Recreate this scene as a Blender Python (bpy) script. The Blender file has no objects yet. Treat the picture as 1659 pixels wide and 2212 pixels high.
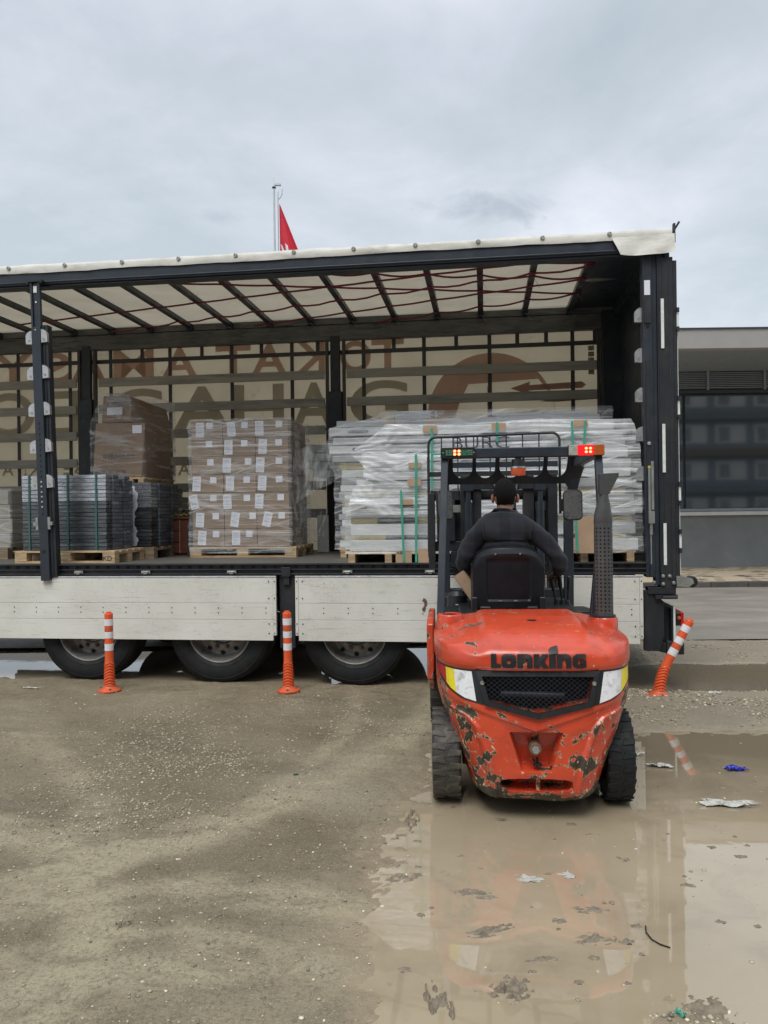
import bpy, bmesh, math, random
import numpy as np
from mathutils import Vector, Matrix
R = math.radians
random.seed(7)
rng = np.random.RandomState(11)
sc = bpy.context.scene
col = sc.collection

# ------------------------------------------------------------------ camera, sky, sun, exposure
cd = bpy.data.cameras.new('camera')
cam = bpy.data.objects.new('camera', cd)
col.objects.link(cam)
cam.location = (0, 0, 1.63)
cam.rotation_euler = (R(90), 0.0124, 0)
cd.sensor_fit = 'VERTICAL'
cd.sensor_height = 24
cd.lens = 24 * 1662 / 2212
cd.clip_start = 0.05
cd.clip_end = 2000
sc.camera = cam

SUN_EL, SUN_AZ = R(58), R(200)      # azimuth measured clockwise from +Y
world = bpy.data.worlds.new('World')
sc.world = world
world.use_nodes = True
W = world.node_tree
W.nodes.clear()


def nd(tree, kind, **kw):
    n = tree.nodes.new(kind)
    for k, v in kw.items():
        if k in n.inputs.keys() if isinstance(k, str) else False:
            n.inputs[k].default_value = v
        else:
            setattr(n, k, v)
    return n


def build_world():
    L = W.links.new
    out = W.nodes.new('ShaderNodeOutputWorld')
    bg = W.nodes.new('ShaderNodeBackground')
    bg.inputs[1].default_value = 0.1
    L(bg.outputs[0], out.inputs[0])
    sky = W.nodes.new('ShaderNodeTexSky')
    sky.sky_type = 'NISHITA'
    sky.sun_disc = False
    sky.sun_elevation = SUN_EL
    sky.sun_rotation = SUN_AZ
    geo = W.nodes.new('ShaderNodeTexCoord')
    sep = W.nodes.new('ShaderNodeSeparateXYZ')
    L(geo.outputs['Generated'], sep.inputs[0])

    def math_(op, a, b=None, clamp=False):
        m = W.nodes.new('ShaderNodeMath')
        m.operation = op
        m.use_clamp = clamp
        for i, v in enumerate((a, b)):
            if v is None:
                continue
            if isinstance(v, (int, float)):
                m.inputs[i].default_value = v
            else:
                L(v, m.inputs[i])
        return m.outputs[0]
    z = math_('MAXIMUM', sep.outputs[2], 0.0)
    den = math_('ADD', z, 0.22)
    px = math_('DIVIDE', sep.outputs[0], den)
    py = math_('DIVIDE', sep.outputs[1], den)
    cmb = W.nodes.new('ShaderNodeCombineXYZ')
    L(px, cmb.inputs[0]); L(py, cmb.inputs[1])

    def noise(scale, detail, rough, dist, off=(0, 0, 0)):
        mp = W.nodes.new('ShaderNodeMapping')
        mp.inputs['Location'].default_value = off
        L(cmb.outputs[0], mp.inputs[0])
        n = W.nodes.new('ShaderNodeTexNoise')
        n.inputs['Scale'].default_value = scale
        n.inputs['Detail'].default_value = detail
        n.inputs['Roughness'].default_value = rough
        n.inputs['Distortion'].default_value = dist
        L(mp.outputs[0], n.inputs[0])
        return n.outputs[0]

    def ramp(v, stops):
        r = W.nodes.new('ShaderNodeValToRGB')
        e = r.color_ramp.elements
        while len(e) < len(stops):
            e.new(0.5)
        for i, (p, c) in enumerate(stops):
            e[i].position = p
            e[i].color = (*c, 1)
        L(v, r.inputs[0])
        return r.outputs[0]

    def mix(f, a, b, mode='MIX'):
        m = W.nodes.new('ShaderNodeMix')
        m.data_type = 'RGBA'
        m.blend_type = mode
        if isinstance(f, (int, float)):
            m.inputs[0].default_value = f
        else:
            L(f, m.inputs[0])
        for s, v in ((m.inputs[6], a), (m.inputs[7], b)):
            if isinstance(v, tuple):
                s.default_value = (*v, 1)
            else:
                L(v, s)
        return m.outputs[2]
    n1 = noise(1.0, 6, 0.5, 0.6, (3.1, 1.7, 0))
    n2 = noise(2.4, 8, 0.6, 0.3, (7.3, 2.2, 0))
    s = math_('ADD', math_('MULTIPLY', n1, 0.58), math_('MULTIPLY', n2, 0.42))
    clouds = ramp(s, [(0.38, (3.75, 4.25, 4.65)), (0.5, (4.6, 5.0, 5.5)), (0.60, (5.6, 5.85, 6.4))])
    # overcast skies get paler towards the horizon and brighter overhead
    hz = ramp(z, [(0.0, (1.2, 1.2, 1.2)), (0.33, (1.06, 1.06, 1.06)), (0.52, (0.92, 0.93, 0.945)), (1.0, (1.75, 1.74, 1.70))])
    clouds = mix(1.0, clouds, hz, 'MULTIPLY')
    # small dark scud clouds low in the sky
    n3 = noise(4.5, 8, 0.6, 0.6, (1.0, 5.0, 0))

    def scud(cx, cz, rx, rz, amt, base):
        cy = 1.0
        dx = math_('SUBTRACT', math_('DIVIDE', sep.outputs[0], math_('MAXIMUM', sep.outputs[1], 0.05)), cx)
        dz = math_('SUBTRACT', math_('DIVIDE', sep.outputs[2], math_('MAXIMUM', sep.outputs[1], 0.05)), cz)
        dx = math_('DIVIDE', dx, rx)
        dz = math_('DIVIDE', dz, rz)
        d = math_('SQRT', math_('ADD', math_('MULTIPLY', dx, dx), math_('MULTIPLY', dz, dz)))
        f = math_('SUBTRACT', 1.35, d)
        f = math_('ADD', f, math_('MULTIPLY', math_('SUBTRACT', n3, 0.5), 6.5))
        f = math_('MULTIPLY', f, 0.8, True)
        f = math_('MULTIPLY', f, math_('LESS_THAN', d, 3.0))
        f = math_('MULTIPLY', f, amt)
        return mix(f, base, (3.5, 3.95, 4.5))
    clouds = scud(0.137, 0.388, 0.062, 0.019, 0.95, clouds)
    clouds = scud(-0.215, 0.388, 0.036, 0.014, 0.6, clouds)
    clouds = scud(-0.43, 0.392, 0.03, 0.01, 0.3, clouds)
    final = mix(0.96, sky.outputs[0], clouds)
    L(final, bg.inputs[0])


build_world()
sd = bpy.data.lights.new('sun', 'SUN')
sd.energy = 1.45
sd.angle = R(28)
sd.color = (1.0, 0.97, 0.92)
sun = bpy.data.objects.new('sun', sd)
col.objects.link(sun)
sv = Vector((math.sin(SUN_AZ) * math.cos(SUN_EL), math.cos(SUN_AZ) * math.cos(SUN_EL), math.sin(SUN_EL)))
sun.location = sv * 30
sun.rotation_euler = sv.to_track_quat('Z', 'Y').to_euler()
sc.view_settings.view_transform = 'Standard'
sc.view_settings.look = 'None'
sc.view_settings.exposure = 0.55
sc.view_settings.gamma = 1.0
sc.view_settings.use_curve_mapping = False
sc.cycles.transparent_max_bounces = 16
sc.cycles.max_bounces = 8

# ------------------------------------------------------------------ numeric noise


def hash3(i, j, k):
    n = (i * 73856093) ^ (j * 19349663) ^ (k * 83492791)
    n = (n << 13) ^ n
    n = (n * (n * n * 15731 + 789221) + 1376312589) & 0x7fffffff
    return n / 1073741824.0 - 1.0


def vnoise(x, y, z=0.0):
    x, y, z = np.broadcast_arrays(np.asarray(x, float), np.asarray(y, float), np.asarray(z, float))
    xi, yi, zi = (np.floor(a).astype(np.int64) for a in (x, y, z))
    f = [a - b for a, b in ((x, xi), (y, yi), (z, zi))]
    u, v, w = (t * t * (3 - 2 * t) for t in f)
    r = 0
    for a in (0, 1):
        for b in (0, 1):
            for c in (0, 1):
                r = r + hash3(xi + a, yi + b, zi + c) * (u if a else 1 - u) * (v if b else 1 - v) * (w if c else 1 - w)
    return r


def fbm(x, y, z=0.0, o=4):
    r, a = 0, 1.0
    for k in range(o):
        r = r + a * vnoise(x * 2**k + 17.3 * k, y * 2**k + 5.1 * k, z)
        a *= 0.5
    return r


def sstep(a, b, x):
    t = np.clip((x - a) / (b - a), 0, 1)
    return t * t * (3 - 2 * t)

# ------------------------------------------------------------------ materials


def new_mat(name):
    m = bpy.data.materials.new(name)
    m.use_nodes = True
    return m, m.node_tree, m.node_tree.nodes['Principled BSDF'], m.node_tree.links.new


def n_noise(t, scale, detail=5, rough=0.55, dist=0.0, stretch=(1, 1, 1), coord='Object', off=(0, 0, 0), jit=False):
    tc = t.nodes.new('ShaderNodeTexCoord')
    mp = t.nodes.new('ShaderNodeMapping')
    mp.inputs['Scale'].default_value = stretch
    mp.inputs['Location'].default_value = off
    if jit or t.get('jit'):
        oi = t.nodes.new('ShaderNodeObjectInfo')
        vm = t.nodes.new('ShaderNodeVectorMath')
        vm.operation = 'MULTIPLY_ADD'
        t.links.new(oi.outputs['Random'], vm.inputs[0])
        vm.inputs[1].default_value = (37.0, 23.0, 51.0)
        t.links.new(tc.outputs[coord], vm.inputs[2])
        t.links.new(vm.outputs[0], mp.inputs[0])
    else:
        t.links.new(tc.outputs[coord], mp.inputs[0])
    n = t.nodes.new('ShaderNodeTexNoise')
    n.inputs['Scale'].default_value = scale
    n.inputs['Detail'].default_value = detail
    n.inputs['Roughness'].default_value = rough
    n.inputs['Distortion'].default_value = dist
    t.links.new(mp.outputs[0], n.inputs[0])
    return n.outputs[0]


def n_ramp(t, v, stops, interp='LINEAR'):
    r = t.nodes.new('ShaderNodeValToRGB')
    r.color_ramp.interpolation = interp
    e = r.color_ramp.elements
    while len(e) < len(stops):
        e.new(0.5)
    for i, (p, c) in enumerate(stops):
        e[i].position = p
        if isinstance(c, (int, float)):
            c = (c, c, c)
        e[i].color = (*c, 1)
    t.links.new(v, r.inputs[0])
    return r.outputs[0]


def n_mix(t, f, a, b, mode='MIX'):
    m = t.nodes.new('ShaderNodeMix')
    m.data_type = 'RGBA'
    m.blend_type = mode
    for s, v in ((m.inputs[0], f), (m.inputs[6], a), (m.inputs[7], b)):
        if isinstance(v, (int, float)):
            s.default_value = v if s == m.inputs[0] else (v, v, v, 1)
        elif isinstance(v, tuple):
            s.default_value = (*v, 1)
        else:
            t.links.new(v, s)
    return m.outputs[2]


def n_math(t, op, a, b=0.0, clamp=False):
    m = t.nodes.new('ShaderNodeMath')
    m.operation = op
    m.use_clamp = clamp
    for i, v in enumerate((a, b)):
        if isinstance(v, (int, float)):
            m.inputs[i].default_value = v
        else:
            t.links.new(v, m.inputs[i])
    return m.outputs[0]


def n_bump(t, b, h, strength, dist=0.01):
    bp = t.nodes.new('ShaderNodeBump')
    bp.inputs['Strength'].default_value = strength
    bp.inputs['Distance'].default_value = dist
    t.links.new(h, bp.inputs['Height'])
    t.links.new(bp.outputs[0], b.inputs['Normal'])


def mat(name, c, rough=0.6, metal=0.0, var=0.18, vs=7, stretch=(1, 1, 1), dirt=None, da=0.5, ds=3.0, bump=0.0, bs=40,
        rvar=0.1, rand=0.0, spec=0.5, dstretch=None):
    m, t, b, L = new_mat(name)
    if rand:
        t['jit'] = True
    v = n_noise(t, vs, 6, 0.6, 0.2, stretch)
    lo = tuple(x * (1 - var) for x in c)
    hi = tuple(min(1, x * (1 + var)) for x in c)
    cc = n_ramp(t, v, [(0.3, lo), (0.7, hi)])
    if rand:
        oi = t.nodes.new('ShaderNodeObjectInfo')
        k = n_math(t, 'ADD', n_math(t, 'MULTIPLY', oi.outputs['Random'], 2 * rand), 1 - rand)
        cc = n_mix(t, 1.0, cc, k, 'MULTIPLY')
    if dirt:
        d = n_noise(t, ds, 8, 0.65, 0.4, dstretch or stretch, off=(3, 1, 2))
        f = n_ramp(t, d, [(0.5, 0.0), (0.72, da)])
        cc = n_mix(t, f, cc, dirt)
    L(cc, b.inputs['Base Color'])
    rr = n_ramp(t, n_noise(t, vs * 1.7, 4, 0.6, off=(9, 2, 5)), [(0.3, max(0.02, rough - rvar)), (0.7, min(1, rough + rvar))])
    L(rr, b.inputs['Roughness'])
    b.inputs['Metallic'].default_value = metal
    b.inputs['Specular IOR Level'].default_value = spec
    if bump:
        n_bump(t, b, n_noise(t, bs, 5, 0.6, 0, stretch), bump)
    return m


M = {}
M['frame'] = mat('blue_grey_painted_steel', (0.021, 0.029, 0.041), 0.42, 0, 0.2, 5, dirt=(0.06, 0.062, 0.062), da=0.35, ds=2.5, bump=0.05)
M['frame_black'] = mat('dark_chassis_steel', (0.014, 0.017, 0.022), 0.55, 0, 0.3, 8, dirt=(0.06, 0.055, 0.045), da=0.5, ds=3)
M['dirty_beam'] = mat('grimy_galvanised_beam', (0.105, 0.105, 0.10), 0.6, 0.2, 0.3, 4, (1, 1, 6), dirt=(0.015, 0.015, 0.015), da=0.85, ds=5, dstretch=(0.7, 1, 5), bump=0.1)
M['deck'] = mat('worn_plywood_deck', (0.10, 0.095, 0.085), 0.6, 0, 0.3, 5, (1, 6, 1), dirt=(0.2, 0.19, 0.17), da=0.4)
M['aluminium'] = mat('dull_aluminium', (0.50, 0.50, 0.50), 0.38, 0.7, 0.15, 12, dirt=(0.2, 0.19, 0.17), da=0.5, ds=8)
M['reflector_white'] = mat('white_reflective_tape', (0.72, 0.76, 0.72), 0.35, 0, 0.06, 20, dirt=(0.4, 0.4, 0.36), da=0.5, ds=12)
M['rubber'] = mat('tyre_rubber', (0.009, 0.0105, 0.0115), 0.65, 0, 0.3, 9, dirt=(0.028, 0.027, 0.024), da=0.55, ds=4, bump=0.15, bs=30, spec=0.3)
M['rim'] = mat('dirty_steel_rim', (0.26, 0.25, 0.235), 0.5, 0.35, 0.3, 9, dirt=(0.045, 0.04, 0.032), da=0.85, ds=6)
M['black_plastic'] = mat('black_plastic', (0.012, 0.013, 0.015), 0.42, 0, 0.2, 12, dirt=(0.05, 0.05, 0.045), da=0.25, ds=6)
M['hole'] = mat('unlit_dark_steel', (0.004, 0.005, 0.006), 0.8, 0, 0.1)
M['lath'] = mat('grey_curtain_lath', (0.30, 0.28, 0.23), 0.6, 0.0, 0.12, 4, (0.6, 1, 8), dirt=(0.07, 0.065, 0.055), da=0.5, ds=3, dstretch=(0.5, 1, 3))
M['strap_dark'] = mat('dark_curtain_webbing', (0.05, 0.046, 0.042), 0.7, 0, 0.15, 30)
M['wood'] = mat('pale_pallet_wood', (0.50, 0.36, 0.21), 0.75, 0, 0.3, 3, (2, 2, 14), dirt=(0.16, 0.11, 0.07), da=0.6, ds=3, bump=0.1, rand=0.15)
M['wood_dark'] = mat('weathered_pallet_wood', (0.27, 0.2, 0.13), 0.8, 0, 0.3, 3, (2, 2, 14), dirt=(0.1, 0.075, 0.05), da=0.6, ds=3, bump=0.1, rand=0.2)
M['cardboard'] = mat('brown_cardboard', (0.255, 0.172, 0.105), 0.75, 0, 0.10, 5, (1, 1, 3), dirt=(0.22, 0.14, 0.09), da=0.35, ds=3, rand=0.10)
M['cardboard_old'] = mat('tan_cardboard', (0.225, 0.145, 0.085), 0.7, 0, 0.12, 4, dirt=(0.2, 0.12, 0.08), da=0.4, ds=2)
M['paper'] = mat('white_paper_label', (0.74, 0.76, 0.82), 0.6, 0, 0.04, 30)
M['ink'] = mat('grey_black_ink', (0.05, 0.05, 0.06), 0.7, 0, 0.1)
M['ink_soft'] = mat('pale_printed_text', (0.38, 0.40, 0.46), 0.7, 0, 0.3, 200, (1, 1, 1))
M['foil'] = mat('silver_grey_packing_foil', (0.46, 0.48, 0.52), 0.26, 0.7, 0.25, 8, (1, 1, 3), dirt=(0.16, 0.17, 0.20), da=0.6, ds=6, bump=0.35, bs=9, rand=0.18)
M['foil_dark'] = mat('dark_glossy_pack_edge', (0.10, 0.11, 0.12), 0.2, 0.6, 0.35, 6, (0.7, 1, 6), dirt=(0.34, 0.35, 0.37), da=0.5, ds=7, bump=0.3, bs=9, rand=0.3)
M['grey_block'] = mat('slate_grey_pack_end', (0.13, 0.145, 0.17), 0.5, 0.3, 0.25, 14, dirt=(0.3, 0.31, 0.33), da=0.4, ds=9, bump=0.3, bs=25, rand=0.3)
M['panel_white'] = mat('white_coated_panel', (0.66, 0.68, 0.68), 0.35, 0.1, 0.08, 4, (1, 1, 3), dirt=(0.4, 0.4, 0.38), da=0.3, rand=0.08)
M['panel_grey'] = mat('grey_coated_panel', (0.40, 0.42, 0.43), 0.35, 0.15, 0.1, 4, (1, 1, 3), dirt=(0.25, 0.25, 0.25), da=0.3, rand=0.12)
M['wool'] = mat('yellow_green_mineral_wool', (0.30, 0.25, 0.085), 0.95, 0, 0.3, 25, (1, 1, 5), dirt=(0.16, 0.13, 0.05), da=0.6, ds=12, bump=0.6, bs=60)
M['green_strap'] = mat('green_plastic_strapping', (0.06, 0.34, 0.24), 0.35, 0, 0.15, 10)
M['green_strap_dark'] = mat('dark_green_strapping', (0.035, 0.13, 0.11), 0.4, 0, 0.2, 10)
M['mahogany'] = mat('reddish_brown_veneer', (0.13, 0.045, 0.025), 0.4, 0, 0.25, 3, (1, 1, 8), bump=0.03)
M['delineator'] = mat('orange_red_flexible_plastic', (0.74, 0.10, 0.025), 0.45, 0, 0.1, 12, dirt=(0.26, 0.10, 0.05), da=0.8, ds=6)
M['band_white'] = mat('white_retroreflective_band', (0.74, 0.74, 0.78), 0.35, 0, 0.06, 20, dirt=(0.45, 0.42, 0.4), da=0.4, ds=14)
M['orange_lens'] = mat('orange_beacon_lens', (0.62, 0.10, 0.03), 0.25, 0, 0.2, 20)
M['amber_lens'] = mat('amber_lens', (0.42, 0.10, 0.02), 0.2, 0, 0.25, 60)
M['red_lens'] = mat('red_lens', (0.45, 0.01, 0.012), 0.2, 0, 0.2, 60)
M['clear_lens'] = mat('cloudy_clear_lens', (0.36, 0.37, 0.33), 0.25, 0, 0.3, 60)
M['pcb'] = mat('green_circuit_board', (0.02, 0.13, 0.07), 0.4, 0, 0.6, 90)
M['chrome'] = mat('dull_bare_metal', (0.5, 0.48, 0.45), 0.35, 0.9, 0.2, 20)
M['rust_bolt'] = mat('rusty_bolt', (0.20, 0.13, 0.09), 0.55, 0.5, 0.3, 40)
M['exhaust'] = mat('grey_heat_shield', (0.075, 0.078, 0.08), 0.55, 0.3, 0.15, 14, dirt=(0.14, 0.13, 0.12), da=0.4, ds=8)
M['skin'] = mat('skin', (0.30, 0.15, 0.10), 0.5, 0, 0.08, 20)
M['hair'] = mat('short_black_hair', (0.006, 0.006, 0.006), 0.9, 0, 0.4, 160, bump=0.8, bs=260, spec=0.2)
M['seat'] = mat('black_seat_vinyl', (0.006, 0.007, 0.010), 0.45, 0, 0.2, 8, dirt=(0.02, 0.02, 0.022), da=0.3, ds=5, spec=0.3)
M['concrete'] = mat('cream_rendered_fascia', (0.34, 0.325, 0.31), 0.8, 0, 0.05, 3, dirt=(0.36, 0.34, 0.31), da=0.3, ds=0.8)
M['wall_grey'] = mat('grey_rendered_wall', (0.20, 0.215, 0.22), 0.8, 0, 0.08, 2, dirt=(0.27, 0.28, 0.28), da=0.5, ds=1.5)
M['wall_dark'] = mat('dark_grey_cladding', (0.24, 0.27, 0.31), 0.7, 0, 0.06, 3)
M['louvre'] = mat('grey_metal_louvre', (0.30, 0.33, 0.36), 0.5, 0.3, 0.06, 5)
M['louvre_frame'] = mat('charcoal_window_frame', (0.06, 0.07, 0.08), 0.5, 0.2, 0.06, 5)
M['sill'] = mat('white_window_sill', (0.66, 0.65, 0.65), 0.5, 0, 0.06, 5, dirt=(0.4, 0.4, 0.4), da=0.4)
M['kerb'] = mat('wet_concrete_kerb', (0.085, 0.08, 0.073), 0.6, 0, 0.2, 6, dirt=(0.06, 0.055, 0.05), da=0.5, rand=0.15)
M['paver'] = mat('beige_paving_block', (0.43, 0.355, 0.25), 0.75, 0, 0.1, 8, dirt=(0.3, 0.23, 0.15), da=0.3, rand=0.08)
M['paver_dark'] = mat('dark_paving_block', (0.085, 0.065, 0.06), 0.75, 0, 0.2, 8, rand=0.2)
M['flag_red'] = mat('red_flag_cloth', (0.60, 0.025, 0.05), 0.75, 0, 0.12, 3)
M['flag_white'] = mat('white_flag_cloth', (0.75, 0.72, 0.74), 0.75, 0, 0.05, 3)
M['pole'] = mat('galvanised_pole', (0.52, 0.55, 0.58), 0.45, 0.3, 0.08, 4)
M['blue_litter'] = mat('blue_plastic_film', (0.02, 0.03, 0.38), 0.3, 0, 0.3, 40)
M['white_litter'] = mat('crumpled_pale_plastic', (0.42, 0.42, 0.38), 0.25, 0, 0.3, 30)
M['mud'] = mat('dark_wet_mud_clod', (0.185, 0.15, 0.105), 0.5, 0, 0.35, 30, bump=0.5, bs=60)
M['manhole'] = mat('manhole_iron', (0.08, 0.08, 0.078), 0.6, 0.3, 0.2, 20)
M['yellow_paint'] = mat('faded_yellow_paint', (0.45, 0.37, 0.20), 0.8, 0, 0.25, 8)
M['yellow_cap'] = mat('yellow_plastic_cap', (0.55, 0.46, 0.06), 0.5)
M['cord_red'] = mat('maroon_roof_cord', (0.16, 0.015, 0.03), 0.7, 0, 0.2, 20)
M['steel_grey'] = mat('worn_grey_steel_rod', (0.32, 0.33, 0.31), 0.4, 0.5, 0.2, 15)
M['copper_paper'] = mat('kraft_card_sheet', (0.42, 0.29, 0.19), 0.8, 0, 0.12, 9)
M['trouser'] = mat('dark_trousers', (0.02, 0.022, 0.03), 0.9, 0, 0.2, 14)


def emit_mat(name, c, s, base=(0.5, 0.02, 0.02)):
    m, t, b, L = new_mat(name)
    b.inputs['Base Color'].default_value = (*base, 1)
    b.inputs['Emission Color'].default_value = (*c, 1)
    b.inputs['Emission Strength'].default_value = s
    b.inputs['Roughness'].default_value = 0.3
    return m


M['led'] = emit_mat('lit_red_diode', (1.0, 0.10, 0.04), 7.0)
M['red_glow'] = emit_mat('glowing_red_lens', (1.0, 0.0, 0.01), 0.65)


def mirror_mat():
    m, t, b, L = new_mat('dirty_mirror_glass')
    f = n_ramp(t, n_noise(t, 22, 9, 0.75, 1.0), [(0.40, 0.2), (0.60, 1.0)])
    L(n_mix(t, f, (0.3, 0.3, 0.3), (0.045, 0.045, 0.04)), b.inputs['Base Color'])
    L(n_ramp(t, f, [(0, 0.03), (1, 0.6)]), b.inputs['Roughness'])
    L(n_math(t, 'SUBTRACT', 1.0, f), b.inputs['Metallic'])
    return m


M['mirror'] = mirror_mat()


def white_board_mat():
    m, t, b, L = new_mat('scuffed_white_aluminium_board')
    base = n_ramp(t, n_noise(t, 1.6, 7, 0.6, 0.5), [(0.3, (0.62, 0.61, 0.55)), (0.7, (0.74, 0.735, 0.68))])
    st = n_ramp(t, n_noise(t, 9, 8, 0.75, 0.8, (0.35, 1, 5), off=(2, 0, 3)), [(0.56, 0.0), (0.70, 0.65)])
    c = n_mix(t, st, base, (0.36, 0.34, 0.28))
    # long thin scratches
    sx = n_ramp(t, n_noise(t, 22, 3, 0.4, 2.5, (0.10, 1, 2.2), off=(5, 1, 1)), [(0.49, 0.0), (0.5, 0.85), (0.51, 0.0)])
    gate = n_ramp(t, n_noise(t, 2.5, 3, 0.5, off=(1, 8, 4)), [(0.5, 0.0), (0.56, 1.0)])
    c = n_mix(t, n_math(t, 'MULTIPLY', sx, gate), c, (0.2, 0.19, 0.17))
    sv_ = n_ramp(t, n_noise(t, 12, 3, 0.5, 3.0, (1.6, 1, 0.25), off=(8, 3, 2)), [(0.492, 0.0), (0.5, 0.7), (0.508, 0.0)])
    gate2 = n_ramp(t, n_noise(t, 1.8, 3, 0.5, off=(4, 8, 9)), [(0.5, 0.0), (0.58, 1.0)])
    c = n_mix(t, n_math(t, 'MULTIPLY', sv_, gate2), c, (0.24, 0.23, 0.21))
    patch = n_ramp(t, n_noise(t, 2.2, 9, 0.75, 0.3, off=(7.7, 2, 5)), [(0.70, 0.0), (0.73, 0.8)])
    c = n_mix(t, patch, c, (0.23, 0.19, 0.14))
    L(c, b.inputs['Base Color'])
    b.inputs['Roughness'].default_value = 0.5
    n_bump(t, b, n_noise(t, 3, 6, 0.6, 0.4), 0.25, 0.02)
    return m


M['board'] = white_board_mat()


def tarp_mat(name, c, transl, vs=2.0, wr=(0.3, 6, 1), bump=0.4, stain=0.25):
    m = bpy.data.materials.new(name)
    m.use_nodes = True
    t = m.node_tree
    t.nodes.clear()
    L = t.links.new
    out = t.nodes.new('ShaderNodeOutputMaterial')
    ms = t.nodes.new('ShaderNodeMixShader')
    ms.inputs[0].default_value = transl
    df = t.nodes.new('ShaderNodeBsdfPrincipled')
    df.inputs['Roughness'].default_value = 0.5
    tr = t.nodes.new('ShaderNodeBsdfTranslucent')
    base = n_ramp(t, n_noise(t, vs, 6, 0.6, 0.2), [(0.3, tuple(x * 0.86 for x in c)), (0.7, tuple(min(1, x * 1.08) for x in c))])
    sp = n_ramp(t, n_noise(t, 4.5, 8, 0.7, 0.5, off=(4, 4, 1)), [(0.62, 0.0), (0.78, stain * 2)])
    base = n_mix(t, sp, base, tuple(x * 0.35 for x in c))
    L(base, df.inputs['Base Color'])
    L(base, tr.inputs['Color'])
    bp = t.nodes.new('ShaderNodeBump')
    bp.inputs['Strength'].default_value = bump
    bp.inputs['Distance'].default_value = 0.03
    L(n_noise(t, 3, 4, 0.5, 0.6, wr), bp.inputs['Height'])
    L(bp.outputs[0], df.inputs['Normal'])
    L(bp.outputs[0], tr.inputs['Normal'])
    L(df.outputs[0], ms.inputs[1]); L(tr.outputs[0], ms.inputs[2]); L(ms.outputs[0], out.inputs[0])
    return m


M['roof_tarp'] = tarp_mat('cream_translucent_roof_tarpaulin', (0.34, 0.305, 0.235), 0.58)
M['side_tarp'] = tarp_mat('cream_side_curtain', (0.56, 0.485, 0.345), 0.58, 1.5, (1, 1, 0.5), 0.3, 0.3)
M['print_red'] = tarp_mat('faded_red_curtain_print', (0.52, 0.35, 0.27), 0.6, 2, (1, 1, 0.5), 0.2, 0.1)
M['print_grey'] = tarp_mat('faded_grey_curtain_print', (0.42, 0.38, 0.30), 0.6, 2, (1, 1, 0.5), 0.2, 0.1)
M['band_tarp'] = mat('dirty_white_tarp_edge', (0.64, 0.63, 0.58), 0.5, 0, 0.1, 4, (1, 1, 2), dirt=(0.26, 0.24, 0.21), da=0.5, ds=4, bump=0.25, bs=12)


def film_mat(name, lo, hi, sx=0.5, sz=26, tint=(0.86, 0.88, 0.90), p0=0.46, p1=0.66, cross=False):
    m = bpy.data.materials.new(name)
    m.use_nodes = True
    t = m.node_tree
    t.nodes.clear()
    L = t.links.new
    out = t.nodes.new('ShaderNodeOutputMaterial')
    ms = t.nodes.new('ShaderNodeMixShader')
    tp = t.nodes.new('ShaderNodeBsdfTransparent')
    pb = t.nodes.new('ShaderNodeBsdfPrincipled')
    pb.inputs['Base Color'].default_value = (*tint, 1)
    pb.inputs['Roughness'].default_value = 0.16
    pb.inputs['Specular IOR Level'].default_value = 0.8
    n1 = n_noise(t, 1.0, 9, 0.72, 1.2, (sx, sx, sz))
    n2 = n_noise(t, 2.2, 5, 0.6, 0.6, (1, 1, 1.4), off=(4, 2, 7))
    f = n_math(t, 'ADD', n_math(t, 'MULTIPLY', n1, 0.72), n_math(t, 'MULTIPLY', n2, 0.28))
    if cross:
        tcx = t.nodes.new('ShaderNodeTexCoord')
        for ang, off_ in ((0.30, 3.0), (-0.24, 9.0)):
            m1 = t.nodes.new('ShaderNodeMapping')
            m1.inputs['Rotation'].default_value = (0, ang, 0)
            m1.inputs['Location'].default_value = (off_, 0, off_)
            L(tcx.outputs['Object'], m1.inputs[0])
            m2 = t.nodes.new('ShaderNodeMapping')
            m2.inputs['Scale'].default_value = (0.3, 0.3, 9)
            L(m1.outputs[0], m2.inputs[0])
            nn = t.nodes.new('ShaderNodeTexNoise')
            nn.inputs['Scale'].default_value = 1.4
            nn.inputs['Detail'].default_value = 8
            nn.inputs['Roughness'].default_value = 0.7
            L(m2.outputs[0], nn.inputs[0])
            f = n_math(t, 'MAXIMUM', f, n_math(t, 'SUBTRACT', nn.outputs[0], 0.045))
    fac = n_ramp(t, f, [(p0, lo), (p1, hi)])
    L(fac, ms.inputs[0])
    bp = t.nodes.new('ShaderNodeBump')
    bp.inputs['Strength'].default_value = 0.7
    bp.inputs['Distance'].default_value = 0.02
    L(f, bp.inputs['Height'])
    L(bp.outputs[0], pb.inputs['Normal'])
    L(tp.outputs[0], ms.inputs[1]); L(pb.outputs[0], ms.inputs[2]); L(ms.outputs[0], out.inputs[0])
    return m


M['film'] = film_mat('clear_stretch_film', 0.10, 0.66, 0.4, 24, p0=0.50, p1=0.64, cross=True)
M['film_light'] = film_mat('thin_clear_film', 0.07, 0.55, 1.0, 9, tint=(0.72, 0.73, 0.74), p0=0.50, p1=0.66, cross=True)
M['film_heavy'] = film_mat('heavily_layered_stretch_film', 0.12, 0.88, 0.35, 24, tint=(0.88, 0.90, 0.92), p0=0.47, p1=0.60, cross=True)
M['film_thin'] = film_mat('loose_hanging_film', 0.05, 0.5, 5, 2.5)


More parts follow.
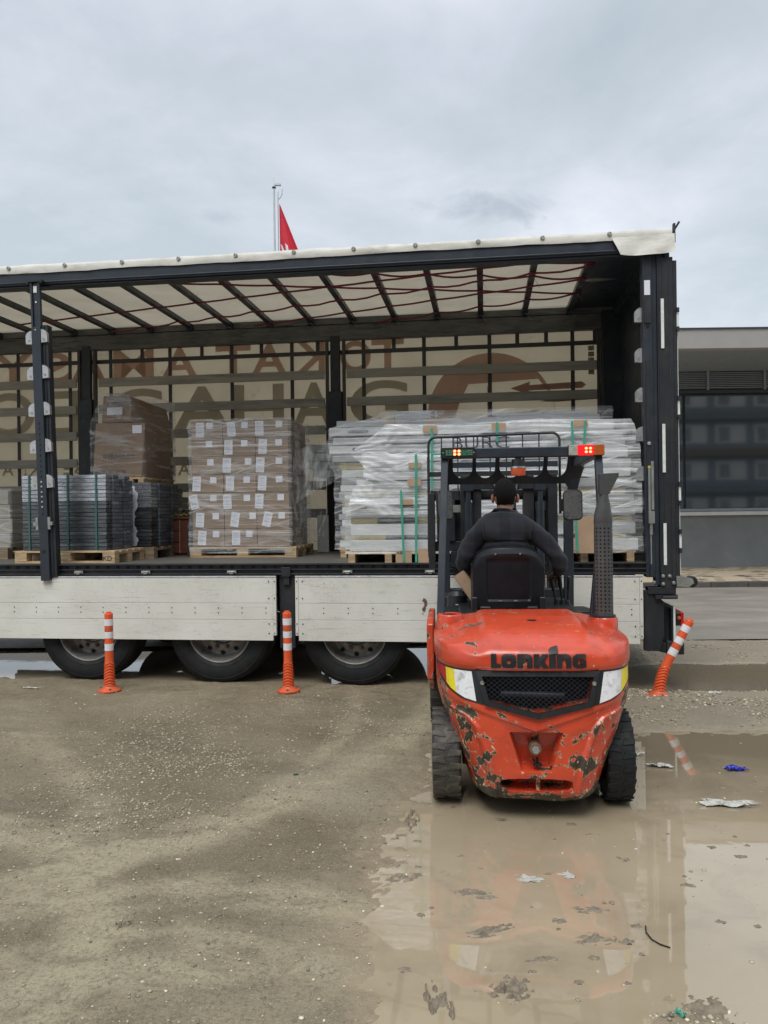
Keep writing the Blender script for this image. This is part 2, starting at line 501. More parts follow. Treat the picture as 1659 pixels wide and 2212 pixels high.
def paint_mat():
    """orange-red forklift paint with chips down to primer and bare metal, denser near the ground"""
    m, t, b, L = new_mat('chipped_orange_red_paint')
    base = n_ramp(t, n_noise(t, 3, 6, 0.6, 0.3), [(0.3, (0.50, 0.047, 0.017)), (0.7, (0.63, 0.074, 0.027))])
    grime = n_ramp(t, n_noise(t, 6, 8, 0.7, 0.6, (1, 1, 1.0), off=(3, 2, 1)), [(0.52, 0.0), (0.76, 0.75)])
    tc = t.nodes.new('ShaderNodeTexCoord')
    sp = t.nodes.new('ShaderNodeSeparateXYZ')
    L(tc.outputs['Object'], sp.inputs[0])
    c = n_mix(t, grime, base, (0.19, 0.04, 0.022))
    h = n_math(t, 'MULTIPLY', n_math(t, 'SUBTRACT', 0.62, sp.outputs[2]), 0.115)   # more chips lower down
    h = n_math(t, 'MAXIMUM', h, -0.060)
    low = n_math(t, 'MULTIPLY', n_math(t, 'SUBTRACT', 0.185, sp.outputs[2]), 2.6, True)
    edge = n_math(t, 'MULTIPLY', n_math(t, 'SUBTRACT', n_math(t, 'ABSOLUTE', n_math(t, 'SUBTRACT', sp.outputs[0], 0.05)), 0.26), 0.20)
    edge = n_math(t, 'MINIMUM', n_math(t, 'MAXIMUM', edge, -0.012), 0.055)
    lowz = n_math(t, 'LESS_THAN', sp.outputs[2], 0.60)
    edge = n_math(t, 'MULTIPLY', n_math(t, 'ADD', edge, n_math(t, 'MULTIPLY', n_math(t, 'SUBTRACT', sp.outputs[0], 0.12), 0.13, True)), lowz)
    n = n_noise(t, 8.0, 8, 0.64, 0.5, off=(6.3, 2.2, 1.4))
    s = n_math(t, 'ADD', n_math(t, 'ADD', n_math(t, 'ADD', n, h), low), edge)
    primer = n_ramp(t, s, [(0.575, 0.0), (0.580, 1.0)])
    chip = n_ramp(t, s, [(0.584, 0.0), (0.589, 1.0)])
    f2 = n_noise(t, 34, 4, 0.6, 0.3, (1, 1, 0.6), off=(2, 2, 2))
    s2 = n_math(t, 'ADD', n_math(t, 'ADD', f2, n_math(t, 'MULTIPLY', h, 0.6)), edge)
    fleck = n_ramp(t, s2, [(0.675, 0.0), (0.685, 1.0)])
    prim_c = n_ramp(t, n_noise(t, 15, 3), [(0.4, (0.55, 0.45, 0.24)), (0.6, (0.62, 0.56, 0.42))])
    chip_c = n_ramp(t, n_noise(t, 30, 6, 0.7), [(0.35, (0.018, 0.014, 0.009)), (0.65, (0.075, 0.056, 0.032))])
    c = n_mix(t, primer, c, prim_c)
    c = n_mix(t, chip, c, chip_c)
    c = n_mix(t, fleck, c, prim_c)
    L(c, b.inputs['Base Color'])
    L(n_mix(t, chip, n_ramp(t, grime, [(0, 0.27), (1, 0.5)]), 0.75), b.inputs['Roughness'])
    b.inputs['Coat Weight'].default_value = 0.25
    b.inputs['Coat Roughness'].default_value = 0.2
    hh = n_math(t, 'ADD', n_math(t, 'MULTIPLY', chip, -1.0), n_math(t, 'MULTIPLY', n_noise(t, 9, 5), 0.5))
    n_bump(t, b, hh, 0.35, 0.004)
    return m


M['paint'] = paint_mat()


def jacket_mat():
    m, t, b, L = new_mat('charcoal_plaid_fleece')
    tc = t.nodes.new('ShaderNodeTexCoord')
    sp = t.nodes.new('ShaderNodeSeparateXYZ')
    L(tc.outputs['Object'], sp.inputs[0])

    def stripes(o, freq, ph, w):
        v = n_math(t, 'FRACT', n_math(t, 'ADD', n_math(t, 'MULTIPLY', o, freq), ph))
        return n_math(t, 'LESS_THAN', v, w)
    f = n_math(t, 'MULTIPLY', n_math(t, 'ADD', stripes(sp.outputs[0], 6.0, 0.3, 0.42), stripes(sp.outputs[2], 6.0, 0.1, 0.42)), 0.5)
    c = n_mix(t, f, (0.023, 0.023, 0.032), (0.004, 0.006, 0.009))
    c = n_mix(t, n_math(t, 'MULTIPLY', n_noise(t, 60, 4), 0.5), c, (0.022, 0.024, 0.030))
    L(c, b.inputs['Base Color'])
    b.inputs['Roughness'].default_value = 0.95
    b.inputs['Sheen Weight'].default_value = 0.08
    n_bump(t, b, n_noise(t, 14, 6, 0.6, 0.5), 0.6, 0.012)
    return m


M['jacket'] = jacket_mat()


def glass_mat():
    m, t, b, L = new_mat('dark_tinted_window_glass')
    b.inputs['Base Color'].default_value = (0.010, 0.022, 0.030, 1)
    b.inputs['Roughness'].default_value = 0.04
    b.inputs['IOR'].default_value = 2.5
    return m


M['glass'] = glass_mat()


def water_mat():
    m, t, b, L = new_mat('muddy_standing_water')
    c = n_ramp(t, n_noise(t, 0.9, 6, 0.6, 0.6), [(0.3, (0.305, 0.245, 0.165)), (0.7, (0.400, 0.332, 0.230))])
    d = n_ramp(t, n_noise(t, 2.2, 8, 0.7, 0.8, off=(3, 3, 0)), [(0.52, 0.0), (0.72, 0.5)])
    c = n_mix(t, d, c, (0.225, 0.185, 0.130))
    # building's dark reflection painted into the water colour at the right, over shallower water
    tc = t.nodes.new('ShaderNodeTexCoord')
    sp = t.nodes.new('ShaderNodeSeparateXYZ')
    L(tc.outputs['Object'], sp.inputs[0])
    refl_dark = n_math(t, 'ADD', n_math(t, 'SUBTRACT', n_math(t, 'MULTIPLY', sp.outputs[1], 1.0), 4.0), n_math(t, 'MULTIPLY', n_math(t, 'SUBTRACT', n_noise(t, 1.4, 6, 0.65, 0.5), 0.5), 2.2))
    refl_dark = n_math(t, 'MULTIPLY', n_math(t, 'MULTIPLY', refl_dark, 0.9, True), n_math(t, 'MULTIPLY', n_math(t, 'SUBTRACT', sp.outputs[0], 0.9), 1.6, True))
    c = n_mix(t, n_math(t, 'MULTIPLY', refl_dark, 0.75), c, (0.150, 0.120, 0.080))
    fl = n_ramp(t, n_noise(t, 60, 2, 0.5, 0.0), [(0.78, 0.0), (0.80, 1.0)])
    c = n_mix(t, fl, c, (0.6, 0.56, 0.48))
    L(c, b.inputs['Base Color'])
    b.inputs['Roughness'].default_value = 0.02
    b.inputs['IOR'].default_value = 2.0
    bp = n_noise(t, 5, 3, 0.5, 0.2)
    n_bump(t, b, bp, 0.03, 0.01)
    return m


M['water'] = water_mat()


def ground_mat():
    """compacted dirt: damp dark patches, pale curved smears of dried mud left by tyres, wet silt at the waterline"""
    m, t, b, L = new_mat('damp_gravelly_dirt')
    tc = t.nodes.new('ShaderNodeTexCoord')
    sp = t.nodes.new('ShaderNodeSeparateXYZ')
    L(tc.outputs['Object'], sp.inputs[0])
    X, Y, Z = sp.outputs
    big = n_noise(t, 0.6, 6, 0.6, 0.8, off=(2.3, 0.7, 0))
    c = n_ramp(t, big, [(0.32, (0.150, 0.118, 0.070)), (0.46, (0.225, 0.184, 0.118)), (0.56, (0.268, 0.224, 0.148)), (0.68, (0.35, 0.302, 0.215))])
    wet = n_ramp(t, n_noise(t, 0.8, 7, 0.65, 0.6, (0.6, 1.4, 1), off=(8, 1, 0)), [(0.50, 0.0), (0.66, 0.7)])
    c = n_mix(t, wet, c, (0.120, 0.094, 0.058))
    wob = n_math(t, 'MULTIPLY', n_math(t, 'SUBTRACT', n_noise(t, 1.3, 7, 0.6, 0.5, off=(5, 5, 0)), 0.5), 0.42)
    tear = n_ramp(t, n_noise(t, 2.6, 8, 0.7, 0.8, (0.8, 1.6, 1), off=(1, 9, 0)), [(0.38, 0.15), (0.56, 1.0)])
    # curved tyre smears, and last a broad paler disc near the camera
    for cx, cy, rad_, w_, k_ in ((-0.85, 1.75, 1.55, 0.10, 1.0), (-4.6, 7.6, 5.2, 0.12, 0.9), (-2.6, 2.6, 1.5, 0.09, 0.9), (-6.0, 2.0, 4.9, 0.10, 0.6), (-0.4, 0.4, 2.35, 0.08, 0.8), (-5.0, 6.4, 4.75, 0.06, 0.6), (-0.85, 1.75, 1.20, 0.06, 0.7), (-0.8, 2.2, 0.0, 0.75, 0.5)):
        dx = n_math(t, 'SUBTRACT', X, cx)
        dy = n_math(t, 'SUBTRACT', Y, cy)
        d = n_math(t, 'SQRT', n_math(t, 'ADD', n_math(t, 'MULTIPLY', dx, dx), n_math(t, 'MULTIPLY', dy, dy)))
        d = n_math(t, 'ADD', n_math(t, 'ABSOLUTE', n_math(t, 'SUBTRACT', d, rad_)), wob)
        f = n_ramp(t, n_math(t, 'DIVIDE', d, w_ * 2), [(0.25, k_), (0.9, 0.0)])
        c = n_mix(t, n_math(t, 'MULTIPLY', f, tear), c, (0.44, 0.38, 0.255))
    g1 = n_noise(t, 48, 6, 0.8, 0.0)
    c = n_mix(t, n_ramp(t, g1, [(0.36, 0.62), (0.52, 0.0)]), c, (0.105, 0.085, 0.060))
    g3 = n_ramp(t, n_noise(t, 240, 3, 0.7, off=(1, 2, 0)), [(0.36, 0.5), (0.46, 0.0)])
    c = n_mix(t, g3, c, (0.07, 0.055, 0.038))
    g2 = n_ramp(t, n_noise(t, 130, 3, 0.6), [(0.57, 0.0), (0.66, 0.6)])
    c = n_mix(t, g2, c, (0.46, 0.41, 0.30))
    # wet silt close to the waterline takes on the colour of the puddle
    silt = n_ramp(t, n_math(t, 'ADD', n_math(t, 'MULTIPLY', Z, 40.0), n_math(t, 'MULTIPLY', n_noise(t, 7, 7, 0.7), 0.8)), [(0.42, 0.85), (0.95, 0.0)])
    c = n_mix(t, silt, c, (0.29, 0.235, 0.158))
    far = n_math(t, 'MULTIPLY', n_math(t, 'GREATER_THAN', X, 1.5), n_math(t, 'GREATER_THAN', Y, 5.6))
    c = n_mix(t, n_math(t, 'MULTIPLY', far, 0.5), c, (0.33, 0.285, 0.22))
    L(c, b.inputs['Base Color'])
    rg = n_mix(t, silt, n_ramp(t, wet, [(0.0, 0.72), (0.7, 0.42)]), 0.16)
    L(rg, b.inputs['Roughness'])
    b.inputs['Specular IOR Level'].default_value = 0.4
    h = n_math(t, 'ADD', n_math(t, 'MULTIPLY', g1, 1.0), n_math(t, 'MULTIPLY', n_noise(t, 110, 4, 0.7), 0.6))
    h = n_math(t, 'MULTIPLY', h, n_math(t, 'SUBTRACT', 1.0, n_math(t, 'MULTIPLY', silt, 0.75)))
    n_bump(t, b, h, 0.8, 0.016)
    return m


M['ground'] = ground_mat()
M['asphalt'] = mat('worn_pale_asphalt', (0.21, 0.185, 0.155), 0.75, 0, 0.2, 1.4, (0.7, 1.2, 1), dirt=(0.33, 0.30, 0.26), da=0.6, ds=0.9, bump=0.5, bs=60, dstretch=(0.6, 1.2, 1))


def pebble_mat():
    m, t, b, L = new_mat('mixed_limestone_pebbles')
    g = t.nodes.new('ShaderNodeNewGeometry')
    c = n_ramp(t, g.outputs['Random Per Island'], [(0.0, (0.15, 0.125, 0.095)), (0.25, (0.27, 0.235, 0.175)), (0.6, (0.38, 0.33, 0.235)), (0.85, (0.50, 0.41, 0.30)), (1.0, (0.70, 0.65, 0.50))])
    L(c, b.inputs['Base Color'])
    b.inputs['Roughness'].default_value = 0.5
    return m


M['pebble'] = pebble_mat()

# ------------------------------------------------------------------ mesh helpers


class MB:
    def __init__(self):
        self.v = []
        self.f = []

    def add(self, vs, fs):
        o = len(self.v)
        self.v.extend(tuple(p) for p in vs)
        self.f.extend([tuple(i + o for i in f) for f in fs])
        return self

    def box(self, x0, x1, y0, y1, z0, z1):
        if x1 < x0: x0, x1 = x1, x0
        if y1 < y0: y0, y1 = y1, y0
        if z1 < z0: z0, z1 = z1, z0
        return self.add([(x0, y0, z0), (x1, y0, z0), (x1, y1, z0), (x0, y1, z0), (x0, y0, z1), (x1, y0, z1), (x1, y1, z1), (x0, y1, z1)],
                        [(0, 3, 2, 1), (4, 5, 6, 7), (0, 1, 5, 4), (1, 2, 6, 5), (2, 3, 7, 6), (3, 0, 4, 7)])

    def beam(self, p0, p1, a, b, up=(0, 0, 1), a1=None, b1=None):
        """box along p0->p1; a = width across, b = depth along `up`"""
        p0, p1 = Vector(p0), Vector(p1)
        d = (p1 - p0).normalized()
        u = Vector(up)
        if abs(d.dot(u)) > 0.98:
            u = Vector((0, 1, 0))
        s = d.cross(u).normalized()
        u = s.cross(d).normalized()
        a1 = a if a1 is None else a1
        b1 = b if b1 is None else b1
        vs = []
        for p, aa, bb in ((p0, a, b), (p1, a1, b1)):
            for i, j in ((-1, -1), (1, -1), (1, 1), (-1, 1)):
                vs.append(p + s * (i * aa / 2) + u * (j * bb / 2))
        return self.add(vs, [(0, 1, 2, 3), (7, 6, 5, 4), (0, 4, 5, 1), (1, 5, 6, 2), (2, 6, 7, 3), (3, 7, 4, 0)])

    def cyl(self, p0, p1, r0, r1=None, n=16, cap=True):
        r1 = r0 if r1 is None else r1
        return self.tube([p0, p1], [r0, r1], n, cap)

    def tube(self, pts, r, n=8, cap=True, closed=False):
        pts = [Vector(p) for p in pts]
        if isinstance(r, (int, float)):
            r = [r] * len(pts)
        vs, fs = [], []
        m = len(pts)
        prev = None
        for i, p in enumerate(pts):
            if closed:
                d = pts[(i + 1) % m] - pts[i - 1]
            else:
                d = pts[min(i + 1, m - 1)] - pts[max(i - 1, 0)]
            d.normalize()
            if prev is None:
                u = d.orthogonal().normalized()
            else:
                u = (prev - d * prev.dot(d)).normalized()
            prev = u
            w = d.cross(u)
            for k in range(n):
                a = 2 * math.pi * k / n
                vs.append(p + (u * math.cos(a) + w * math.sin(a)) * r[i])
        for i in range(m if closed else m - 1):
            j = (i + 1) % m
            for k in range(n):
                l = (k + 1) % n
                fs.append((i * n + k, i * n + l, j * n + l, j * n + k))
        if cap and not closed:
            fs.append(tuple(range(n - 1, -1, -1)))
            fs.append(tuple((m - 1) * n + k for k in range(n)))
        return self.add(vs, fs)

    def lathe(self, prof, n=32, c=(0, 0, 0), axis='Z', disp=None):
        vs, fs = [], []
        for i, (r, h) in enumerate(prof):
            for k in range(n):
                a = 2 * math.pi * k / n
                rr = r + (disp(a, h) if disp else 0)
                x, y = rr * math.cos(a), rr * math.sin(a)
                p = {'Z': (x, y, h), 'Y': (x, h, y), 'X': (h, x, y)}[axis]
                vs.append((p[0] + c[0], p[1] + c[1], p[2] + c[2]))
        for i in range(len(prof) - 1):
            for k in range(n):
                l = (k + 1) % n
                fs.append((i * n + k, i * n + l, (i + 1) * n + l, (i + 1) * n + k))
        return self.add(vs, fs)

    def prism(self, poly, d0, d1, plane='XZ'):
        n = len(poly)
        mp = {'XZ': lambda a, b, d: (a, d, b), 'XY': lambda a, b, d: (a, b, d), 'YZ': lambda a, b, d: (d, a, b)}[plane]
        vs = [mp(a, b, d0) for a, b in poly] + [mp(a, b, d1) for a, b in poly]
        fs = [tuple(range(n)), tuple(range(2 * n - 1, n - 1, -1))]
        for i in range(n):
            j = (i + 1) % n
            fs.append((i, i + n, j + n, j))
        return self.add(vs, fs)

    def grid(self, P, closed_u=False):
        """P: array (nv, nu, 3)"""
        nv, nu = P.shape[:2]
        o = len(self.v)
        self.v.extend(map(tuple, P.reshape(-1, 3)))
        for j in range(nv - 1):
            for i in range(nu if closed_u else nu - 1):
                k = (i + 1) % nu
                self.f.append((o + j * nu + i, o + j * nu + k, o + (j + 1) * nu + k, o + (j + 1) * nu + i))
        return self

    def ball(self, c, r, nu=16, nv=10):
        if isinstance(r, (int, float)):
            r = (r, r, r)
        th = np.linspace(0.02, math.pi - 0.02, nv)
        ph = np.linspace(0, 2 * math.pi, nu, endpoint=False)
        T, P_ = np.meshgrid(th, ph, indexing='ij')
        P = np.stack([c[0] + r[0] * np.sin(T) * np.cos(P_), c[1] + r[1] * np.sin(T) * np.sin(P_), c[2] + r[2] * np.cos(T)], -1)
        return self.grid(P, True)

    def build(self, name, m, parent=None, smooth=False, bevel=0.0, off=None, kind=None, recalc=True, seg=2):
        me = bpy.data.meshes.new(name)
        vs = self.v
        if off is not None:
            vs = [(a - off[0], b - off[1], c - off[2]) for a, b, c in vs]
        me.from_pydata(vs, [], self.f)
        if recalc:
            bm = bmesh.new()
            bm.from_mesh(me)
            bmesh.ops.recalc_face_normals(bm, faces=bm.faces)
            bm.to_mesh(me)
            bm.free()
        me.materials.append(M[m] if isinstance(m, str) else m)
        if smooth:
            me.polygons.foreach_set('use_smooth', [True] * len(me.polygons))
            if smooth == 'auto':
                me.set_sharp_from_angle(angle=R(35))
        o = bpy.data.objects.new(name, me)
        col.objects.link(o)
        if parent is not None:
            o.parent = parent
        if bevel:
            bv = o.modifiers.new('bevel', 'BEVEL')
            bv.width = bevel
            bv.segments = seg
            bv.limit_method = 'ANGLE'
            bv.angle_limit = R(40)
            me.polygons.foreach_set('use_smooth', [True] * len(me.polygons))
            bv.harden_normals = True
        if kind:
            o['kind'] = kind
        return o


def curve_mesh(splines, ext, map_fn):
    """flat outline with holes -> extruded mesh arrays; map_fn(x, y, z) -> point"""
    cu = bpy.data.curves.new('outline', 'CURVE')
    cu.dimensions = '2D'
    cu.fill_mode = 'BOTH'
    cu.extrude = ext
    for s in splines:
        sp = cu.splines.new('POLY')
        sp.points.add(len(s) - 1)
        for p, (x, y) in zip(sp.points, s):
            p.co = (x, y, 0, 1)
        sp.use_cyclic_u = True
    return obj_arrays(bpy.data.objects.new('outline', cu), map_fn)


def obj_arrays(o, map_fn):
    col.objects.link(o)
    bpy.context.view_layer.update()
    dg = bpy.context.evaluated_depsgraph_get()
    me = bpy.data.meshes.new_from_object(o.evaluated_get(dg))
    vs = [v.co.copy() for v in me.vertices]
    fs = [tuple(p.vertices) for p in me.polygons]
    data = o.data
    bpy.data.objects.remove(o)
    bpy.data.meshes.remove(me)
    (bpy.data.curves.remove)(data)
    b = MB()
    b.add([map_fn(*v) for v in vs], fs)
    return b


def text_arrays(s, ext=0.0, bold=0.0):
    cu = bpy.data.curves.new('lettering', 'FONT')
    cu.body = s
    cu.size = 1.0
    cu.offset = bold
    cu.extrude = ext
    cu.resolution_u = 6
    o = bpy.data.objects.new('lettering', cu)
    return obj_arrays(o, lambda x, y, z: (x, y, z))


def glyph(s, x0, x1, z0, z1, ext=0.0, bold=0.0, flip=False, shear=0.0):
    """text outline fitted to a box in (x, z); returns MB with y = depth"""
    b = text_arrays(s, ext, bold)
    V = np.array(b.v)
    lo, hi = V.min(0), V.max(0)
    u = (V[:, 0] - lo[0]) / max(1e-6, hi[0] - lo[0])
    w = (V[:, 1] - lo[1]) / max(1e-6, hi[1] - lo[1])
    if flip:
        u = 1 - u
    X = x0 + u * (x1 - x0) + shear * (w - 0.5)
    Z = z0 + w * (z1 - z0)
    b.v = [tuple(p) for p in np.stack([X, -V[:, 2], Z], -1)]
    return b


def tag(o, label=None, cat=None, group=None, kind=None):
    if label: o['label'] = label
    if cat: o['category'] = cat
    if group: o['group'] = group
    if kind: o['kind'] = kind
    return o


def empty(name, loc, rz=0.0):
    o = bpy.data.objects.new(name, None)
    o.empty_display_size = 0.2
    o.location = loc
    o.rotation_euler = (0, 0, rz)
    col.objects.link(o)
    return o


KIDS = {}


def copy_tree(o, parent=None):
    c = o.copy()
    col.objects.link(c)
    c.parent = parent
    for ch in list(o.children):
        copy_tree(ch, c)
    return c


def share(src, parent, loc=None, rot=None, scale=None):
    """another piece that shares the mesh of src"""
    c = src.copy()
    col.objects.link(c)
    c.parent = parent
    if loc is not None: c.location = loc
    if rot is not None: c.rotation_euler = rot
    if scale is not None: c.scale = scale
    return c

# ------------------------------------------------------------------ ground and water
TROT = -math.atan2(0.129, 0.9917)
TE, TN, TO = (0.99165, -0.12896), (0.12896, 0.99165), (0.0, 7.15)


def tw(s, w, z=0.0):
    """trailer coordinates (along, inward, up) to world"""
    return (TO[0] + s * TE[0] + w * TN[0], TO[1] + s * TE[1] + w * TN[1], z)


def ground_h(X, Y):
    base = 0.020 - 0.009 * sstep(6.4, 6.9, Y) * (X < 1.5) + 0.012 * fbm(X * 0.9, Y * 0.9, 1.0, 3) * 0.6
    n = fbm(X * 1.3 + 5, Y * 1.3, 3.0, 5)
    # foreground puddle: its left shore wanders between the camera and the forklift
    shore = np.interp(Y, [1.0, 2.2, 2.85, 3.2, 3.6, 4.3, 5.0, 5.6, 6.2], [-0.42, -0.38, -0.30, -0.22, -0.10, 0.0, 0.14, 0.4, 1.2])
    dA = np.minimum((X - shore), (5.85 + 0.03 * n - Y) * 1.2)
    dA = dA + 0.10 * n
    # pebbly shoal at the lower right
    shoal = 0.8 * np.exp(-((X - 0.93) / 0.26)**2 - ((Y - 2.38) / 0.30)**2)
    depthA = 0.048 * sstep(-0.25, 0.75, dA + 0.05 * fbm(X * 6, Y * 6, 8.0, 4))
    right = sstep(1.2, 1.6, X) * sstep(3.4, 4.6, Y)
    depthA = depthA * (1 - 0.28 * right) - shoal * 0.045
    # puddle behind the delineators and under the trailer
    near = np.where(X > 1.5, 6.72, 7.25 - 0.129 * X + 0.10)
    far = np.where(X > 1.5, 8.05, 9.7)
    dB = np.minimum(Y - near, far - Y) + 0.12 * n
    dB = np.where(X > 1.5, dB, dB)
    depthB = 0.075 * sstep(-0.03, 0.30, dB)
    h = base - np.maximum(depthA, depthB)
    rough = 0.0042 * fbm(X * 14, Y * 14, 7.0, 4) + 0.0025 * vnoise(X * 60, Y * 60, 2.0)
    clumps = 0.012 * np.maximum(0, fbm(X * 9 + 3, Y * 9, 9.0, 4) - 0.75)
    # tyre ruts on the dry ground to the left
    rut = 0.006 * np.sin((X * 0.8 - (Y - 3.4) * 0.35) * 9.0) * sstep(0.2, -0.8, X) * sstep(5.5, 4.0, Y)
    dense = sstep(5.2, 4.2, np.abs(X)) * sstep(0.8, 1.4, Y) * sstep(10.5, 9.6, Y)
    return np.where(dense > 0, (h + rough + clumps + rut * 0.5) * dense + 0.018 * (1 - dense), 0.018)


def axis(lo, hi, step, far_lo, far_hi, n):
    a = np.arange(lo, hi + 1e-6, step)
    l = lo - np.geomspace(step, lo - far_lo, n)[::-1]
    h = hi + np.geomspace(step, far_hi - hi, n)
    return np.concatenate([l, a, h])


gx = axis(-4.6, 4.6, 0.022, -350, 350, 26)
gy = np.concatenate([-60 + np.linspace(0, 60.5, 8), np.arange(0.9, 6.2, 0.016), np.arange(6.2, 10.6, 0.03), 10.6 + np.geomspace(0.05, 500, 26)])
GX, GY = np.meshgrid(gx, gy)
GZ = ground_h(GX, GY)
g = MB().grid(np.stack([GX, GY, GZ], -1)).build('ground', 'ground', smooth=True, recalc=False)
tag(g, kind='structure')
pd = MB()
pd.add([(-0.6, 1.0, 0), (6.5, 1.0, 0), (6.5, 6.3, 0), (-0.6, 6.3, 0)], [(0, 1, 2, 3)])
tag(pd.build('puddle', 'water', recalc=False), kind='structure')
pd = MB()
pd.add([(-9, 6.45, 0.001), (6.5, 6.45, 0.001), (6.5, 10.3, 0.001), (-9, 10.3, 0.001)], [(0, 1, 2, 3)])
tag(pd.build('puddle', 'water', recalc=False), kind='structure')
rd = MB()
rd.grid(np.stack(np.meshgrid(np.linspace(-60, 60, 30), np.array([9.35, 11, 13, 15.45]), indexing='xy') + [np.full((4, 30), 0.032)], -1))
tag(rd.build('road', 'asphalt', recalc=False), kind='structure')

# pebbles strewn over the dry dirt: nobody could count them
ico_v = []
ico_f = []
bm = bmesh.new()
bmesh.ops.create_icosphere(bm, subdivisions=1, radius=1.0)
ico_v = np.array([v.co[:] for v in bm.verts])
ico_f = np.array([[v.index for v in f.verts] for f in bm.faces])
bm.free()


def scatter(pts, rad, name, flat=0.55, sink=0.25):
    n = len(pts)
    ang = rng.rand(n) * 6.283
    ca, sa = np.cos(ang), np.sin(ang)
    sx = rad * (0.7 + 0.6 * rng.rand(n))
    sy = rad * (0.7 + 0.6 * rng.rand(n))
    sz = rad * flat * (0.6 + 0.7 * rng.rand(n))
    jit = 1 + 0.22 * (rng.rand(n, len(ico_v)) - 0.5)
    V = ico_v[None] * jit[..., None]
    x, y, z = V[..., 0] * sx[:, None], V[..., 1] * sy[:, None], V[..., 2] * sz[:, None]
    X = x * ca[:, None] - y * sa[:, None] + pts[:, 0:1]
    Y = x * sa[:, None] + y * ca[:, None] + pts[:, 1:2]
    Z = z + pts[:, 2:3] + (sz * (1 - 2 * sink))[:, None]
    V = np.stack([X, Y, Z], -1).reshape(-1, 3)
    Fc = (ico_f[None] + (np.arange(n) * len(ico_v))[:, None, None]).reshape(-1, 3)
    me = bpy.data.meshes.new(name)
    me.vertices.add(len(V)); me.vertices.foreach_set('co', V.ravel())
    me.loops.add(len(Fc) * 3); me.loops.foreach_set('vertex_index', Fc.ravel().astype(np.int32))
    me.polygons.add(len(Fc)); me.polygons.foreach_set('loop_start', np.arange(0, len(Fc) * 3, 3, dtype=np.int32))
    me.update(calc_edges=True)
    me.materials.append(M['pebble'])
    o = bpy.data.objects.new(name, me)
    col.objects.link(o)
    return o


def pebbles(n, dens, x0, x1, y0, y1, r0, r1):
    X = x0 + (x1 - x0) * rng.rand(n)
    Y = y0 + (y1 - y0) * rng.rand(n)
    keep = rng.rand(n) < dens(X, Y)
    X, Y = X[keep], Y[keep]
    Z = ground_h(X, Y)
    k = Z > -0.004
    X, Y, Z = X[k], Y[k], Z[k]
    r = r0 + (r1 - r0) * rng.rand(len(X))**3
    return np.stack([X, Y, Z], -1), r


def dens_left(X, Y):
    d = 0.05 + 0.22 * np.maximum(0, fbm(X * 1.1, Y * 1.1, 4.0, 3))
    for cx, cy, rx, ry, a in ((-1.65, 5.3, 0.42, 0.75, 2.6), (-1.2, 4.9, 0.4, 0.35, 2.2), (-1.45, 4.15, 0.50, 0.38, 2.0), (-0.1, 5.75, 0.5, 0.35, 0.8), (-0.75, 6.6, 0.5, 0.25, 0.6), (0.05, 3.3, 0.25, 0.8, 0.5)):
        d = d + a * np.exp(-((X - cx) / rx)**2 - ((Y - cy) / ry)**2)
    return np.clip(d * 0.45 * (0.5 + 0.9 * np.clip(fbm(X * 5, Y * 5, 6.0, 3) + 0.5, 0, 1.2)), 0, 1)


p1, r1 = pebbles(110000, dens_left, -4.2, 1.2, 2.1, 7.2, 0.0022, 0.009)
p2, r2 = pebbles(16000, lambda X, Y: np.clip(0.35 + 0.5 * fbm(X * 2, Y * 3, 1.0, 3), 0, 1), 1.7, 4.4, 5.7, 6.9, 0.003, 0.014)
p3, r3 = pebbles(9000, lambda X, Y: np.clip(0.3 + 0.6 * fbm(X * 1.2, Y * 3, 2.0, 3), 0, 1), 1.7, 6.0, 7.9, 9.9, 0.004, 0.015)
p4, r4 = pebbles(3500, lambda X, Y: 0.9 * np.exp(-((X - 0.93) / 0.3)**2 - ((Y - 2.38) / 0.3)**2), 0.3, 1.6, 1.9, 2.9, 0.003, 0.012)
o = scatter(np.concatenate([p1, p2, p3, p4]), np.concatenate([r1, r2, r3, r4]), 'gravel')
tag(o, 'small pale and brown stones strewn over the muddy yard', kind='stuff')
# pale flecks floating on the foreground puddle
n = 420
X = 0.1 + 2.6 * rng.rand(n); Y = 2.1 + 3.7 * rng.rand(n)
k = ground_h(X, Y) < -0.008
X, Y = X[k], Y[k]
o = scatter(np.stack([X, Y, np.full_like(X, 0.0005)], -1), 0.002 + 0.009 * rng.rand(len(X))**3, 'floating_grit', 0.3, 0.4)
tag(o, 'pale specks floating on the muddy puddle', kind='stuff')

# mud clods that stand proud of the puddle


def clod(x, y, sx, sy, h, rz, label, m='mud', name='mud_clod', cat='mud clod', seed=0.0, thr=0.15):
    nu, nv = 46, 34
    U, V = np.meshgrid(np.linspace(-1, 1, nu), np.linspace(-1, 1, nv))
    rr = np.sqrt(U**2 + V**2)
    hh = h * (0.75 - rr * 1.15 + 0.9 * fbm(U * 3.4 + seed, V * 3.4, seed, 5))
    hh = np.where(rr > 0.98, -0.02, hh)
    P = np.stack([U * sx, V * sy, np.clip(hh, -0.02, h * 1.6)], -1)
    o = MB().grid(P).build(name, m, smooth=True, recalc=False)
    o.location = (x, y, 0.0)
    o.rotation_euler = (0, 0, rz)
    return tag(o, label, cat, 'mud clods standing in the puddle' if cat == 'mud clod' else None)


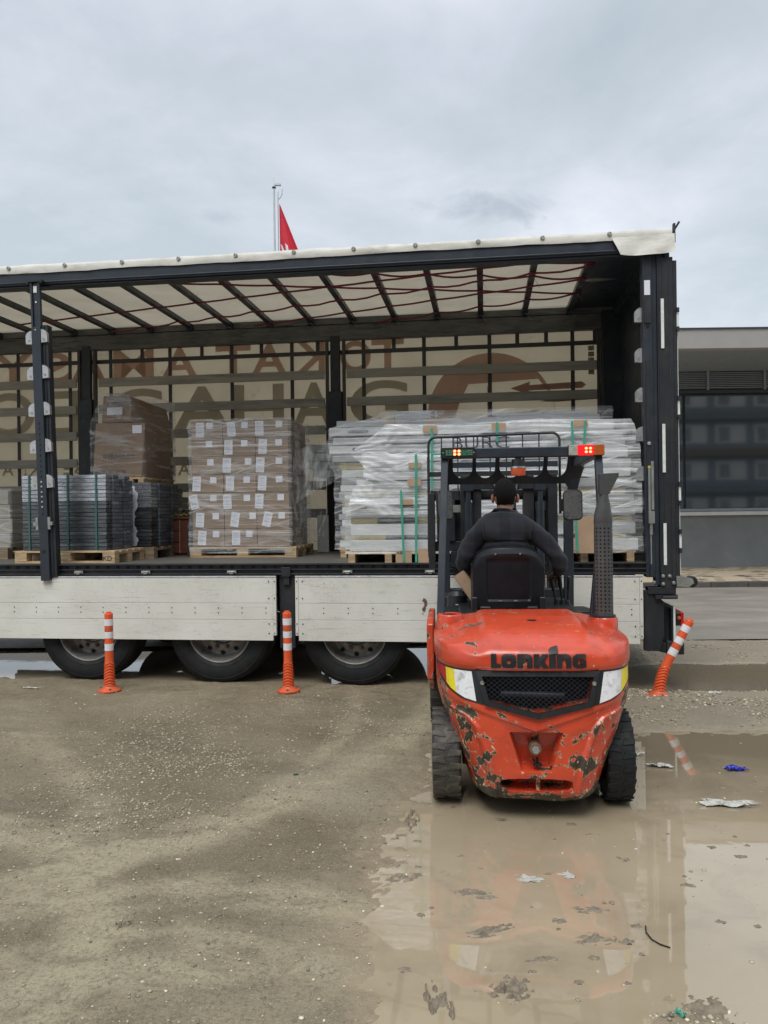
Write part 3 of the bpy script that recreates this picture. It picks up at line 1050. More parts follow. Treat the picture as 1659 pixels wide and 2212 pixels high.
clods = [(0.16, 2.55, 0.05, 0.13, 0.018, 0.1, 'narrow dark mud clod with a dead leaf, lowest and leftmost in the tan puddle'),
         (0.41, 2.62, 0.085, 0.07, 0.026, 0.3, 'largest rounded mud clod, in the middle foreground of the puddle'),
         (0.39, 2.98, 0.11, 0.035, 0.014, 0.35, 'long thin dark mud streak above the largest rounded clod'),
         (0.37, 3.27, 0.12, 0.035, 0.012, -0.35, 'dark mud streak slanting down right, farthest of the central streaks'),
         (0.78, 2.92, 0.09, 0.05, 0.012, 0.1, 'flat pale brown mud clod left of the curved twig'),
         (1.03, 2.50, 0.10, 0.08, 0.014, 0.2, 'dark mud clod at the pebbly shoal with green scraps'),
         (0.55, 2.79, 0.07, 0.02, 0.009, 0.1, 'short mud streak between the curved twig and the rounded clod'),
         (0.82, 3.13, 0.09, 0.03, 0.010, -0.1, 'small forked mud streak right of centre beyond the twig'),
         (0.12, 4.05, 0.05, 0.16, 0.016, -0.05, 'dark crusted mud ridge at the shore left of the forklift'),
         (0.06, 3.42, 0.10, 0.05, 0.012, 0.3, 'dark mud patch on the left shore of the puddle')]
for i, c in enumerate(clods):
    clod(*c, seed=i * 3.1)


def litter(name, x, y, z, sx, sy, h, rz, m, label, cat, seed, group=None):
    U, V = np.meshgrid(np.linspace(-1, 1, 26), np.linspace(-1, 1, 16))
    ed = 0.75 + 0.35 * vnoise(U * 3 + seed, V * 3, seed)
    P = np.stack([U * sx * ed + 0.15 * sx * vnoise(V * 4, U * 2, seed), V * sy * ed, h * (0.6 + 0.8 * fbm(U * 2.7 + seed, V * 2.7, seed + 1, 3))], -1)
    P2 = P.copy(); P2[..., 2] -= 0.0015
    b = MB().grid(P).grid(P2[::-1])
    o = b.build(name, m, smooth=True, recalc=False)
    o.location = (x, y, z)
    o.rotation_euler = (0, 0, rz)
    return tag(o, label, cat, group)


litter('plastic_scrap', 2.16, 4.77, 0.006, 0.075, 0.03, 0.016, -0.1, 'blue_litter', 'crumpled blue plastic scrap lying in the wet mud at the right', 'litter', 1.0)
litter('plastic_bag', 1.87, 4.22, 0.006, 0.15, 0.045, 0.014, -0.15, 'white_litter', 'torn pale plastic bag nearest the forklift tyre at the right', 'litter', 2.0)
litter('plastic_scrap', 1.72, 4.86, 0.004, 0.08, 0.03, 0.012, -0.2, 'white_litter', 'crumpled pale scrap between the forklift tyre and the blue plastic', 'litter', 3.0)
litter('plastic_scrap', 1.66, 5.11, 0.004, 0.06, 0.03, 0.012, 0.0, 'white_litter', 'small clear scrap in the wet mud just behind the forklift tyre', 'litter', 4.0)
litter('drink_carton', 2.85, 6.66, 0.014, 0.06, 0.045, 0.02, 0.1, 'white_litter', 'flattened white carton on the gravel strip beside the far puddle', 'litter', 5.0)
litter('plastic_ring', 0.62, 3.40, 0.0, 0.065, 0.035, 0.003, -0.3, 'white_litter', 'clear plastic scrap floating in the middle of the tan puddle', 'litter', 6.0)
litter('plastic_ring', 0.80, 3.43, 0.0, 0.035, 0.035, 0.003, 0.5, 'white_litter', 'small clear plastic scrap floating right beside a larger clear one', 'litter', 7.0)
litter('strap_scrap', 0.93, 2.47, 0.006, 0.012, 0.022, 0.010, 0.4, 'green_strap', 'tiny green strapping scrap on the pebbly shoal', 'litter', 8.0)
litter('plastic_scrap', -0.56, 4.72, 0.022, 0.018, 0.014, 0.010, 0.4, 'green_strap_dark', 'dark green scrap alone on the dry dirt left of the forklift', 'litter', 9.0)
litter('dead_leaf', -1.04, 3.0, 0.022, 0.03, 0.02, 0.014, 0.4, 'mud', 'black crumpled leaf in the middle of the dry dirt', 'leaf', 10.0)
litter('dead_leaf', -1.75, 2.75, 0.022, 0.04, 0.014, 0.010, 0.4, 'mud', 'black crumpled leaf near the left edge of the dry dirt', 'leaf', 11.0)
litter('dead_leaf', -1.18, 2.36, 0.022, 0.03, 0.014, 0.010, 0.2, 'mud', 'black crumpled leaf nearest the camera on the dirt', 'leaf', 12.0)
litter('paper_scrap', -3.33, 7.22, 0.022, 0.10, 0.012, 0.006, -0.2, 'white_litter', 'pale sliver of paper by the leftmost trailer tyre', 'litter', 13.0)
tb = MB().tube([(1.0, 3.0, 0.004), (0.985, 2.95, 0.006), (0.99, 2.90, 0.006), (1.01, 2.87, 0.005), (1.04, 2.85, 0.003)], 0.0028, 6)
tag(tb.build('twig', 'hole', smooth=True), 'thin curved dark twig floating in the puddle', 'twig')
crb = MB()
for i in range(60):
    x, y = rng.uniform(0.05, 2.2), rng.uniform(2.2, 4.6)
    q = rng.uniform(0.005, 0.020)
    U, V = np.meshgrid(np.linspace(-1, 1, 9), np.linspace(-1, 1, 8))
    hh = 0.005 * (0.9 - (U**2 + V**2) * 0.9 + 0.9 * fbm(U * 2 + i, V * 2, i, 3))
    crb.grid(np.stack([x + U * q * 1.6, y + V * q, np.clip(hh, -0.01, 0.009)], -1))
tag(crb.build('mud_crumbs', 'mud', smooth=True, recalc=False), 'small dark mud crumbs floating on the tan puddle', kind='stuff')

# manhole on the road
mh = empty('manhole_cover', (3.45, 11.9, 0.036))
tag(mh, 'round iron manhole cover with a faded yellow painted ring', 'manhole')
MB().lathe([(0.0, 0.012), (0.42, 0.012), (0.44, 0.0)], 32).build('lid', 'manhole', mh)
MB().lathe([(0.58, 0.003), (0.72, 0.003), (0.72, 0.0)], 40).build('painted_ring', 'yellow_paint', mh)

# kerb and paving
kb = MB().box(-0.372, 0.372, 0, 0.15, 0, 0.125)
k0 = kb.build('kerb_stone', 'kerb', bevel=0.012)
kroot = empty('kerb', (0, 15.5, 0.0))
tag(kroot, 'row of wet concrete kerb stones along the far pavement', 'kerb')
k0.parent = kroot
k0.location = (6.2, 0, 0.012)
for i in range(-6, 12):
    if i != 0:
        share(k0, kroot, (6.2 + i * 0.75, 0, 0.012 + rng.uniform(-0.004, 0.004)))
pv = MB().box(-12, 30, 15.66, 19.8, -0.02, 0.105).build('pavement', 'paver')
tag(pv, kind='structure')
pa = MB().box(-0.097, 0.097, -0.047, 0.047, 0, 0.02).build('paving_block', 'paver', pv, bevel=0.004)
pdk = MB().box(-0.097, 0.097, -0.047, 0.047, 0, 0.02).build('paving_block', 'paver_dark', pv, bevel=0.004)
first = {0: pa, 1: pdk}
used = {0: False, 1: False}
cnt = 0
for j in range(13):
    for i in range(22):
        if cnt >= 298: break
        t_ = 1 if rng.rand() < 0.16 else 0
        loc = (6.15 + i * 0.2 + (0.1 if j % 2 else 0), 15.72 + j * 0.1, 0.107)
        if not used[t_]:
            first[t_].location = loc; used[t_] = True
        else:
            share(first[t_], pv, loc)
        cnt += 1
rest = MB(); rest2 = MB()
for j in range(13, 38):
    for i in range(26):
        x = 6.15 + i * 0.2 + (0.1 if j % 2 else 0); y = 15.72 + j * 0.1
        (rest2 if rng.rand() < 0.16 else rest).box(x - 0.097, x + 0.097, y - 0.047, y + 0.047, 0.107, 0.127)
rest.build('far_paving_blocks', 'paver', pv, kind='stuff')
rest2.build('far_dark_paving_blocks', 'paver_dark', pv, kind='stuff')

# ------------------------------------------------------------------ building on the right
bd = empty('low_building', (4.6, 19.6, 0.1))
tag(bd, 'low grey building with an overhanging cream roof edge and dark ribbon window behind the trailer', 'building')
BX0, BX1 = 4.6, 26.0


def bb(name, m, x0, x1, y0, y1, z0, z1, parent=bd, bevel=0.0):
    return MB().box(x0, x1, y0, y1, z0, z1).build(name, m, parent, off=(4.6, 19.6, 0.1), bevel=bevel)


bb('lower_wall', 'wall_grey', BX0, BX1, 19.6, 19.8, 0.1, 1.44)
bb('window_sill', 'sill', BX0, BX1, 19.5, 19.8, 1.445, 1.535, bevel=0.01)
bb('window_sill', 'louvre', BX0, BX1, 19.56, 19.8, 1.54, 1.62, bevel=0.01)
bb('upper_wall', 'wall_dark', BX0, BX1, 19.62, 19.8, 5.12, 5.3)
bb('roof', 'concrete', BX0 - 0.3, BX1, 16.2, 31, 5.20, 5.30)
bb('roof_fascia', 'concrete', BX0 - 0.3, BX1, 16.18, 16.45, 4.99, 5.395)
bb('roof_trim', 'louvre_frame', BX0 - 0.3, BX1, 16.15, 16.46, 5.397, 5.42)
bb('side_wall', 'wall_grey', BX0, BX0 + 0.2, 19.81, 31, 0.1, 5.19)
bb('ceiling_soffit', 'wall_dark', BX0 - 0.2, BX1, 16.46, 19.6, 5.12, 5.19)
wn = bb('ribbon_window', 'louvre_frame', BX0, BX1, 19.66, 19.72, 4.56, 4.64)
for i in range(7):
    x0 = BX0 + i * 3.1
    gl = MB().box(x0 + 0.03, x0 + 3.06, 19.68, 19.70, 1.63, 4.55).build('pane', 'glass', wn, off=(4.6, 19.6, 0.1))
bb('interior_wall', 'wall_dark', BX0, BX1, 19.81, 19.9, 1.45, 5.1)
MB().box(BX0, BX1, 19.9, 24, 1.7, 1.75).build('interior_counter', 'wall_dark', bd, off=(4.6, 19.6, 0.1))
# louvre band
lv = bb('louvre_band', 'louvre_frame', BX0, BX1, 19.68, 19.72, 4.66, 5.11)
sl = None
for k in range(9):
    z = 4.69 + k * 0.047
    for seg in range(4):
        x0 = 6.9 + seg * 1.45
        if sl is None:
            sl = MB().box(0, 1.36, -0.035, 0.0, 0, 0.022).build('slat', 'louvre', lv)
            sl.location = (x0 - 4.6, 0.07, z - 0.1)
        else:
            share(sl, lv, (x0 - 4.6, 0.07, z - 0.1))
for seg in range(5):
    MB().box(6.82 + seg * 1.45, 6.88 + seg * 1.45, 19.60, 19.68, 4.64, 5.12).build('louvre_post', 'louvre', lv, off=(4.6, 19.6, 0.1))
tx = glyph('D-9T', 10.15, 10.48, 3.62, 3.76, 0.002)
tx.v = [(x, 19.67 + y, z) for x, y, z in tx.v]
tx.build('window_lettering', 'sill', bd, off=(4.6, 19.6, 0.1))

# building across the yard, seen only in the dark window
ob = empty('office_building', (12, -26, 0))
tag(ob, 'six storey office building across the yard mirrored in the dark window', 'building')
MB().box(-30, 30, -8, 0, 0, 19.5).build('wall', 'wall_dark', ob)
for fl_ in range(6):
    MB().box(-30.1, 30.1, 0.0, 0.5, 2.9 + fl_ * 3.1, 3.5 + fl_ * 3.1).build('floor_band', ('wall_grey', 'wood_dark')[fl_ % 2], ob)
    for i in range(8):
        w_ = MB().box(3.0 + i * 3.3, 5.6 + i * 3.3, 0.0, 0.06, 0.9 + fl_ * 3.1, 2.5 + fl_ * 3.1).build('window', 'sill', ob)
        MB().box(3.3 + i * 3.3, 4.2 + i * 3.3, 0.06, 0.09, 1.1 + fl_ * 3.1, 2.3 + fl_ * 3.1).build('pane', 'glass', w_)
# far shed seen under the trailer and in the puddles
sh = empty('warehouse', (-14, 40, 0))
tag(sh, 'pale grey warehouse far behind the trailer, glimpsed under it at the left', 'building')
MB().box(-16, 13, 0, 12, 0, 5.0).build('wall', 'wall_grey', sh)
MB().prism([(-16.3, 5.0), (13.3, 5.0), (13.3, 5.25), (-1.5, 6.0), (-16.3, 5.25)], -0.3, 12.3).build('roof', 'concrete', sh)
for i in range(6):
    MB().box(-13 + i * 4.2, -10.5 + i * 4.2, -0.05, 0.0, 0.0, 3.4).build('loading_door', 'louvre', sh)

# flagpoles
fp = empty('flagpole', (-3.03, 22.0, 0))
tag(fp, 'tall pale flagpole with a small floodlight at its top, left of the flag', 'flagpole')
MB().cyl((0, 0, 0), (0, 0, 10.93), 0.034, 0.028, 16).build('pole', 'pole', fp, smooth='auto')
MB().lathe([(0.0, 10.97), (0.055, 10.96), (0.055, 10.93), (0.03, 10.92)], 16).build('pole_cap', 'frame_black', fp)
MB().cyl((0, 0, 10.97), (0, 0, 11.23), 0.006).build('antenna', 'pole', fp)
MB().box(0.02, 0.2, -0.04, 0.04, 11.0, 11.05).build('floodlight', 'pole', fp)
fp2 = empty('flagpole', (-2.96, 22.3, 0))
tag(fp2, 'thinner flagpole directly right of the tall one, carrying the red flag', 'flagpole')
MB().cyl((0, 0, 0), (0, 0, 10.6), 0.018, 0.016, 12).build('pole', 'pole', fp2, smooth='auto')
MB().tube([(0, 0, 10.6), (0, 0, 10.95), ], 0.015, 6).build('finial', 'pole', fp2)
MB().tube([(0, 0, 10.72), (0.07, 0, 10.78), (0.12, 0, 10.88), (0.13, 0, 11.02)], 0.014, 6).build('hook', 'pole', fp2)
# flag hanging nearly limp: a narrow triangle widening downwards, with folds
nv, nu = 60, 30
T = np.linspace(0, 1, nv)[:, None]; U = np.linspace(0, 1, nu)[None, :]
Zf = 10.55 - 3.4 * T + 0 * U
Wd = 0.02 + 0.62 * (T * 3.4 / 1.6)**1.0
Xf = 0.045 + np.minimum(Wd, 0.85) * U
Yf = 0.10 * np.sin(U * 9 + 1.0) * T + 0.05 * np.sin(U * 17 + T * 4) * T - 0.02
Pf = np.stack([Xf + 0 * Zf, Yf + 0 * Zf, Zf], -1)
fg = empty('flag', (-2.96, 22.24, 0))
tag(fg, 'limp red flag with a white crescent edge hanging from the thinner flagpole', 'flag')
MB().grid(Pf).build('cloth', 'flag_red', fg, smooth=True, recalc=False)


def flag_pt(x, z):
    t_ = (10.55 - z) / 3.4
    wd = min(0.02 + 0.62 * (t_ * 3.4 / 1.6), 0.85)
    u = (x - 0.045) / wd
    return (x, 0.10 * math.sin(u * 9 + 1) * t_ + 0.05 * math.sin(u * 17 + t_ * 4) * t_ - 0.02 - 0.025, z)


cr = MB()
for xs in ([(0.05, 9.42, 0.0), (0.10, 9.36, 0.05), (0.15, 9.2, 0.06), (0.19, 9.0, 0.03)], [(0.20, 9.42, 0.0), (0.25, 9.34, 0.07), (0.275, 9.15, 0.075), (0.28, 8.9, 0.07), (0.26, 8.6, 0.05)]):
    pts = []
    for x, z, w in xs:
        pts.append((flag_pt(x - w / 2, z), flag_pt(x + w / 2, z)))
    V = [p for q in pts for p in q]
    cr.add(V, [(2 * i, 2 * i + 1, 2 * i + 3, 2 * i + 2) for i in range(len(pts) - 1)])
cr.build('crescent', 'flag_white', fg, recalc=False)

# ------------------------------------------------------------------ semi-trailer
TR = empty('semi_trailer', tw(0, 0), TROT)
tag(TR, 'curtain-sided semi trailer with its near side open and white drop boards folded down', 'trailer')


def tp(name, m, b, parent=TR, **kw):
    return b.build(name, m, parent, **kw)


SL, SR, WD = -11.0, 2.62, 2.50
tp('deck', 'deck', MB().box(SL, 2.45, 0.05, WD - 0.05, 1.10, 1.150))
# near side rail with a row of punched holes: sloped lip, web and lower flange
def side_rail(w, sgn):
    b = MB()
    b.box(SL, 2.36, w, w + sgn * 0.05, 1.045, 1.062)
    b.box(SL, 2.36, w + sgn * 0.02, w + sgn * 0.05, 1.062, 1.14)
    b.box(SL, 2.36, w - sgn * 0.01, w + sgn * 0.05, 1.14, 1.156)
    b.box(SL, 2.36, w + sgn * 0.0, w + sgn * 0.02, 1.092, 1.103)
    return b


tp('side_rail', 'frame_black', side_rail(0.0, 1), bevel=0.003)
tp('side_rail', 'frame_black', side_rail(WD, -1), bevel=0.003)
hb = MB()
for i in range(64):
    s = 2.2 - i * 0.105
    hb.cyl((s, 0.0195, 1.122), (s, 0.013, 1.122), 0.016, n=10)
tp('punched_holes', 'hole', hb, kind='stuff')
clip = MB().box(-0.045, 0.045, -0.012, 0.0, -0.014, 0.014).cyl((-0.03, -0.016, 0.0), (0.03, -0.016, 0.0), 0.008, n=8).box(-0.018, 0.018, -0.024, 0.0, -0.02, -0.008)
clip = tp('board_latch', 'steel_grey', clip)
clip.location = (-4.95, -0.001, 1.078)
for s in (-4.0, -3.02, -2.33, -1.47, -0.35, 0.42, 1.35):
    share(clip, TR, (s, -0.001, 1.078))


# drop boards: each three planks with a bead at the top, end caps and paired rivets
def drop_board(s0, s1, w, label=None, sgn=-1):
    r = empty('side_board', (s0, w, 0.43))
    r.parent = TR
    if label:
        r['label'] = label
    Ln = s1 - s0
    th = 0.028
    for z0, z1 in ((0.0, 0.196), (0.198, 0.352), (0.354, 0.590)):
        b = MB().box(0.03, Ln - 0.03, sgn * th, 0, z0, z1)
        b.build('plank', 'board', r, bevel=0.003)
    MB().box(0.0, Ln, sgn * th - 0.004 * -sgn * 0, 0.0, 0.592, 0.600).cyl((0, sgn * 0.02, 0.604), (Ln, sgn * 0.02, 0.604), 0.007, n=10).build('top_bead', 'aluminium', r)
    for a, c in ((0.0, 0.029), (Ln - 0.029, Ln)):
        MB().box(a, c, sgn * th - 0.003, 0, 0.05 if a > 0 else 0.05, 0.59).build('end_cap', 'board', r, bevel=0.002)
    for c in (0.06, Ln - 0.06):
        MB().box(c - 0.022, c + 0.022, sgn * 0.02 - 0.001, 0.0, -0.0, 0.055).build('corner_latch', 'aluminium', r)
    rv = MB()
    k = 0
    x = Ln - 0.10
    while x > 0.05:
        for z in (0.262, 0.308):
            rv.cyl((x, sgn * th, z), (x, sgn * th - 0.0035, z), 0.0055, n=6)
        x -= 0.232
    for z in (0.07, 0.16, 0.40, 0.56):
        for x in (0.015, Ln - 0.015, 0.07, Ln - 0.07):
            rv.cyl((x, sgn * th - 0.003, z), (x, sgn * th - 0.0065, z), 0.006, n=6)
    rv.build('rivets', 'hole', r, kind='stuff')
    return r


drop_board(-5.35, -1.03, -0.01, 'long scuffed white drop board left of the gap between boards')
drop_board(-0.845, 2.31, -0.01, 'scuffed white drop board right of the gap, behind the forklift')
drop_board(-8.6, -5.55, -0.01)
drop_board(-5.35, -1.03, WD + 0.04)
drop_board(-0.845, 2.31, WD + 0.04)
U, V = np.meshgrid(np.linspace(-1, 1, 13), np.linspace(-1, 1, 19))
pt_ = MB()
for q in range(9):
    a_ = np.linspace(0, 2 * math.pi, 14, endpoint=False)
    cx_, cz_ = 0.372 + rng.uniform(-0.010, 0.010), 0.79 + rng.uniform(-0.075, 0.075)
    rr_ = 0.007 + 0.012 * rng.rand(14)
    pt_.add([(cx_ + r_ * math.cos(t_), -0.0395 - 0.0003 * q, cz_ + 1.3 * r_ * math.sin(t_)) for r_, t_ in zip(rr_, a_)], [tuple(range(14))])
tp('peeled_paint', 'rust_bolt', pt_, recalc=False, kind='stuff')
# posts in the gaps
for s in (-0.94, -5.45):
    tp('board_post', 'frame_black', MB().box(s - 0.075, s + 0.075, 0.03, 0.12, 0.35, 1.04).box(s - 0.03, s + 0.03, 0.0, 0.03, 0.95, 1.07).box(s - 0.045, s + 0.045, -0.012, 0.0, 1.03, 1.12), bevel=0.004)
# chassis
for w in (0.62, 1.88):
    tp('chassis_beam', 'frame_black', MB().box(-9.5, 2.3, w - 0.06, w + 0.06, 0.72, 1.09), bevel=0.01)
for s in np.arange(-5.2, 2.3, 0.62):
    tp('cross_member', 'frame_black', MB().box(s - 0.03, s + 0.03, 0.12, WD - 0.12, 0.95, 1.08))

# wheels
AX = (-2.96, -1.62, -0.30)


def wheel(s, w, face):
    r = empty('wheel', (s, w, 0.505))
    r.parent = TR
    # tyre: cross-section (radius, offset) revolved about the axle
    hw = 0.17
    prof = []
    for a in np.linspace(0, math.pi, 15):
        prof.append((0.40 + 0.0 + 0.0 * a, 0))
    sec = [(0.300, -0.135), (0.315, -0.150), (0.35, -0.163), (0.40, -0.170), (0.44, -0.168), (0.475, -0.157), (0.490, -0.147), (0.499, -0.135), (0.505, -0.10),
           (0.505, -0.082), (0.495, -0.078), (0.495, -0.066), (0.507, -0.062), (0.507, -0.005), (0.496, -0.002), (0.496, 0.002), (0.507, 0.005), (0.507, 0.062), (0.495, 0.066), (0.495, 0.078), (0.505, 0.082),
           (0.505, 0.10), (0.499, 0.135), (0.490, 0.147), (0.475, 0.157), (0.44, 0.168), (0.40, 0.170), (0.35, 0.163), (0.315, 0.150), (0.300, 0.135)]
    b = MB().lathe(sec, 72, axis='Y')
    t = b.build('tyre', 'rubber', r, smooth='auto')
    rb = MB().lathe([(0.452, face * 0.1695), (0.457, face * 0.172), (0.462, face * 0.1695)], 72, axis='Y').lathe([(0.338, face * 0.162), (0.343, face * 0.1655), (0.348, face * 0.162)], 72, axis='Y')
    rb.build('sidewall_ridge', 'rubber', t, smooth=True)
    f = face
    rim = MB().lathe([(0.306, f * 0.13), (0.312, f * 0.150), (0.302, f * 0.158), (0.296, f * 0.150), (0.288, f * 0.115), (0.268, f * 0.075), (0.252, f * 0.045), (0.235, f * 0.035), (0.205, f * 0.06), (0.165, f * 0.075), (0.135, f * 0.075), (0.125, f * 0.05)], 64, axis='Y')
    rm = rim.build('rim', 'rim', r, smooth=True)
    hs = MB(); nt = MB()
    for k in range(10):
        a = 2 * math.pi * (k + 0.5) / 10
        hs.cyl((0.222 * math.cos(a), f * 0.050, 0.222 * math.sin(a)), (0.226 * math.cos(a), f * 0.060, 0.226 * math.sin(a)), 0.021, n=12)
    hs.build('hand_holes', 'hole', rm, kind='stuff')
    for k in range(10):
        a = 2 * math.pi * k / 10
        c = (0.168 * math.cos(a), 0.168 * math.sin(a))
        b = MB().cyl((c[0], f * 0.075, c[1]), (c[0], f * 0.098, c[1]), 0.019, n=6).cyl((c[0], f * 0.072, c[1]), (c[0], f * 0.082, c[1]), 0.024, n=14).cyl((c[0], f * 0.098, c[1]), (c[0], f * 0.112, c[1]), 0.010, n=8)
        b.build('wheel_nut', 'rust_bolt', rm)
    MB().lathe([(0.0, f * 0.135), (0.085, f * 0.13), (0.105, f * 0.115), (0.115, f * 0.04)], 32, axis='Y').build('hub', 'black_plastic', r, smooth='auto')
    return r


for s in AX:
    wheel(s, 0.20, -1)
    wheel(s, WD - 0.20, 1)
    tp('axle', 'frame_black', MB().cyl((s, 0.25, 0.505), (s, WD - 0.25, 0.505), 0.065, n=16))
    # rubber mudguard arc over each wheel
    b = MB()
    for sg in (0.03, WD - 0.38):
        pts = []
        for a in np.linspace(R(20), R(160), 14):
            pts.append((s + 0.60 * math.cos(a), 0.505 + 0.50 * math.sin(a) + 0.02))
        P = np.array([[(x, sg + o_, z) for x, z in pts] for o_ in (0, 0.35)])
        b.grid(P)
    tp('mudguard', 'black_plastic', b, smooth=True)
    tp('suspension_arm', 'frame_black', MB().beam((s + 0.05, 0.62, 0.50), (s - 0.5, 0.62, 0.75), 0.07, 0.1).beam((s + 0.05, 1.88, 0.50), (s - 0.5, 1.88, 0.75), 0.07, 0.1))
tp('spray_flap', 'black_plastic', MB().box(0.42, 0.445, 0.05, 0.42, 0.50, 0.95).beam((0.44, 0.06, 0.5), (0.62, 0.06, 0.12), 0.02, 0.12, up=(1, 0, 0)))
tp('support_brace', 'frame_black', MB().beam((0.42, 0.08, 0.55), (0.62, 0.08, 0.16), 0.05, 0.10, up=(1, 0, 0)))

# near top rail, tarp edge and eyelets
tp('top_rail', 'frame', MB().box(SL, 2.50, 0.0, 0.10, 3.915, 4.045).box(SL, 2.50, -0.012, 0.0, 3.93, 3.945).box(SL, 2.5, 0.02, 0.14, 3.895, 3.913), bevel=0.006)
tp('top_rail', 'dirty_beam', MB().box(SL, 2.55, WD - 0.09, WD, 3.795, 3.99).box(SL, 2.55, WD - 0.10, WD - 0.002, 3.992, 4.075), bevel=0.01)
nu = 260
S_ = np.linspace(SL, 2.60, nu)
rows = []
for t_, (w, z) in enumerate([(-0.012, 4.028), (-0.016, 4.05), (-0.012, 4.085), (-0.006, 4.108), (0.02, 4.118), (0.25, 4.10)]):
    wob = 0.006 * vnoise(S_ * 3.1, t_ * 0.7) + 0.003 * vnoise(S_ * 9, t_)
    rows.append(np.stack([S_, np.full(nu, w) - np.abs(wob) * (t_ < 4), z + wob * (1.0 if t_ in (0, 4) else 0.4)], -1))
tp('tarp_edge', 'band_tarp', MB().grid(np.array(rows)), smooth=True, recalc=False)
eb = MB().lathe([(0.010, 0.0), (0.010, -0.006), (0.014, -0.008), (0.019, -0.006), (0.021, 0.0)], 16, axis='Y').cyl((0, -0.001, 0), (0, -0.006, 0), 0.012, n=10)
eb = tp('eyelet', 'steel_grey', eb, smooth=True)
eys = [-4.98, -4.28]
eys = [-3.98 + 0.0, -3.36, -2.47, -1.93, -1.37, -0.81, -0.25, 0.31, 0.88, 1.45, 2.06]
eyx = [(28, 577), (270, 568), (392, 561), (516, 555), (643, 549), (772, 543), (904, 536), (1038, 529), (1174, 521), (1315, 510)]
eys = [-3.711, -2.529, -1.956, -1.389, -0.823, -0.253, 0.324, 0.899, 1.475, 2.062]
eb.location = (eys[0], -0.022, 4.085)
for s in eys[1:] + [-4.9, -5.5, -3.12]:
    share(eb, TR, (s, -0.022, 4.085))
# loose tarp flap at the rear corner
U, V = np.meshgrid(np.linspace(0, 1, 24), np.linspace(0, 1, 14))
s_ = 2.08 + 0.54 * U + 0.07 * V * (1 - U)
P = np.stack([s_, -0.02 - 0.035 * V - 0.012 * np.sin(U * 9 + V * 3) * V, 4.05 - V * (0.165 + 0.02 * np.sin(U * 3.0)) + 0.01 * U], -1)
tp('tarp_flap', 'band_tarp', MB().grid(P), smooth=True, recalc=False)
tp('corner_bracket', 'frame_black', MB().box(2.61, 2.628, -0.02, 0.02, 3.98, 4.15).beam((2.618, 0, 4.09), (2.665, 0, 4.165), 0.018, 0.018))

# roof tarpaulin
U, V = np.meshgrid(np.linspace(SL, 2.02, 150), np.linspace(0.02, WD - 0.004, 60))
Z = 4.090 + 0.018 * np.sin(V / WD * math.pi) + 0.005 * fbm(U * 1.2, V * 7, 2.0, 3) - 0.10 * sstep(WD - 0.10, WD - 0.02, V)
tp('roof_tarp', 'roof_tarp', MB().grid(np.stack([U, V, Z], -1)), smooth=True, recalc=False)
tp('roof_header', 'frame', MB().box(2.0, 2.60, 0.11, WD - 0.11, 4.05, 4.085))
bow = tp('roof_bow', 'frame', MB().box(-0.032, 0.032, 0.10, WD - 0.09, 4.015, 4.07).box(-0.038, 0.038, 0.10, 0.16, 3.99, 4.07).box(-0.038, 0.038, WD - 0.16, WD - 0.09, 3.99, 4.07), bevel=0.004)
bow.location = (1.967, 0, 0)
for k in range(1, 16):
    share(bow, TR, (1.967 - k * 0.5285, 0, 0))
# maroon cords crossing in the roof
for ph, (a, b) in enumerate([((-3.4, 0.12), (2.0, 1.55)), ((-1.6, 0.12), (2.0, 0.95)), ((-4.8, 1.75), (2.0, 0.25)), ((-3.8, 2.25), (2.0, 0.55)), ((-1.9, 2.3), (2.0, 1.0)), ((-0.4, 2.35), (2.0, 1.5)), ((-0.2, 0.12), (2.0, 0.5))]):
    pts = []
    n = 40
    for i in range(n + 1):
        t_ = i / n
        s = a[0] + (b[0] - a[0]) * t_
        w = a[1] + (b[1] - a[1]) * t_
        sag = abs(math.sin((s - 1.967) / 0.5285 * math.pi))
        pts.append((s, w + 0.04 * sag * (1 if ph % 2 else -1), 4.00 - 0.02 * sag))
    tp('roof_cord', 'cord_red', MB().tube(pts, 0.010, 6), smooth=True)
# loose cable ties hanging from the bows
tie = MB()
for k in range(9):
    s = 1.967 - k * 0.5285
    for w in (0.9, 1.6, 2.3):
        d = rng.uniform(0.03, 0.09)
        tie.tube([(s, w, 4.0), (s + 0.03, w, 3.98), (s + 0.04 + d * 0.4, w, 3.98 - d)], 0.0022, 4)
tp('cable_ties', 'steel_grey', tie, kind='stuff')

# far side: curtain with webbing, print, laths and pillars
U, V = np.meshgrid(np.linspace(SL, 2.5, 160), np.linspace(1.05, 3.99, 40))
Wv = WD + 0.035 + 0.008 * fbm(U * 1.5, V * 2.0, 5.0, 3)
tp('side_curtain', 'side_tarp', MB().grid(np.stack([U, Wv, V], -1)), smooth=True, recalc=False)
WP = WD + 0.008
for s in (-5.243, -4.504, -3.932, -3.115, -2.281, -1.486, -0.561, 0.203, 1.013, 2.014):
    tp('webbing_strap', 'strap_dark', MB().box(s - 0.024, s + 0.024, WP - 0.006, WP - 0.003, 1.1, 3.83))
for s in (-4.87, -4.25, -3.494, -2.68, -1.885, -1.149, -0.175, 0.604, 1.352, 1.70, 2.281):
    tp('short_strap', 'strap_dark', MB().box(s - 0.024, s + 0.024, WP - 0.009, WP - 0.0065, 3.67, 3.83))
tp('webbing_band', 'strap_dark', MB().box(SL, 2.4, WP - 0.013, WP - 0.010, 3.628, 3.682))
tp('webbing_band', 'strap_dark', MB().box(SL, 2.4, WP - 0.013, WP - 0.010, 2.675, 2.705))
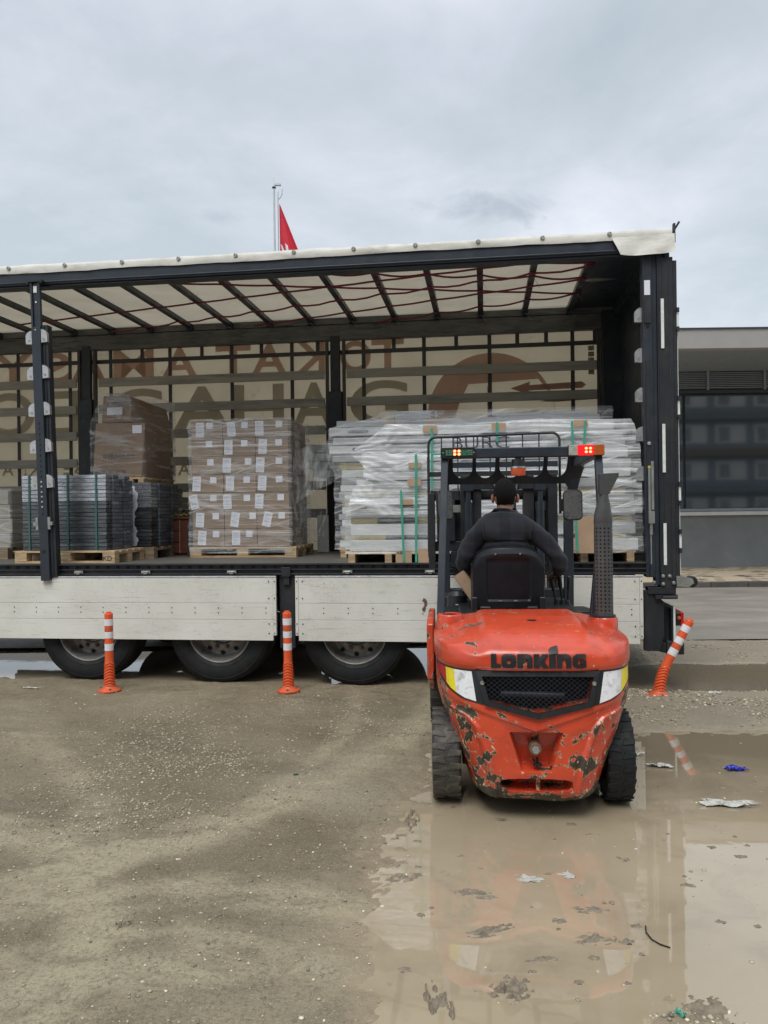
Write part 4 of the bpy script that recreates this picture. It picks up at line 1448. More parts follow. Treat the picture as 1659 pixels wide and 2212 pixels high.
for (a, b) in ((-6.3, -4.36), (-4.09, -1.03), (-0.79, 2.31), (-8.8, -6.5)):
    for z in (1.57, 1.92, 2.265, 2.620, 2.965, 3.315):
        bz = MB().box(a + 0.02, b - 0.02, WD - 0.075, WD - 0.05, z, z + 0.112)
        tp('side_lath', 'lath', bz, bevel=0.004)


def pillar(s, w):
    r = empty('support_pillar', (s, w, 1.15))
    r.parent = TR
    MB().box(-0.085, 0.085, -0.03, 0.06, 0.0, 2.0).build('lower_post', 'frame_black', r, bevel=0.006)
    MB().box(-0.06, 0.06, -0.01, 0.05, 2.001, 2.7).build('upper_post', 'frame_black', r, bevel=0.006)
    for sx in (-1, 1):
        MB().box(sx * 0.09, sx * 0.125, 0.0, 0.06, 0.0, 2.66).build('flange', 'strap_dark', r)
    return r


for s in (-6.4, -4.225, -0.91, 2.42):
    pillar(s, WD - 0.09)
tp('corner_post', 'frame_black', MB().box(2.34, 2.60, WD - 0.16, WD, 1.05, 4.0), bevel=0.01)

# reversed lettering seen from inside the curtain
def letter(ch, x0, x1, z0, z1, m, flip=True, bold=0.018, shear=0.0, word=None):
    b = glyph(ch, x0, x1, z0, z1, 0.0, bold, flip, shear)
    b.v = [(x, WD + 0.008, z) for x, y, z in b.v]
    return b


def word(name, items, m):
    for it in items:
        g_ = letter(*it[:5], m, **(it[5] if len(it) > 5 else {}))
        tp(name, m, g_, recalc=False)


Z0, Z1 = 3.40, 3.80
word('red_letter', [('Y', -5.60, -5.05, Z0, Z1), ('S', -4.90, -4.52, Z0, Z1), ('A', -4.50, -4.00, Z0, Z1), ('M', -3.90, -3.34, Z0, Z1),
                       ('A', -3.24, -2.74, Z0, Z1), ('T', -2.50, -2.03, Z0 - 0.01, Z1), ('A', -2.03, -1.55, Z0, Z1), ('K', -1.45, -1.06, Z0, Z1),
                       ('O', -0.86, -0.47, Z0, Z1), ('T', -0.46, -0.05, Z0, Z1)], 'print_red')
Z0, Z1 = 2.70, 3.29
word('grey_letter', [('C', -5.62, -5.02, Z0, Z1), ('E', -4.85, -4.36, Z0, Z1), ('G', -3.95, -3.22, Z0, Z1, {'flip': False}), ('A', -3.10, -2.30, Z0, Z1),
                        ('H', -2.27, -1.60, Z0, Z1), ('A', -1.50, -0.93, Z0, Z1), ('G', -0.74, 0.0, Z0, Z1, {'flip': False})], 'print_grey')
word('small_letter', [('A', -5.50, -5.33, 2.18, 2.33), ('T', -5.31, -5.20, 2.18, 2.33), ('İ', -5.18, -5.14, 2.18, 2.37), ('K', -5.11, -4.97, 2.18, 2.33),
                         ('E', -4.62, -4.5, 2.18, 2.33), ('S', -4.46, -4.34, 2.18, 2.33), ('I', -3.10, -3.06, 2.14, 2.30), ('A', -3.03, -2.86, 2.14, 2.30)], 'print_grey')
# red round emblem with reversed arrows
em = MB()
c0 = (1.02, 2.80); rad = 0.78
arc = [(c0[0] + rad * math.cos(a), c0[1] + rad * math.sin(a)) for a in np.linspace(0, math.pi, 40)]
em2 = curve_mesh([arc + [(c0[0] - rad, 2.2), (c0[0] - rad + 0.32, 2.2), (c0[0] - rad + 0.32, 2.75), (c0[0] - rad + 0.42, 3.03), (0.75, 3.20), (1.6, 3.24), (1.78, 3.0)]], 0.0, lambda x, y, z: (x, WD + 0.0085, y))
tp('round_emblem', 'print_red', em2, recalc=False)
ar = MB()
ar.prism([(1.26, 3.13), (1.50, 3.21), (1.49, 3.165), (2.12, 3.19), (2.17, 3.15), (2.12, 3.11), (1.49, 3.10), (1.50, 3.05)], WD + 0.0040, WD + 0.0046)
ar.prism([(0.98, 3.17), (1.02, 3.17), (1.02, 2.80), (1.6, 2.86), (1.6, 2.84), (0.98, 2.76)], WD + 0.0040, WD + 0.0046)
ar.prism([(1.62, 2.96), (1.82, 3.02), (1.80, 2.99), (2.3, 3.0), (2.3, 2.97), (1.80, 2.95)], WD + 0.0040, WD + 0.0046)
ar.prism([(1.55, 2.62)] + [(1.68 + 0.13 * math.cos(a), 2.62 + 0.10 * math.sin(a)) for a in np.linspace(math.pi, 0, 10)], WD + 0.0040, WD + 0.0046)
tp('arrow_print', 'print_red', ar, recalc=False)
for i in range(5):
    tp('small_square_print', 'print_grey', MB().box(2.20, 2.27, WD + 0.004, WD + 0.0045, 3.56 - i * 0.072, 3.62 - i * 0.072))

# headboard at the front end and closed rear doors
tp('headboard', 'lath', MB().box(SL, SL + 0.04, 0.05, WD - 0.05, 1.15, 4.0))
tp('rear_door', 'frame', MB().box(2.56, 2.60, 0.10, 1.24, 1.05, 4.045))
tp('rear_door', 'frame', MB().box(2.56, 2.60, 1.25, WD - 0.16, 1.05, 4.045))
tp('plywood_lining', 'cardboard_old', MB().prism([(0.16, 1.16), (0.98, 1.16), (0.98, 3.02), (0.72, 3.32), (0.16, 3.52)], 2.545, 2.558, plane='YZ'))
tp('lashing_plate', 'aluminium', MB().prism([(1.9, 1.24), (2.12, 1.30), (2.34, 1.24), (2.12, 1.18)], 4.046, 4.049, plane='XY'))
# near rear corner post, with rails, tape strips and fittings
tp('rear_post', 'frame', MB().box(2.345, 2.425, -0.005, 0.12, 1.02, 3.91), bevel=0.006)
tp('rear_post_channel', 'frame', MB().box(2.427, 2.465, 0.012, 0.12, 0.95, 3.90).box(2.467, 2.475, -0.010, 0.12, 0.93, 3.90), bevel=0.003)
tp('rear_post_cover', 'frame_black', MB().box(2.477, 2.605, 0.0, 0.12, 0.92, 3.86).box(2.51, 2.516, -0.006, 0.0, 0.95, 3.8).box(2.57, 2.576, -0.006, 0.0, 0.95, 3.8), bevel=0.004)
tp('door_edge', 'frame_black', MB().box(2.607, 2.640, 0.01, 0.10, 1.03, 3.83), bevel=0.003)
tp('door_seal', 'reflector_white', MB().box(2.641, 2.647, 0.02, 0.05, 1.05, 3.20))
for z0, z1 in ((3.05, 3.49), (1.95, 2.38), (1.13, 1.50)):
    tp('reflective_strip', 'reflector_white', MB().box(2.497, 2.523, -0.012, -0.0065, z0, z1))
for z in (3.22, 2.43, 1.64, 2.83 + 0.6, 2.02):
    pass
for z in (3.30, 2.52, 1.76 + 0.0, 1.12 + 0.22):
    tp('hinge_plate', 'reflector_white', MB().box(2.634, 2.652, -0.004, 0.0095, z - 0.06, z + 0.06))
    for dz in (0.065, -0.105):
        tp('hinge', 'frame_black', MB().cyl((2.642, -0.006, z + dz), (2.642, -0.006, z + dz + 0.04), 0.014, n=8))
tp('paper_tag', 'paper', MB().box(2.358, 2.408, -0.008, -0.0055, 3.53, 3.66))
hp = MB()
for z in list(np.arange(3.42, 3.18, -0.085)) + list(np.arange(2.52, 1.95, -0.075)):
    hp.cyl((2.382, -0.0052, z), (2.382, -0.0085, z), 0.016, n=10)
tp('post_holes', 'hole', hp, kind='stuff')
tp('post_slide', 'frame_black', MB().box(2.362, 2.402, -0.014, -0.0055, 1.95, 2.95).box(2.355, 2.41, -0.018, -0.0145, 3.28, 3.5))
tp('bright_bolt', 'aluminium', MB().lathe([(0, -0.024), (0.015, -0.022), (0.017, -0.0145)], 14, c=(2.382, 0, 2.21), axis='Y'))
# tensioning rods on the post
tp('tension_rod', 'steel_grey', MB().cyl((2.378, -0.03, 1.60), (2.378, -0.03, 1.99), 0.011, n=10).cyl((2.404, -0.03, 1.62), (2.404, -0.03, 2.05), 0.013, n=10).box(2.366, 2.416, -0.05, -0.019, 1.50, 1.61).cyl((2.388, -0.03, 1.5), (2.388, -0.03, 1.40), 0.013, n=8).cyl((2.386, -0.03, 1.40), (2.386, -0.03, 1.14), 0.006, n=8))
tp('rod_cap', 'yellow_cap', MB().cyl((2.378, -0.03, 1.99), (2.378, -0.03, 2.01), 0.013, n=10))
tp('blue_grip', 'frame', MB().cyl((2.386, -0.03, 1.14), (2.386, -0.03, 1.03), 0.014, n=10))
for (x, z) in ((2.49, 1.03), (2.545, 1.03), (2.49, 0.96), (2.58, 0.97), (2.41, 0.975)):
    tp('bolt_head', 'steel_grey', MB().lathe([(0, -0.012), (0.010, -0.012), (0.016, -0.006), (0.016, 0.0)], 12, c=(x, -0.0065 if x > 2.42 else -0.0065, z), axis='Y'))
# lath pockets (half-round plates) on the inside of the rear post and of the sliding pillar


def pocket(x, w, z, sgn, parent, h=0.13, wd=0.062):
    pts = [(0, 0), (0, h), (-wd * 0.35 * 1, h)]
    for a in np.linspace(0.15, 1.35, 6):
        pts.append((-wd * math.sin(a) - 0.002, h * 0.55 + h * 0.45 * math.cos(a)))
    pts.append((-wd, 0.004))
    b = MB().prism([(x + sgn * p * -1 * -1 if False else x + (p if sgn < 0 else -p), z + q) for p, q in pts], w - 0.012, w + 0.02)
    o = b.build('lath_pocket', 'aluminium', parent, bevel=0.004)
    MB().lathe([(0.006, 0), (0.010, -0.004), (0.013, 0)], 12, c=(x + (-0.026 if sgn < 0 else 0.026), w - 0.012, z + 0.035), axis='Y').build('rivet_dimple', 'steel_grey', o)
    return o


for z in (3.30, 2.94, 2.585, 2.235, 1.88):
    pocket(2.342, 0.05, z, -1, TR)
# lower rear end: bumper bar, tail light, roller buffer
tp('rear_foot', 'frame_black', MB().box(2.36, 2.60, 0.0, 0.12, 0.87, 0.93).prism([(2.33, 0.90), (2.33, 0.36), (2.46, 0.36), (2.50, 0.50), (2.50, 0.80), (2.40, 0.90)], 0.02, 0.09), bevel=0.004)
tp('mud_panel', 'frame_black', MB().prism([(2.43, 0.82), (2.56, 0.74), (2.56, 0.40), (2.46, 0.42)], 0.10, 0.13).box(2.563, 2.578, 0.02, 0.5, 0.42, 0.74))
tp('panel_edge', 'reflector_white', MB().box(2.579, 2.596, 0.02, 0.5, 0.40, 0.76))
tp('coupling_step', 'frame_black', MB().box(2.42, 2.61, -0.02, 0.10, 0.83, 0.865).cyl((2.48, -0.03, 0.845), (2.60, -0.03, 0.845), 0.015, n=8))
tp('underrun_bar', 'frame_black', MB().box(2.52, 2.67, 0.02, WD - 0.02, 0.33, 0.45).beam((2.38, 0.1, 0.42), (2.60, 0.1, 0.36), 0.10, 0.09), bevel=0.01)
tl = tp('tail_light', 'black_plastic', MB().box(2.598, 2.64, 0.03, 0.40, 0.585, 0.70), bevel=0.008)
MB().box(2.641, 2.672, 0.03, 0.40, 0.58, 0.705).build('red_lens', 'red_lens', tl, bevel=0.008)
MB().lathe([(0, -0.012), (0.014, -0.010), (0.018, 0.0)], 16, c=(2.63, 0.029, 0.655), axis='Y').build('side_marker', 'amber_lens', tl)
bf = tp('roller_buffer', 'black_plastic', MB().lathe([(0.0, 0.0), (0.042, 0.0), (0.05, 0.01), (0.05, 0.09), (0.042, 0.10), (0.0, 0.10)], 24, c=(2.735, -0.02, 0.98), axis='Y'), smooth='auto')
MB().prism([(2.60, 1.035), (2.66, 1.03), (2.735, 1.01), (2.745, 0.97), (2.70, 0.935), (2.60, 0.945)], -0.035, -0.022).build('buffer_bracket', 'steel_grey', bf)
# chassis lamps glow is not lit; far rear frame
tp('rear_lintel', 'frame', MB().box(2.48, 2.605, 0.12, WD - 0.01, 3.90, 4.046))

# sliding front pillar, leaning: bolted to the top rail, its foot hangs over the drop board
PB = Vector((-3.330, -0.06, 1.00)); PT = Vector((-3.412, 0.02, 3.92))
pl = empty('sliding_pillar', PB)
pl.parent = TR
pl.rotation_euler = (0, math.atan2(PT.x - PB.x, PT.z - PB.z), 0)
pl['label'] = 'leaning blue-grey pillar with silver lath pockets, hanging in front of the open side'
H_ = (PT - PB).length
MB().box(-0.045, 0.048, -0.018, 0.0, 0.0, 2.48).box(-0.045, -0.038, -0.0, 0.05, 0.0, 2.48).box(0.041, 0.048, 0, 0.05, 0.0, 2.48).build('face_plate', 'frame', pl, bevel=0.004)
MB().box(0.050, 0.110, 0.01, 0.09, 0.03, 2.50).box(0.075, 0.081, 0.0, 0.01, 0.03, 2.5).build('rear_channel', 'frame_black', pl, bevel=0.004)
MB().box(-0.050, -0.030, -0.005, 0.03, 2.482, H_).box(0.030, 0.050, -0.005, 0.03, 2.482, H_).box(-0.03, 0.03, 0.012, 0.03, 2.482, H_).build('upper_channel', 'frame', pl, bevel=0.003)
MB().box(-0.085, 0.085, -0.02, 0.04, H_, H_ + 0.014).cyl((-0.07, -0.01, H_ - 0.02), (-0.07, -0.01, H_ + 0.0), 0.012, n=8).cyl((0.07, -0.01, H_ - 0.015), (0.07, -0.01, H_), 0.012, n=8).build('hanger_plate', 'frame_black', pl)
MB().box(-0.022, 0.014, 0.006, 0.0115, H_ - 0.10, H_ - 0.035).build('window_slot', 'reflector_white', pl)
MB().box(-0.007, 0.009, 0.006, 0.0115, H_ - 0.20, H_ - 0.185).build('window_slot', 'reflector_white', pl)
MB().lathe([(0, -0.024), (0.008, -0.022), (0.009, -0.018)], 10, c=(0, 0, 2.45), axis='Y').build('bright_bolt', 'aluminium', pl)
for z in (2.32, 1.97, 1.61, 1.25, 0.90):
    pocket(-0.047, 0.0, z - 0.005, -1, pl)
    pocket(0.052, 0.0, z + 0.005, 1, pl)
for sx in (-1, 1):
    MB().box(sx * 0.05, sx * 0.075, -0.02, 0.02, 0.50, 0.62).box(sx * 0.06, sx * 0.10, -0.024, 0.0, 0.54, 0.575).build('catch', 'steel_grey', pl)
hp = MB()
for z in np.arange(1.52, 0.62, -0.052):
    hp.add([(-0.006, -0.0185, z), (0.010, -0.0185, z + 0.004), (0.010, -0.0185, z + 0.03), (-0.002, -0.0185, z + 0.026)], [(0, 1, 2, 3)])
hp.build('pillar_slots', 'hole', pl, kind='stuff', recalc=False)
hp = MB()
for z in (0.985, 0.94, 0.885, 0.84, 0.79, 0.74):
    hp.lathe([(0, -0.0215), (0.009, -0.021), (0.010, -0.0186)], 10, c=(0.0, 0, z - 0.02), axis='Y')
hp.build('worn_slots', 'aluminium', pl, kind='stuff')
MB().box(-0.012, 0.014, -0.0205, -0.0185, 0.27, 0.30).build('square_socket', 'hole', pl)

# ------------------------------------------------------------------ cargo


def cargo(name, label, cat, s, w, z, group=None):
    r = empty(name, tw(s, w, z), TROT)
    tag(r, label, cat, group)
    r['_o'] = (s, w, z)
    return r


def cb(name, m, b, root, **kw):
    return b.build(name, m, root, off=tuple(root['_o']), **kw)


def pallet(s0, s1, w0, w1, z0, label, h=0.125, m='wood', stringer=False):
    r = cargo('pallet', label, 'pallet', s0, w0, z0, 'wooden pallets on the trailer deck')
    sm = (s0 + s1) / 2
    t = 0.02
    n = 5
    for i in range(n):
        a = w0 + (w1 - w0 - 0.1) * i / (n - 1)
        cb('board', m, MB().box(s0, s1, a, a + 0.1, z0 + h - t, z0 + h), r, bevel=0.002)
    if stringer:
        for c in (s0 + 0.025, s0 + (s1 - s0) * 0.33, s0 + (s1 - s0) * 0.67, s1 - 0.08):
            cb('block', m, MB().box(c, c + 0.065, w0, w1, z0, z0 + h - t - 0.001), r, bevel=0.003)
        return r
    for c in (s0, sm - 0.065, s1 - 0.13):
        for k in range(3):
            a = w0 + (w1 - w0 - 0.1) * k / 2
            cb('block', m, MB().box(c, c + 0.13, a, a + 0.1, z0 + t + 0.001, z0 + h - t - 0.019), r, bevel=0.003)
        cb('board', m, MB().box(c, c + 0.13, w0, w1, z0 + h - t - 0.018, z0 + h - t - 0.0005), r)
    for k in range(3):
        a = w0 + (w1 - w0 - 0.1) * k / 2
        cb('board', m, MB().box(s0, s1, a, a + 0.1, z0, z0 + t), r)
    return r


DZ = 1.151


def band(root, m, s, w, z0, z1, wd=0.026, name='strap', lean=0.0):
    return cb(name, m, MB().add([(s - wd / 2, w, z0), (s + wd / 2, w, z0), (s + wd / 2 + lean, w, z1), (s - wd / 2 + lean, w, z1),
                                 (s - wd / 2, w - 0.002, z0), (s + wd / 2, w - 0.002, z0), (s + wd / 2 + lean, w - 0.002, z1), (s - wd / 2 + lean, w - 0.002, z1)],
                                [(0, 1, 2, 3), (7, 6, 5, 4), (0, 4, 5, 1), (1, 5, 6, 2), (2, 6, 7, 3), (3, 7, 4, 0)]), root)


# strapped stack of silver wrapped packs, two of them
pallet(-3.84, -2.76, 0.22, 0.90, DZ, 'pale pallet stamped KD under the strapped silver packs')
kd = glyph('KD', -2.885, -2.79, 1.175, 1.222, 0.0006, 0.01)
kd.v = [(x, 0.2185 + y, z) for x, y, z in kd.v]
KDR = [o for o in col.objects if o.name.startswith('pallet')][-1]
kd.build('stamped_letters', 'ink', KDR, off=tuple(KDR['_o']))


def pack_stack(s0, s1, w0, w1, z0, z1, layers, rows, label, jit=0.004):
    r = cargo('strapped_pack_stack', label, 'strapped packs', s0, w0, z0, 'strapped stacks of silver packs')
    h = (z1 - z0) / layers
    d = (w1 - w0) / rows
    pr = {}
    for j in range(rows):
        for i in range(layers):
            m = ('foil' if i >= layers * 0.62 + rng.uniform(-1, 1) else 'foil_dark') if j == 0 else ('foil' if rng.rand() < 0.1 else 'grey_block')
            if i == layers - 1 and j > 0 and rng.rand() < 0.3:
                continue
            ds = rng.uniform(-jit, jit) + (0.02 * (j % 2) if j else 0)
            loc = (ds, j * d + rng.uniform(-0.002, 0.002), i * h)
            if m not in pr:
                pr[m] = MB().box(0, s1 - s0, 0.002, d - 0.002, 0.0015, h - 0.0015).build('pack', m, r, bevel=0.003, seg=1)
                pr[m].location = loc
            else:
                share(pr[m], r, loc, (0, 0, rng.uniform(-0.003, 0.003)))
    return r


st = pack_stack(-3.77, -2.86, 0.25, 0.85, 1.277, 2.045, 20, 5, 'strapped stack of silver-grey packs behind the leaning pillar')
for s in (-3.69, -3.27, -2.965):
    o_ = band(st, 'green_strap_dark', s, 0.244, 1.262, 2.05, 0.018)
    cb('strap', 'green_strap_dark', MB().box(s - 0.009, s + 0.009, 0.243, 0.86, 2.048, 2.05), st)
pallet(-3.70, -2.66, 0.92, 1.95, DZ, 'darker pallet behind the one stamped KD', m='wood_dark')
st2 = pack_stack(-3.62, -2.70, 0.95, 1.85, 1.277, 1.985, 18, 5, 'second stack of slate-grey packs with torn white wrapping, behind the first')
tw_ = MB()
for (z0, z1, sd_) in ((1.62, 1.95, 1), (1.45, 1.62, 2), (1.29, 1.46, 3)):
    zz = np.linspace(z0, z1, 9)
    V = []
    for z in zz:
        V.append((-2.925 + 0.01 * vnoise(z * 30, sd_), 0.936, z)); V.append((-2.86 + 0.03 * float(vnoise(z * 25, sd_ + 5)), 0.936, z))
    tw_.add(V, [(2 * i, 2 * i + 1, 2 * i + 3, 2 * i + 2) for i in range(8)])
cb('torn_wrapping', 'paper', tw_, st2, kind='stuff', recalc=False)

# big fragile carton with a smaller one on top, wrapped together
pallet(-3.42, -2.80, 1.02, 1.86, 1.99, 'small flat pallet under the carton printed FRAGILE', h=0.06, m='wood', stringer=True)
fr = cargo('fragile_carton', 'large brown carton printed FRAGILE, wrapped in clear film', 'carton', -3.43, 1.05, 2.052)
b = MB().add([(-3.43, 1.05, 2.052), (-2.85, 1.05, 2.052), (-2.85, 1.85, 2.052), (-3.43, 1.85, 2.052), (-3.385, 1.05, 2.665), (-2.80, 1.05, 2.655), (-2.83, 1.85, 2.655), (-3.385, 1.85, 2.665)],
             [(0, 3, 2, 1), (4, 5, 6, 7), (0, 1, 5, 4), (1, 2, 6, 5), (2, 3, 7, 6), (3, 0, 4, 7)])
cb('carton_body', 'cardboard_old', b, fr, bevel=0.012)
tx = glyph('FRAGILE', -3.235, -2.985, 2.262, 2.316, 0.0005, 0.02)
for px_ in (-3.29, -3.265, -2.965, -2.94):
    tx.prism([(px_ - 0.004, 2.262), (px_ + 0.004, 2.262), (px_ + 0.004, 2.295), (px_ + 0.010, 2.295), (px_, 2.318), (px_ - 0.010, 2.295), (px_ - 0.004, 2.295)], -0.0005, 0.0005)
tx.v = [(x, 1.0465 + y, z) for x, y, z in tx.v]
cb('printed_lettering', 'ink', tx, fr)
ic = MB()
for i in range(5):
    x = -3.40 + i * 0.078
    for a, c, d_, e_ in ((0, 0.06, 0, 0.004), (0, 0.06, 0.046, 0.05), (0, 0.004, 0, 0.05), (0.056, 0.06, 0, 0.05), (0.018, 0.042, 0.012, 0.036)):
        ic.box(x + a, x + c, 1.0455, 1.0465, 2.085 + d_, 2.085 + e_)
cb('handling_symbols', 'ink', ic, fr, kind='stuff')
cb('shipping_label', 'paper', MB().box(-2.95, -2.84, 1.044, 1.0465, 2.54, 2.63), fr)
fr2 = cargo('carton', 'smaller brown carton tilted on top of the FRAGILE carton', 'carton', -3.31, 1.10, 2.668)
b = MB().add([(-3.33, 1.08, 2.668), (-2.98, 1.08, 2.668), (-2.84, 1.85, 2.668), (-3.30, 1.85, 2.668), (-3.305, 1.08, 2.975), (-2.985, 1.08, 2.965), (-2.87, 1.80, 2.90), (-3.28, 1.80, 2.93)],
             [(0, 3, 2, 1), (4, 5, 6, 7), (0, 1, 5, 4), (1, 2, 6, 5), (2, 3, 7, 6), (3, 0, 4, 7)])
cb('carton_body', 'cardboard_old', b, fr2, bevel=0.008)
cb('shipping_label', 'paper', MB().box(-3.26, -3.08, 1.072, 1.0745, 2.755, 2.84), fr2)
cb('hand_hole', 'hole', MB().box(-3.20, -3.13, 1.0745, 1.0765, 2.88, 2.90), fr2)


def film_shell(root, name, m, s0, s1, w0, w1, z0, z1, amp=0.012, n=60, top=True, pinch=None, seed=0.0):
    """wrinkled film round a load: a closed band of four sides and a sagging top"""
    per = []
    for a, b_, c, d_ in ((s0, w0, s1, w0), (s1, w0, s1, w1), (s1, w1, s0, w1), (s0, w1, s0, w0)):
        k = max(6, int(n * math.hypot(c - a, d_ - b_)))
        for i in range(k):
            per.append((a + (c - a) * i / k, b_ + (d_ - b_) * i / k))
    per = np.array(per)
    cx, cy = (s0 + s1) / 2, (w0 + w1) / 2
    nz = max(8, int((z1 - z0) * 45))
    zz = np.linspace(z0, z1, nz)
    PX, Zz = np.meshgrid(per[:, 0], zz)
    PY, _ = np.meshgrid(per[:, 1], zz)
    d = amp * (0.55 + 0.5 * fbm(PX * 1.3 + PY * 1.1 + seed, Zz * 22, seed, 3)) 
    k = (1 - 0.6 * sstep(z1 - 0.05, z1, Zz))
    nx, ny = np.sign(PX - cx) * (np.abs(PX - cx) > (s1 - s0) / 2 * 0.96), np.sign(PY - cy) * (np.abs(PY - cy) > (w1 - w0) / 2 * 0.96)
    P = np.stack([PX + nx * d * k, PY + ny * d * k, Zz], -1)
    if pinch is not None:
        P = pinch(P)
    b = MB().grid(P, True)
    if top:
        rows = []
        for t_ in (0.0, 0.33, 0.66, 1.0):
            q = P[-1].copy()
            q[:, 0] = cx + (q[:, 0] - cx) * (1 - t_ * 0.98)
            q[:, 1] = cy + (q[:, 1] - cy) * (1 - t_ * 0.98)
            q[:, 2] += 0.004 + 0.004 * vnoise(q[:, 0] * 6, q[:, 1] * 6, seed)
            rows.append(q)
        b.grid(np.array(rows), True)
    return cb(name, m, b, root, smooth=True, recalc=False)


def fr_pinch(P):
    z = P[..., 2]
    t_ = sstep(2.60, 2.96, z)
    P[..., 0] = P[..., 0] + np.where(P[..., 0] > -3.1, -0.17 * t_ * (P[..., 1] < 1.5), 0.10 * t_)
    return P


film_shell(fr, 'stretch_film', 'film_light', -3.44, -2.80, 1.035, 1.875, 2.03, 2.985, 0.010, pinch=fr_pinch, seed=3.0)

# carton pallet with paper labels
pallet(-2.30, -1.10, 1.05, 1.90, DZ, 'pallet under the film-wrapped cartons with white labels', h=0.115)
ct = cargo('wrapped_carton_stack', 'block of brown cartons with white paper labels wrapped in clear film, on its pallet', 'wrapped cartons', -2.28, 1.06, 1.268)
CH, CW, CD = 0.1985, 0.365, 0.205
proto = MB().box(0.002, CW - 0.002, 0.002, CD - 0.002, 0.0015, CH - 0.0015).build('carton', 'cardboard', ct, bevel=0.006)
lab = None
lab2 = None
# (column, row) -> label offset, tilt; rows counted from the bottom
tall = {(0, 6): (0.11, 0), (1, 6): (0.10, -5), (2, 6): (0.04, 0), (1, 5): (0.06, 1), (2, 5): (0.08, 3), (1, 4): (0.04, 2), (2, 4): (0.05, 3), (0, 3): (0.06, 3), (1, 3): (0.07, 1), (2, 3): (0.07, 4),
        (0, 2): (0.03, -12), (1, 2): (0.04, -2), (2, 2): (0.03, 3), (0, 1): (0.09, 4), (1, 1): (0.12, 8), (2, 1): (0.12, 12), (0, 0): (0.11, 4), (1, 0): (0.13, 1)}
small = {(0, 6): 0.22, (1, 6): 0.25, (2, 6): 0.26, (0, 5): 0.21, (1, 5): 0.24, (2, 5): 0.26, (0, 4): 0.22, (1, 4): 0.28, (2, 4): 0.26, (0, 3): 0.25, (1, 3): 0.26, (2, 3): 0.26, (0, 2): 0.25, (1, 2): 0.26, (2, 2): 0.27,
         (0, 1): 0.27, (1, 1): 0.5, (2, 1): 0.28, (0, 0): 0.27, (1, 0): 0.28}
firstc = True
for i in range(3):
    for k in range(7):
        for j in range(4):
            if j > 0 and i < 2 and k < 6:
                continue        # hidden inside the block
            loc = (i * (CW + 0.004) + rng.uniform(-0.004, 0.004) + (7 - k) * 0.0008, j * (CD + 0.003) + rng.uniform(-0.003, 0.003), k * CH)
            if firstc:
                c = proto; c.location = loc; firstc = False
            else:
                c = share(proto, ct, loc, (R(rng.uniform(-0.4, 0.4)), R(rng.uniform(-0.3, 0.3)), R(rng.uniform(-0.9, 0.9))))
            if j == 0:
                if (i, k) in tall:
                    x, a = tall[(i, k)]
                    if lab is None:
                        lab = MB().box(-0.047, 0.047, -0.003, -0.0015, -0.08, 0.08).build('paper_label', 'paper', c)
                        ln = MB()
                        for q in range(9):
                            ln.box(-0.034, 0.034 - (q % 3) * 0.012, -0.0036, -0.003, 0.06 - q * 0.015, 0.0635 - q * 0.015 + (0.004 if q in (1, 6) else 0))
                        lnm = ln.build('ink', 'ink_soft', None).data
                        bpy.data.objects.remove(bpy.data.objects['ink'])
                        # the printed lines are part of the label mesh
                        bm_ = bmesh.new(); bm_.from_mesh(lab.data); nf = len(bm_.faces); bm_.from_mesh(lnm)
                        bm_.faces.ensure_lookup_table()
                        for f_ in bm_.faces[nf:]:
                            f_.material_index = 1
                        bm_.to_mesh(lab.data); bm_.free()
                        lab.data.materials.append(M['ink_soft'])
                        l_ = lab
                    else:
                        l_ = share(lab, c)
                    l_.location = (min(x, CW - 0.06), -0.0, 0.10); l_.rotation_euler = (0, R(a), 0)
                if (i, k) in small:
                    x = min(small[(i, k)], CW - 0.045)
                    if lab2 is None:
                        lab2 = MB().box(-0.037, 0.037, -0.003, -0.0015, -0.035, 0.035).build('paper_label', 'paper', c)
                        l_ = lab2
                    else:
                        l_ = share(lab2, c)
                    l_.location = (x, 0, 0.14); l_.rotation_euler = (0, R(rng.uniform(-3, 3)), 0)
film_shell(ct, 'stretch_film', 'film', -2.295, -1.145, 1.045, 1.905, 1.20, 2.672, 0.014, seed=8.0)
# loose film web stretched towards the right of the carton block
U, V = np.meshgrid(np.linspace(0, 1, 20), np.linspace(0, 1, 34))
P = np.stack([-1.14 + U * 0.16 + 0.02 * np.sin(V * 9), 1.12 + U * 0.55, 2.62 - V * 1.35 + 0.03 * U + 0.02 * vnoise(U * 6, V * 8, 4)], -1)
cb('loose_film', 'film_thin', MB().grid(P), ct, smooth=True, recalc=False)

# wooden drawer cabinet between the two loads
cbn = cargo('drawer_cabinet', 'reddish-brown wooden cabinet with drawers, between the grey packs and the cartons', 'cabinet', -2.9, 1.5, DZ)
cb('carcass', 'mahogany', MB().box(-2.90, -2.46, 1.52, 2.05, DZ, 1.575), cbn, bevel=0.004)
cb('top', 'mahogany', MB().box(-2.92, -2.455, 1.49, 2.06, 1.576, 1.598), cbn, bevel=0.004)
for k in range(3):
    d = cb('drawer_front', 'mahogany', MB().box(-2.88, -2.60, 1.50, 1.519, 1.18 + k * 0.13, 1.30 + k * 0.13), cbn, bevel=0.004)
cb('door_front', 'mahogany', MB().box(-2.595, -2.465, 1.502, 1.519, 1.18, 1.56), cbn, bevel=0.003)
cb('edge_trim', 'sill', MB().box(-2.60, -2.597, 1.497, 1.501, 1.18, 1.57), cbn)
rs = cargo('rag_heap', 'small heap of rope and rags on the brown cabinet', 'rags', -2.85, 1.6, 1.599)
b = MB()
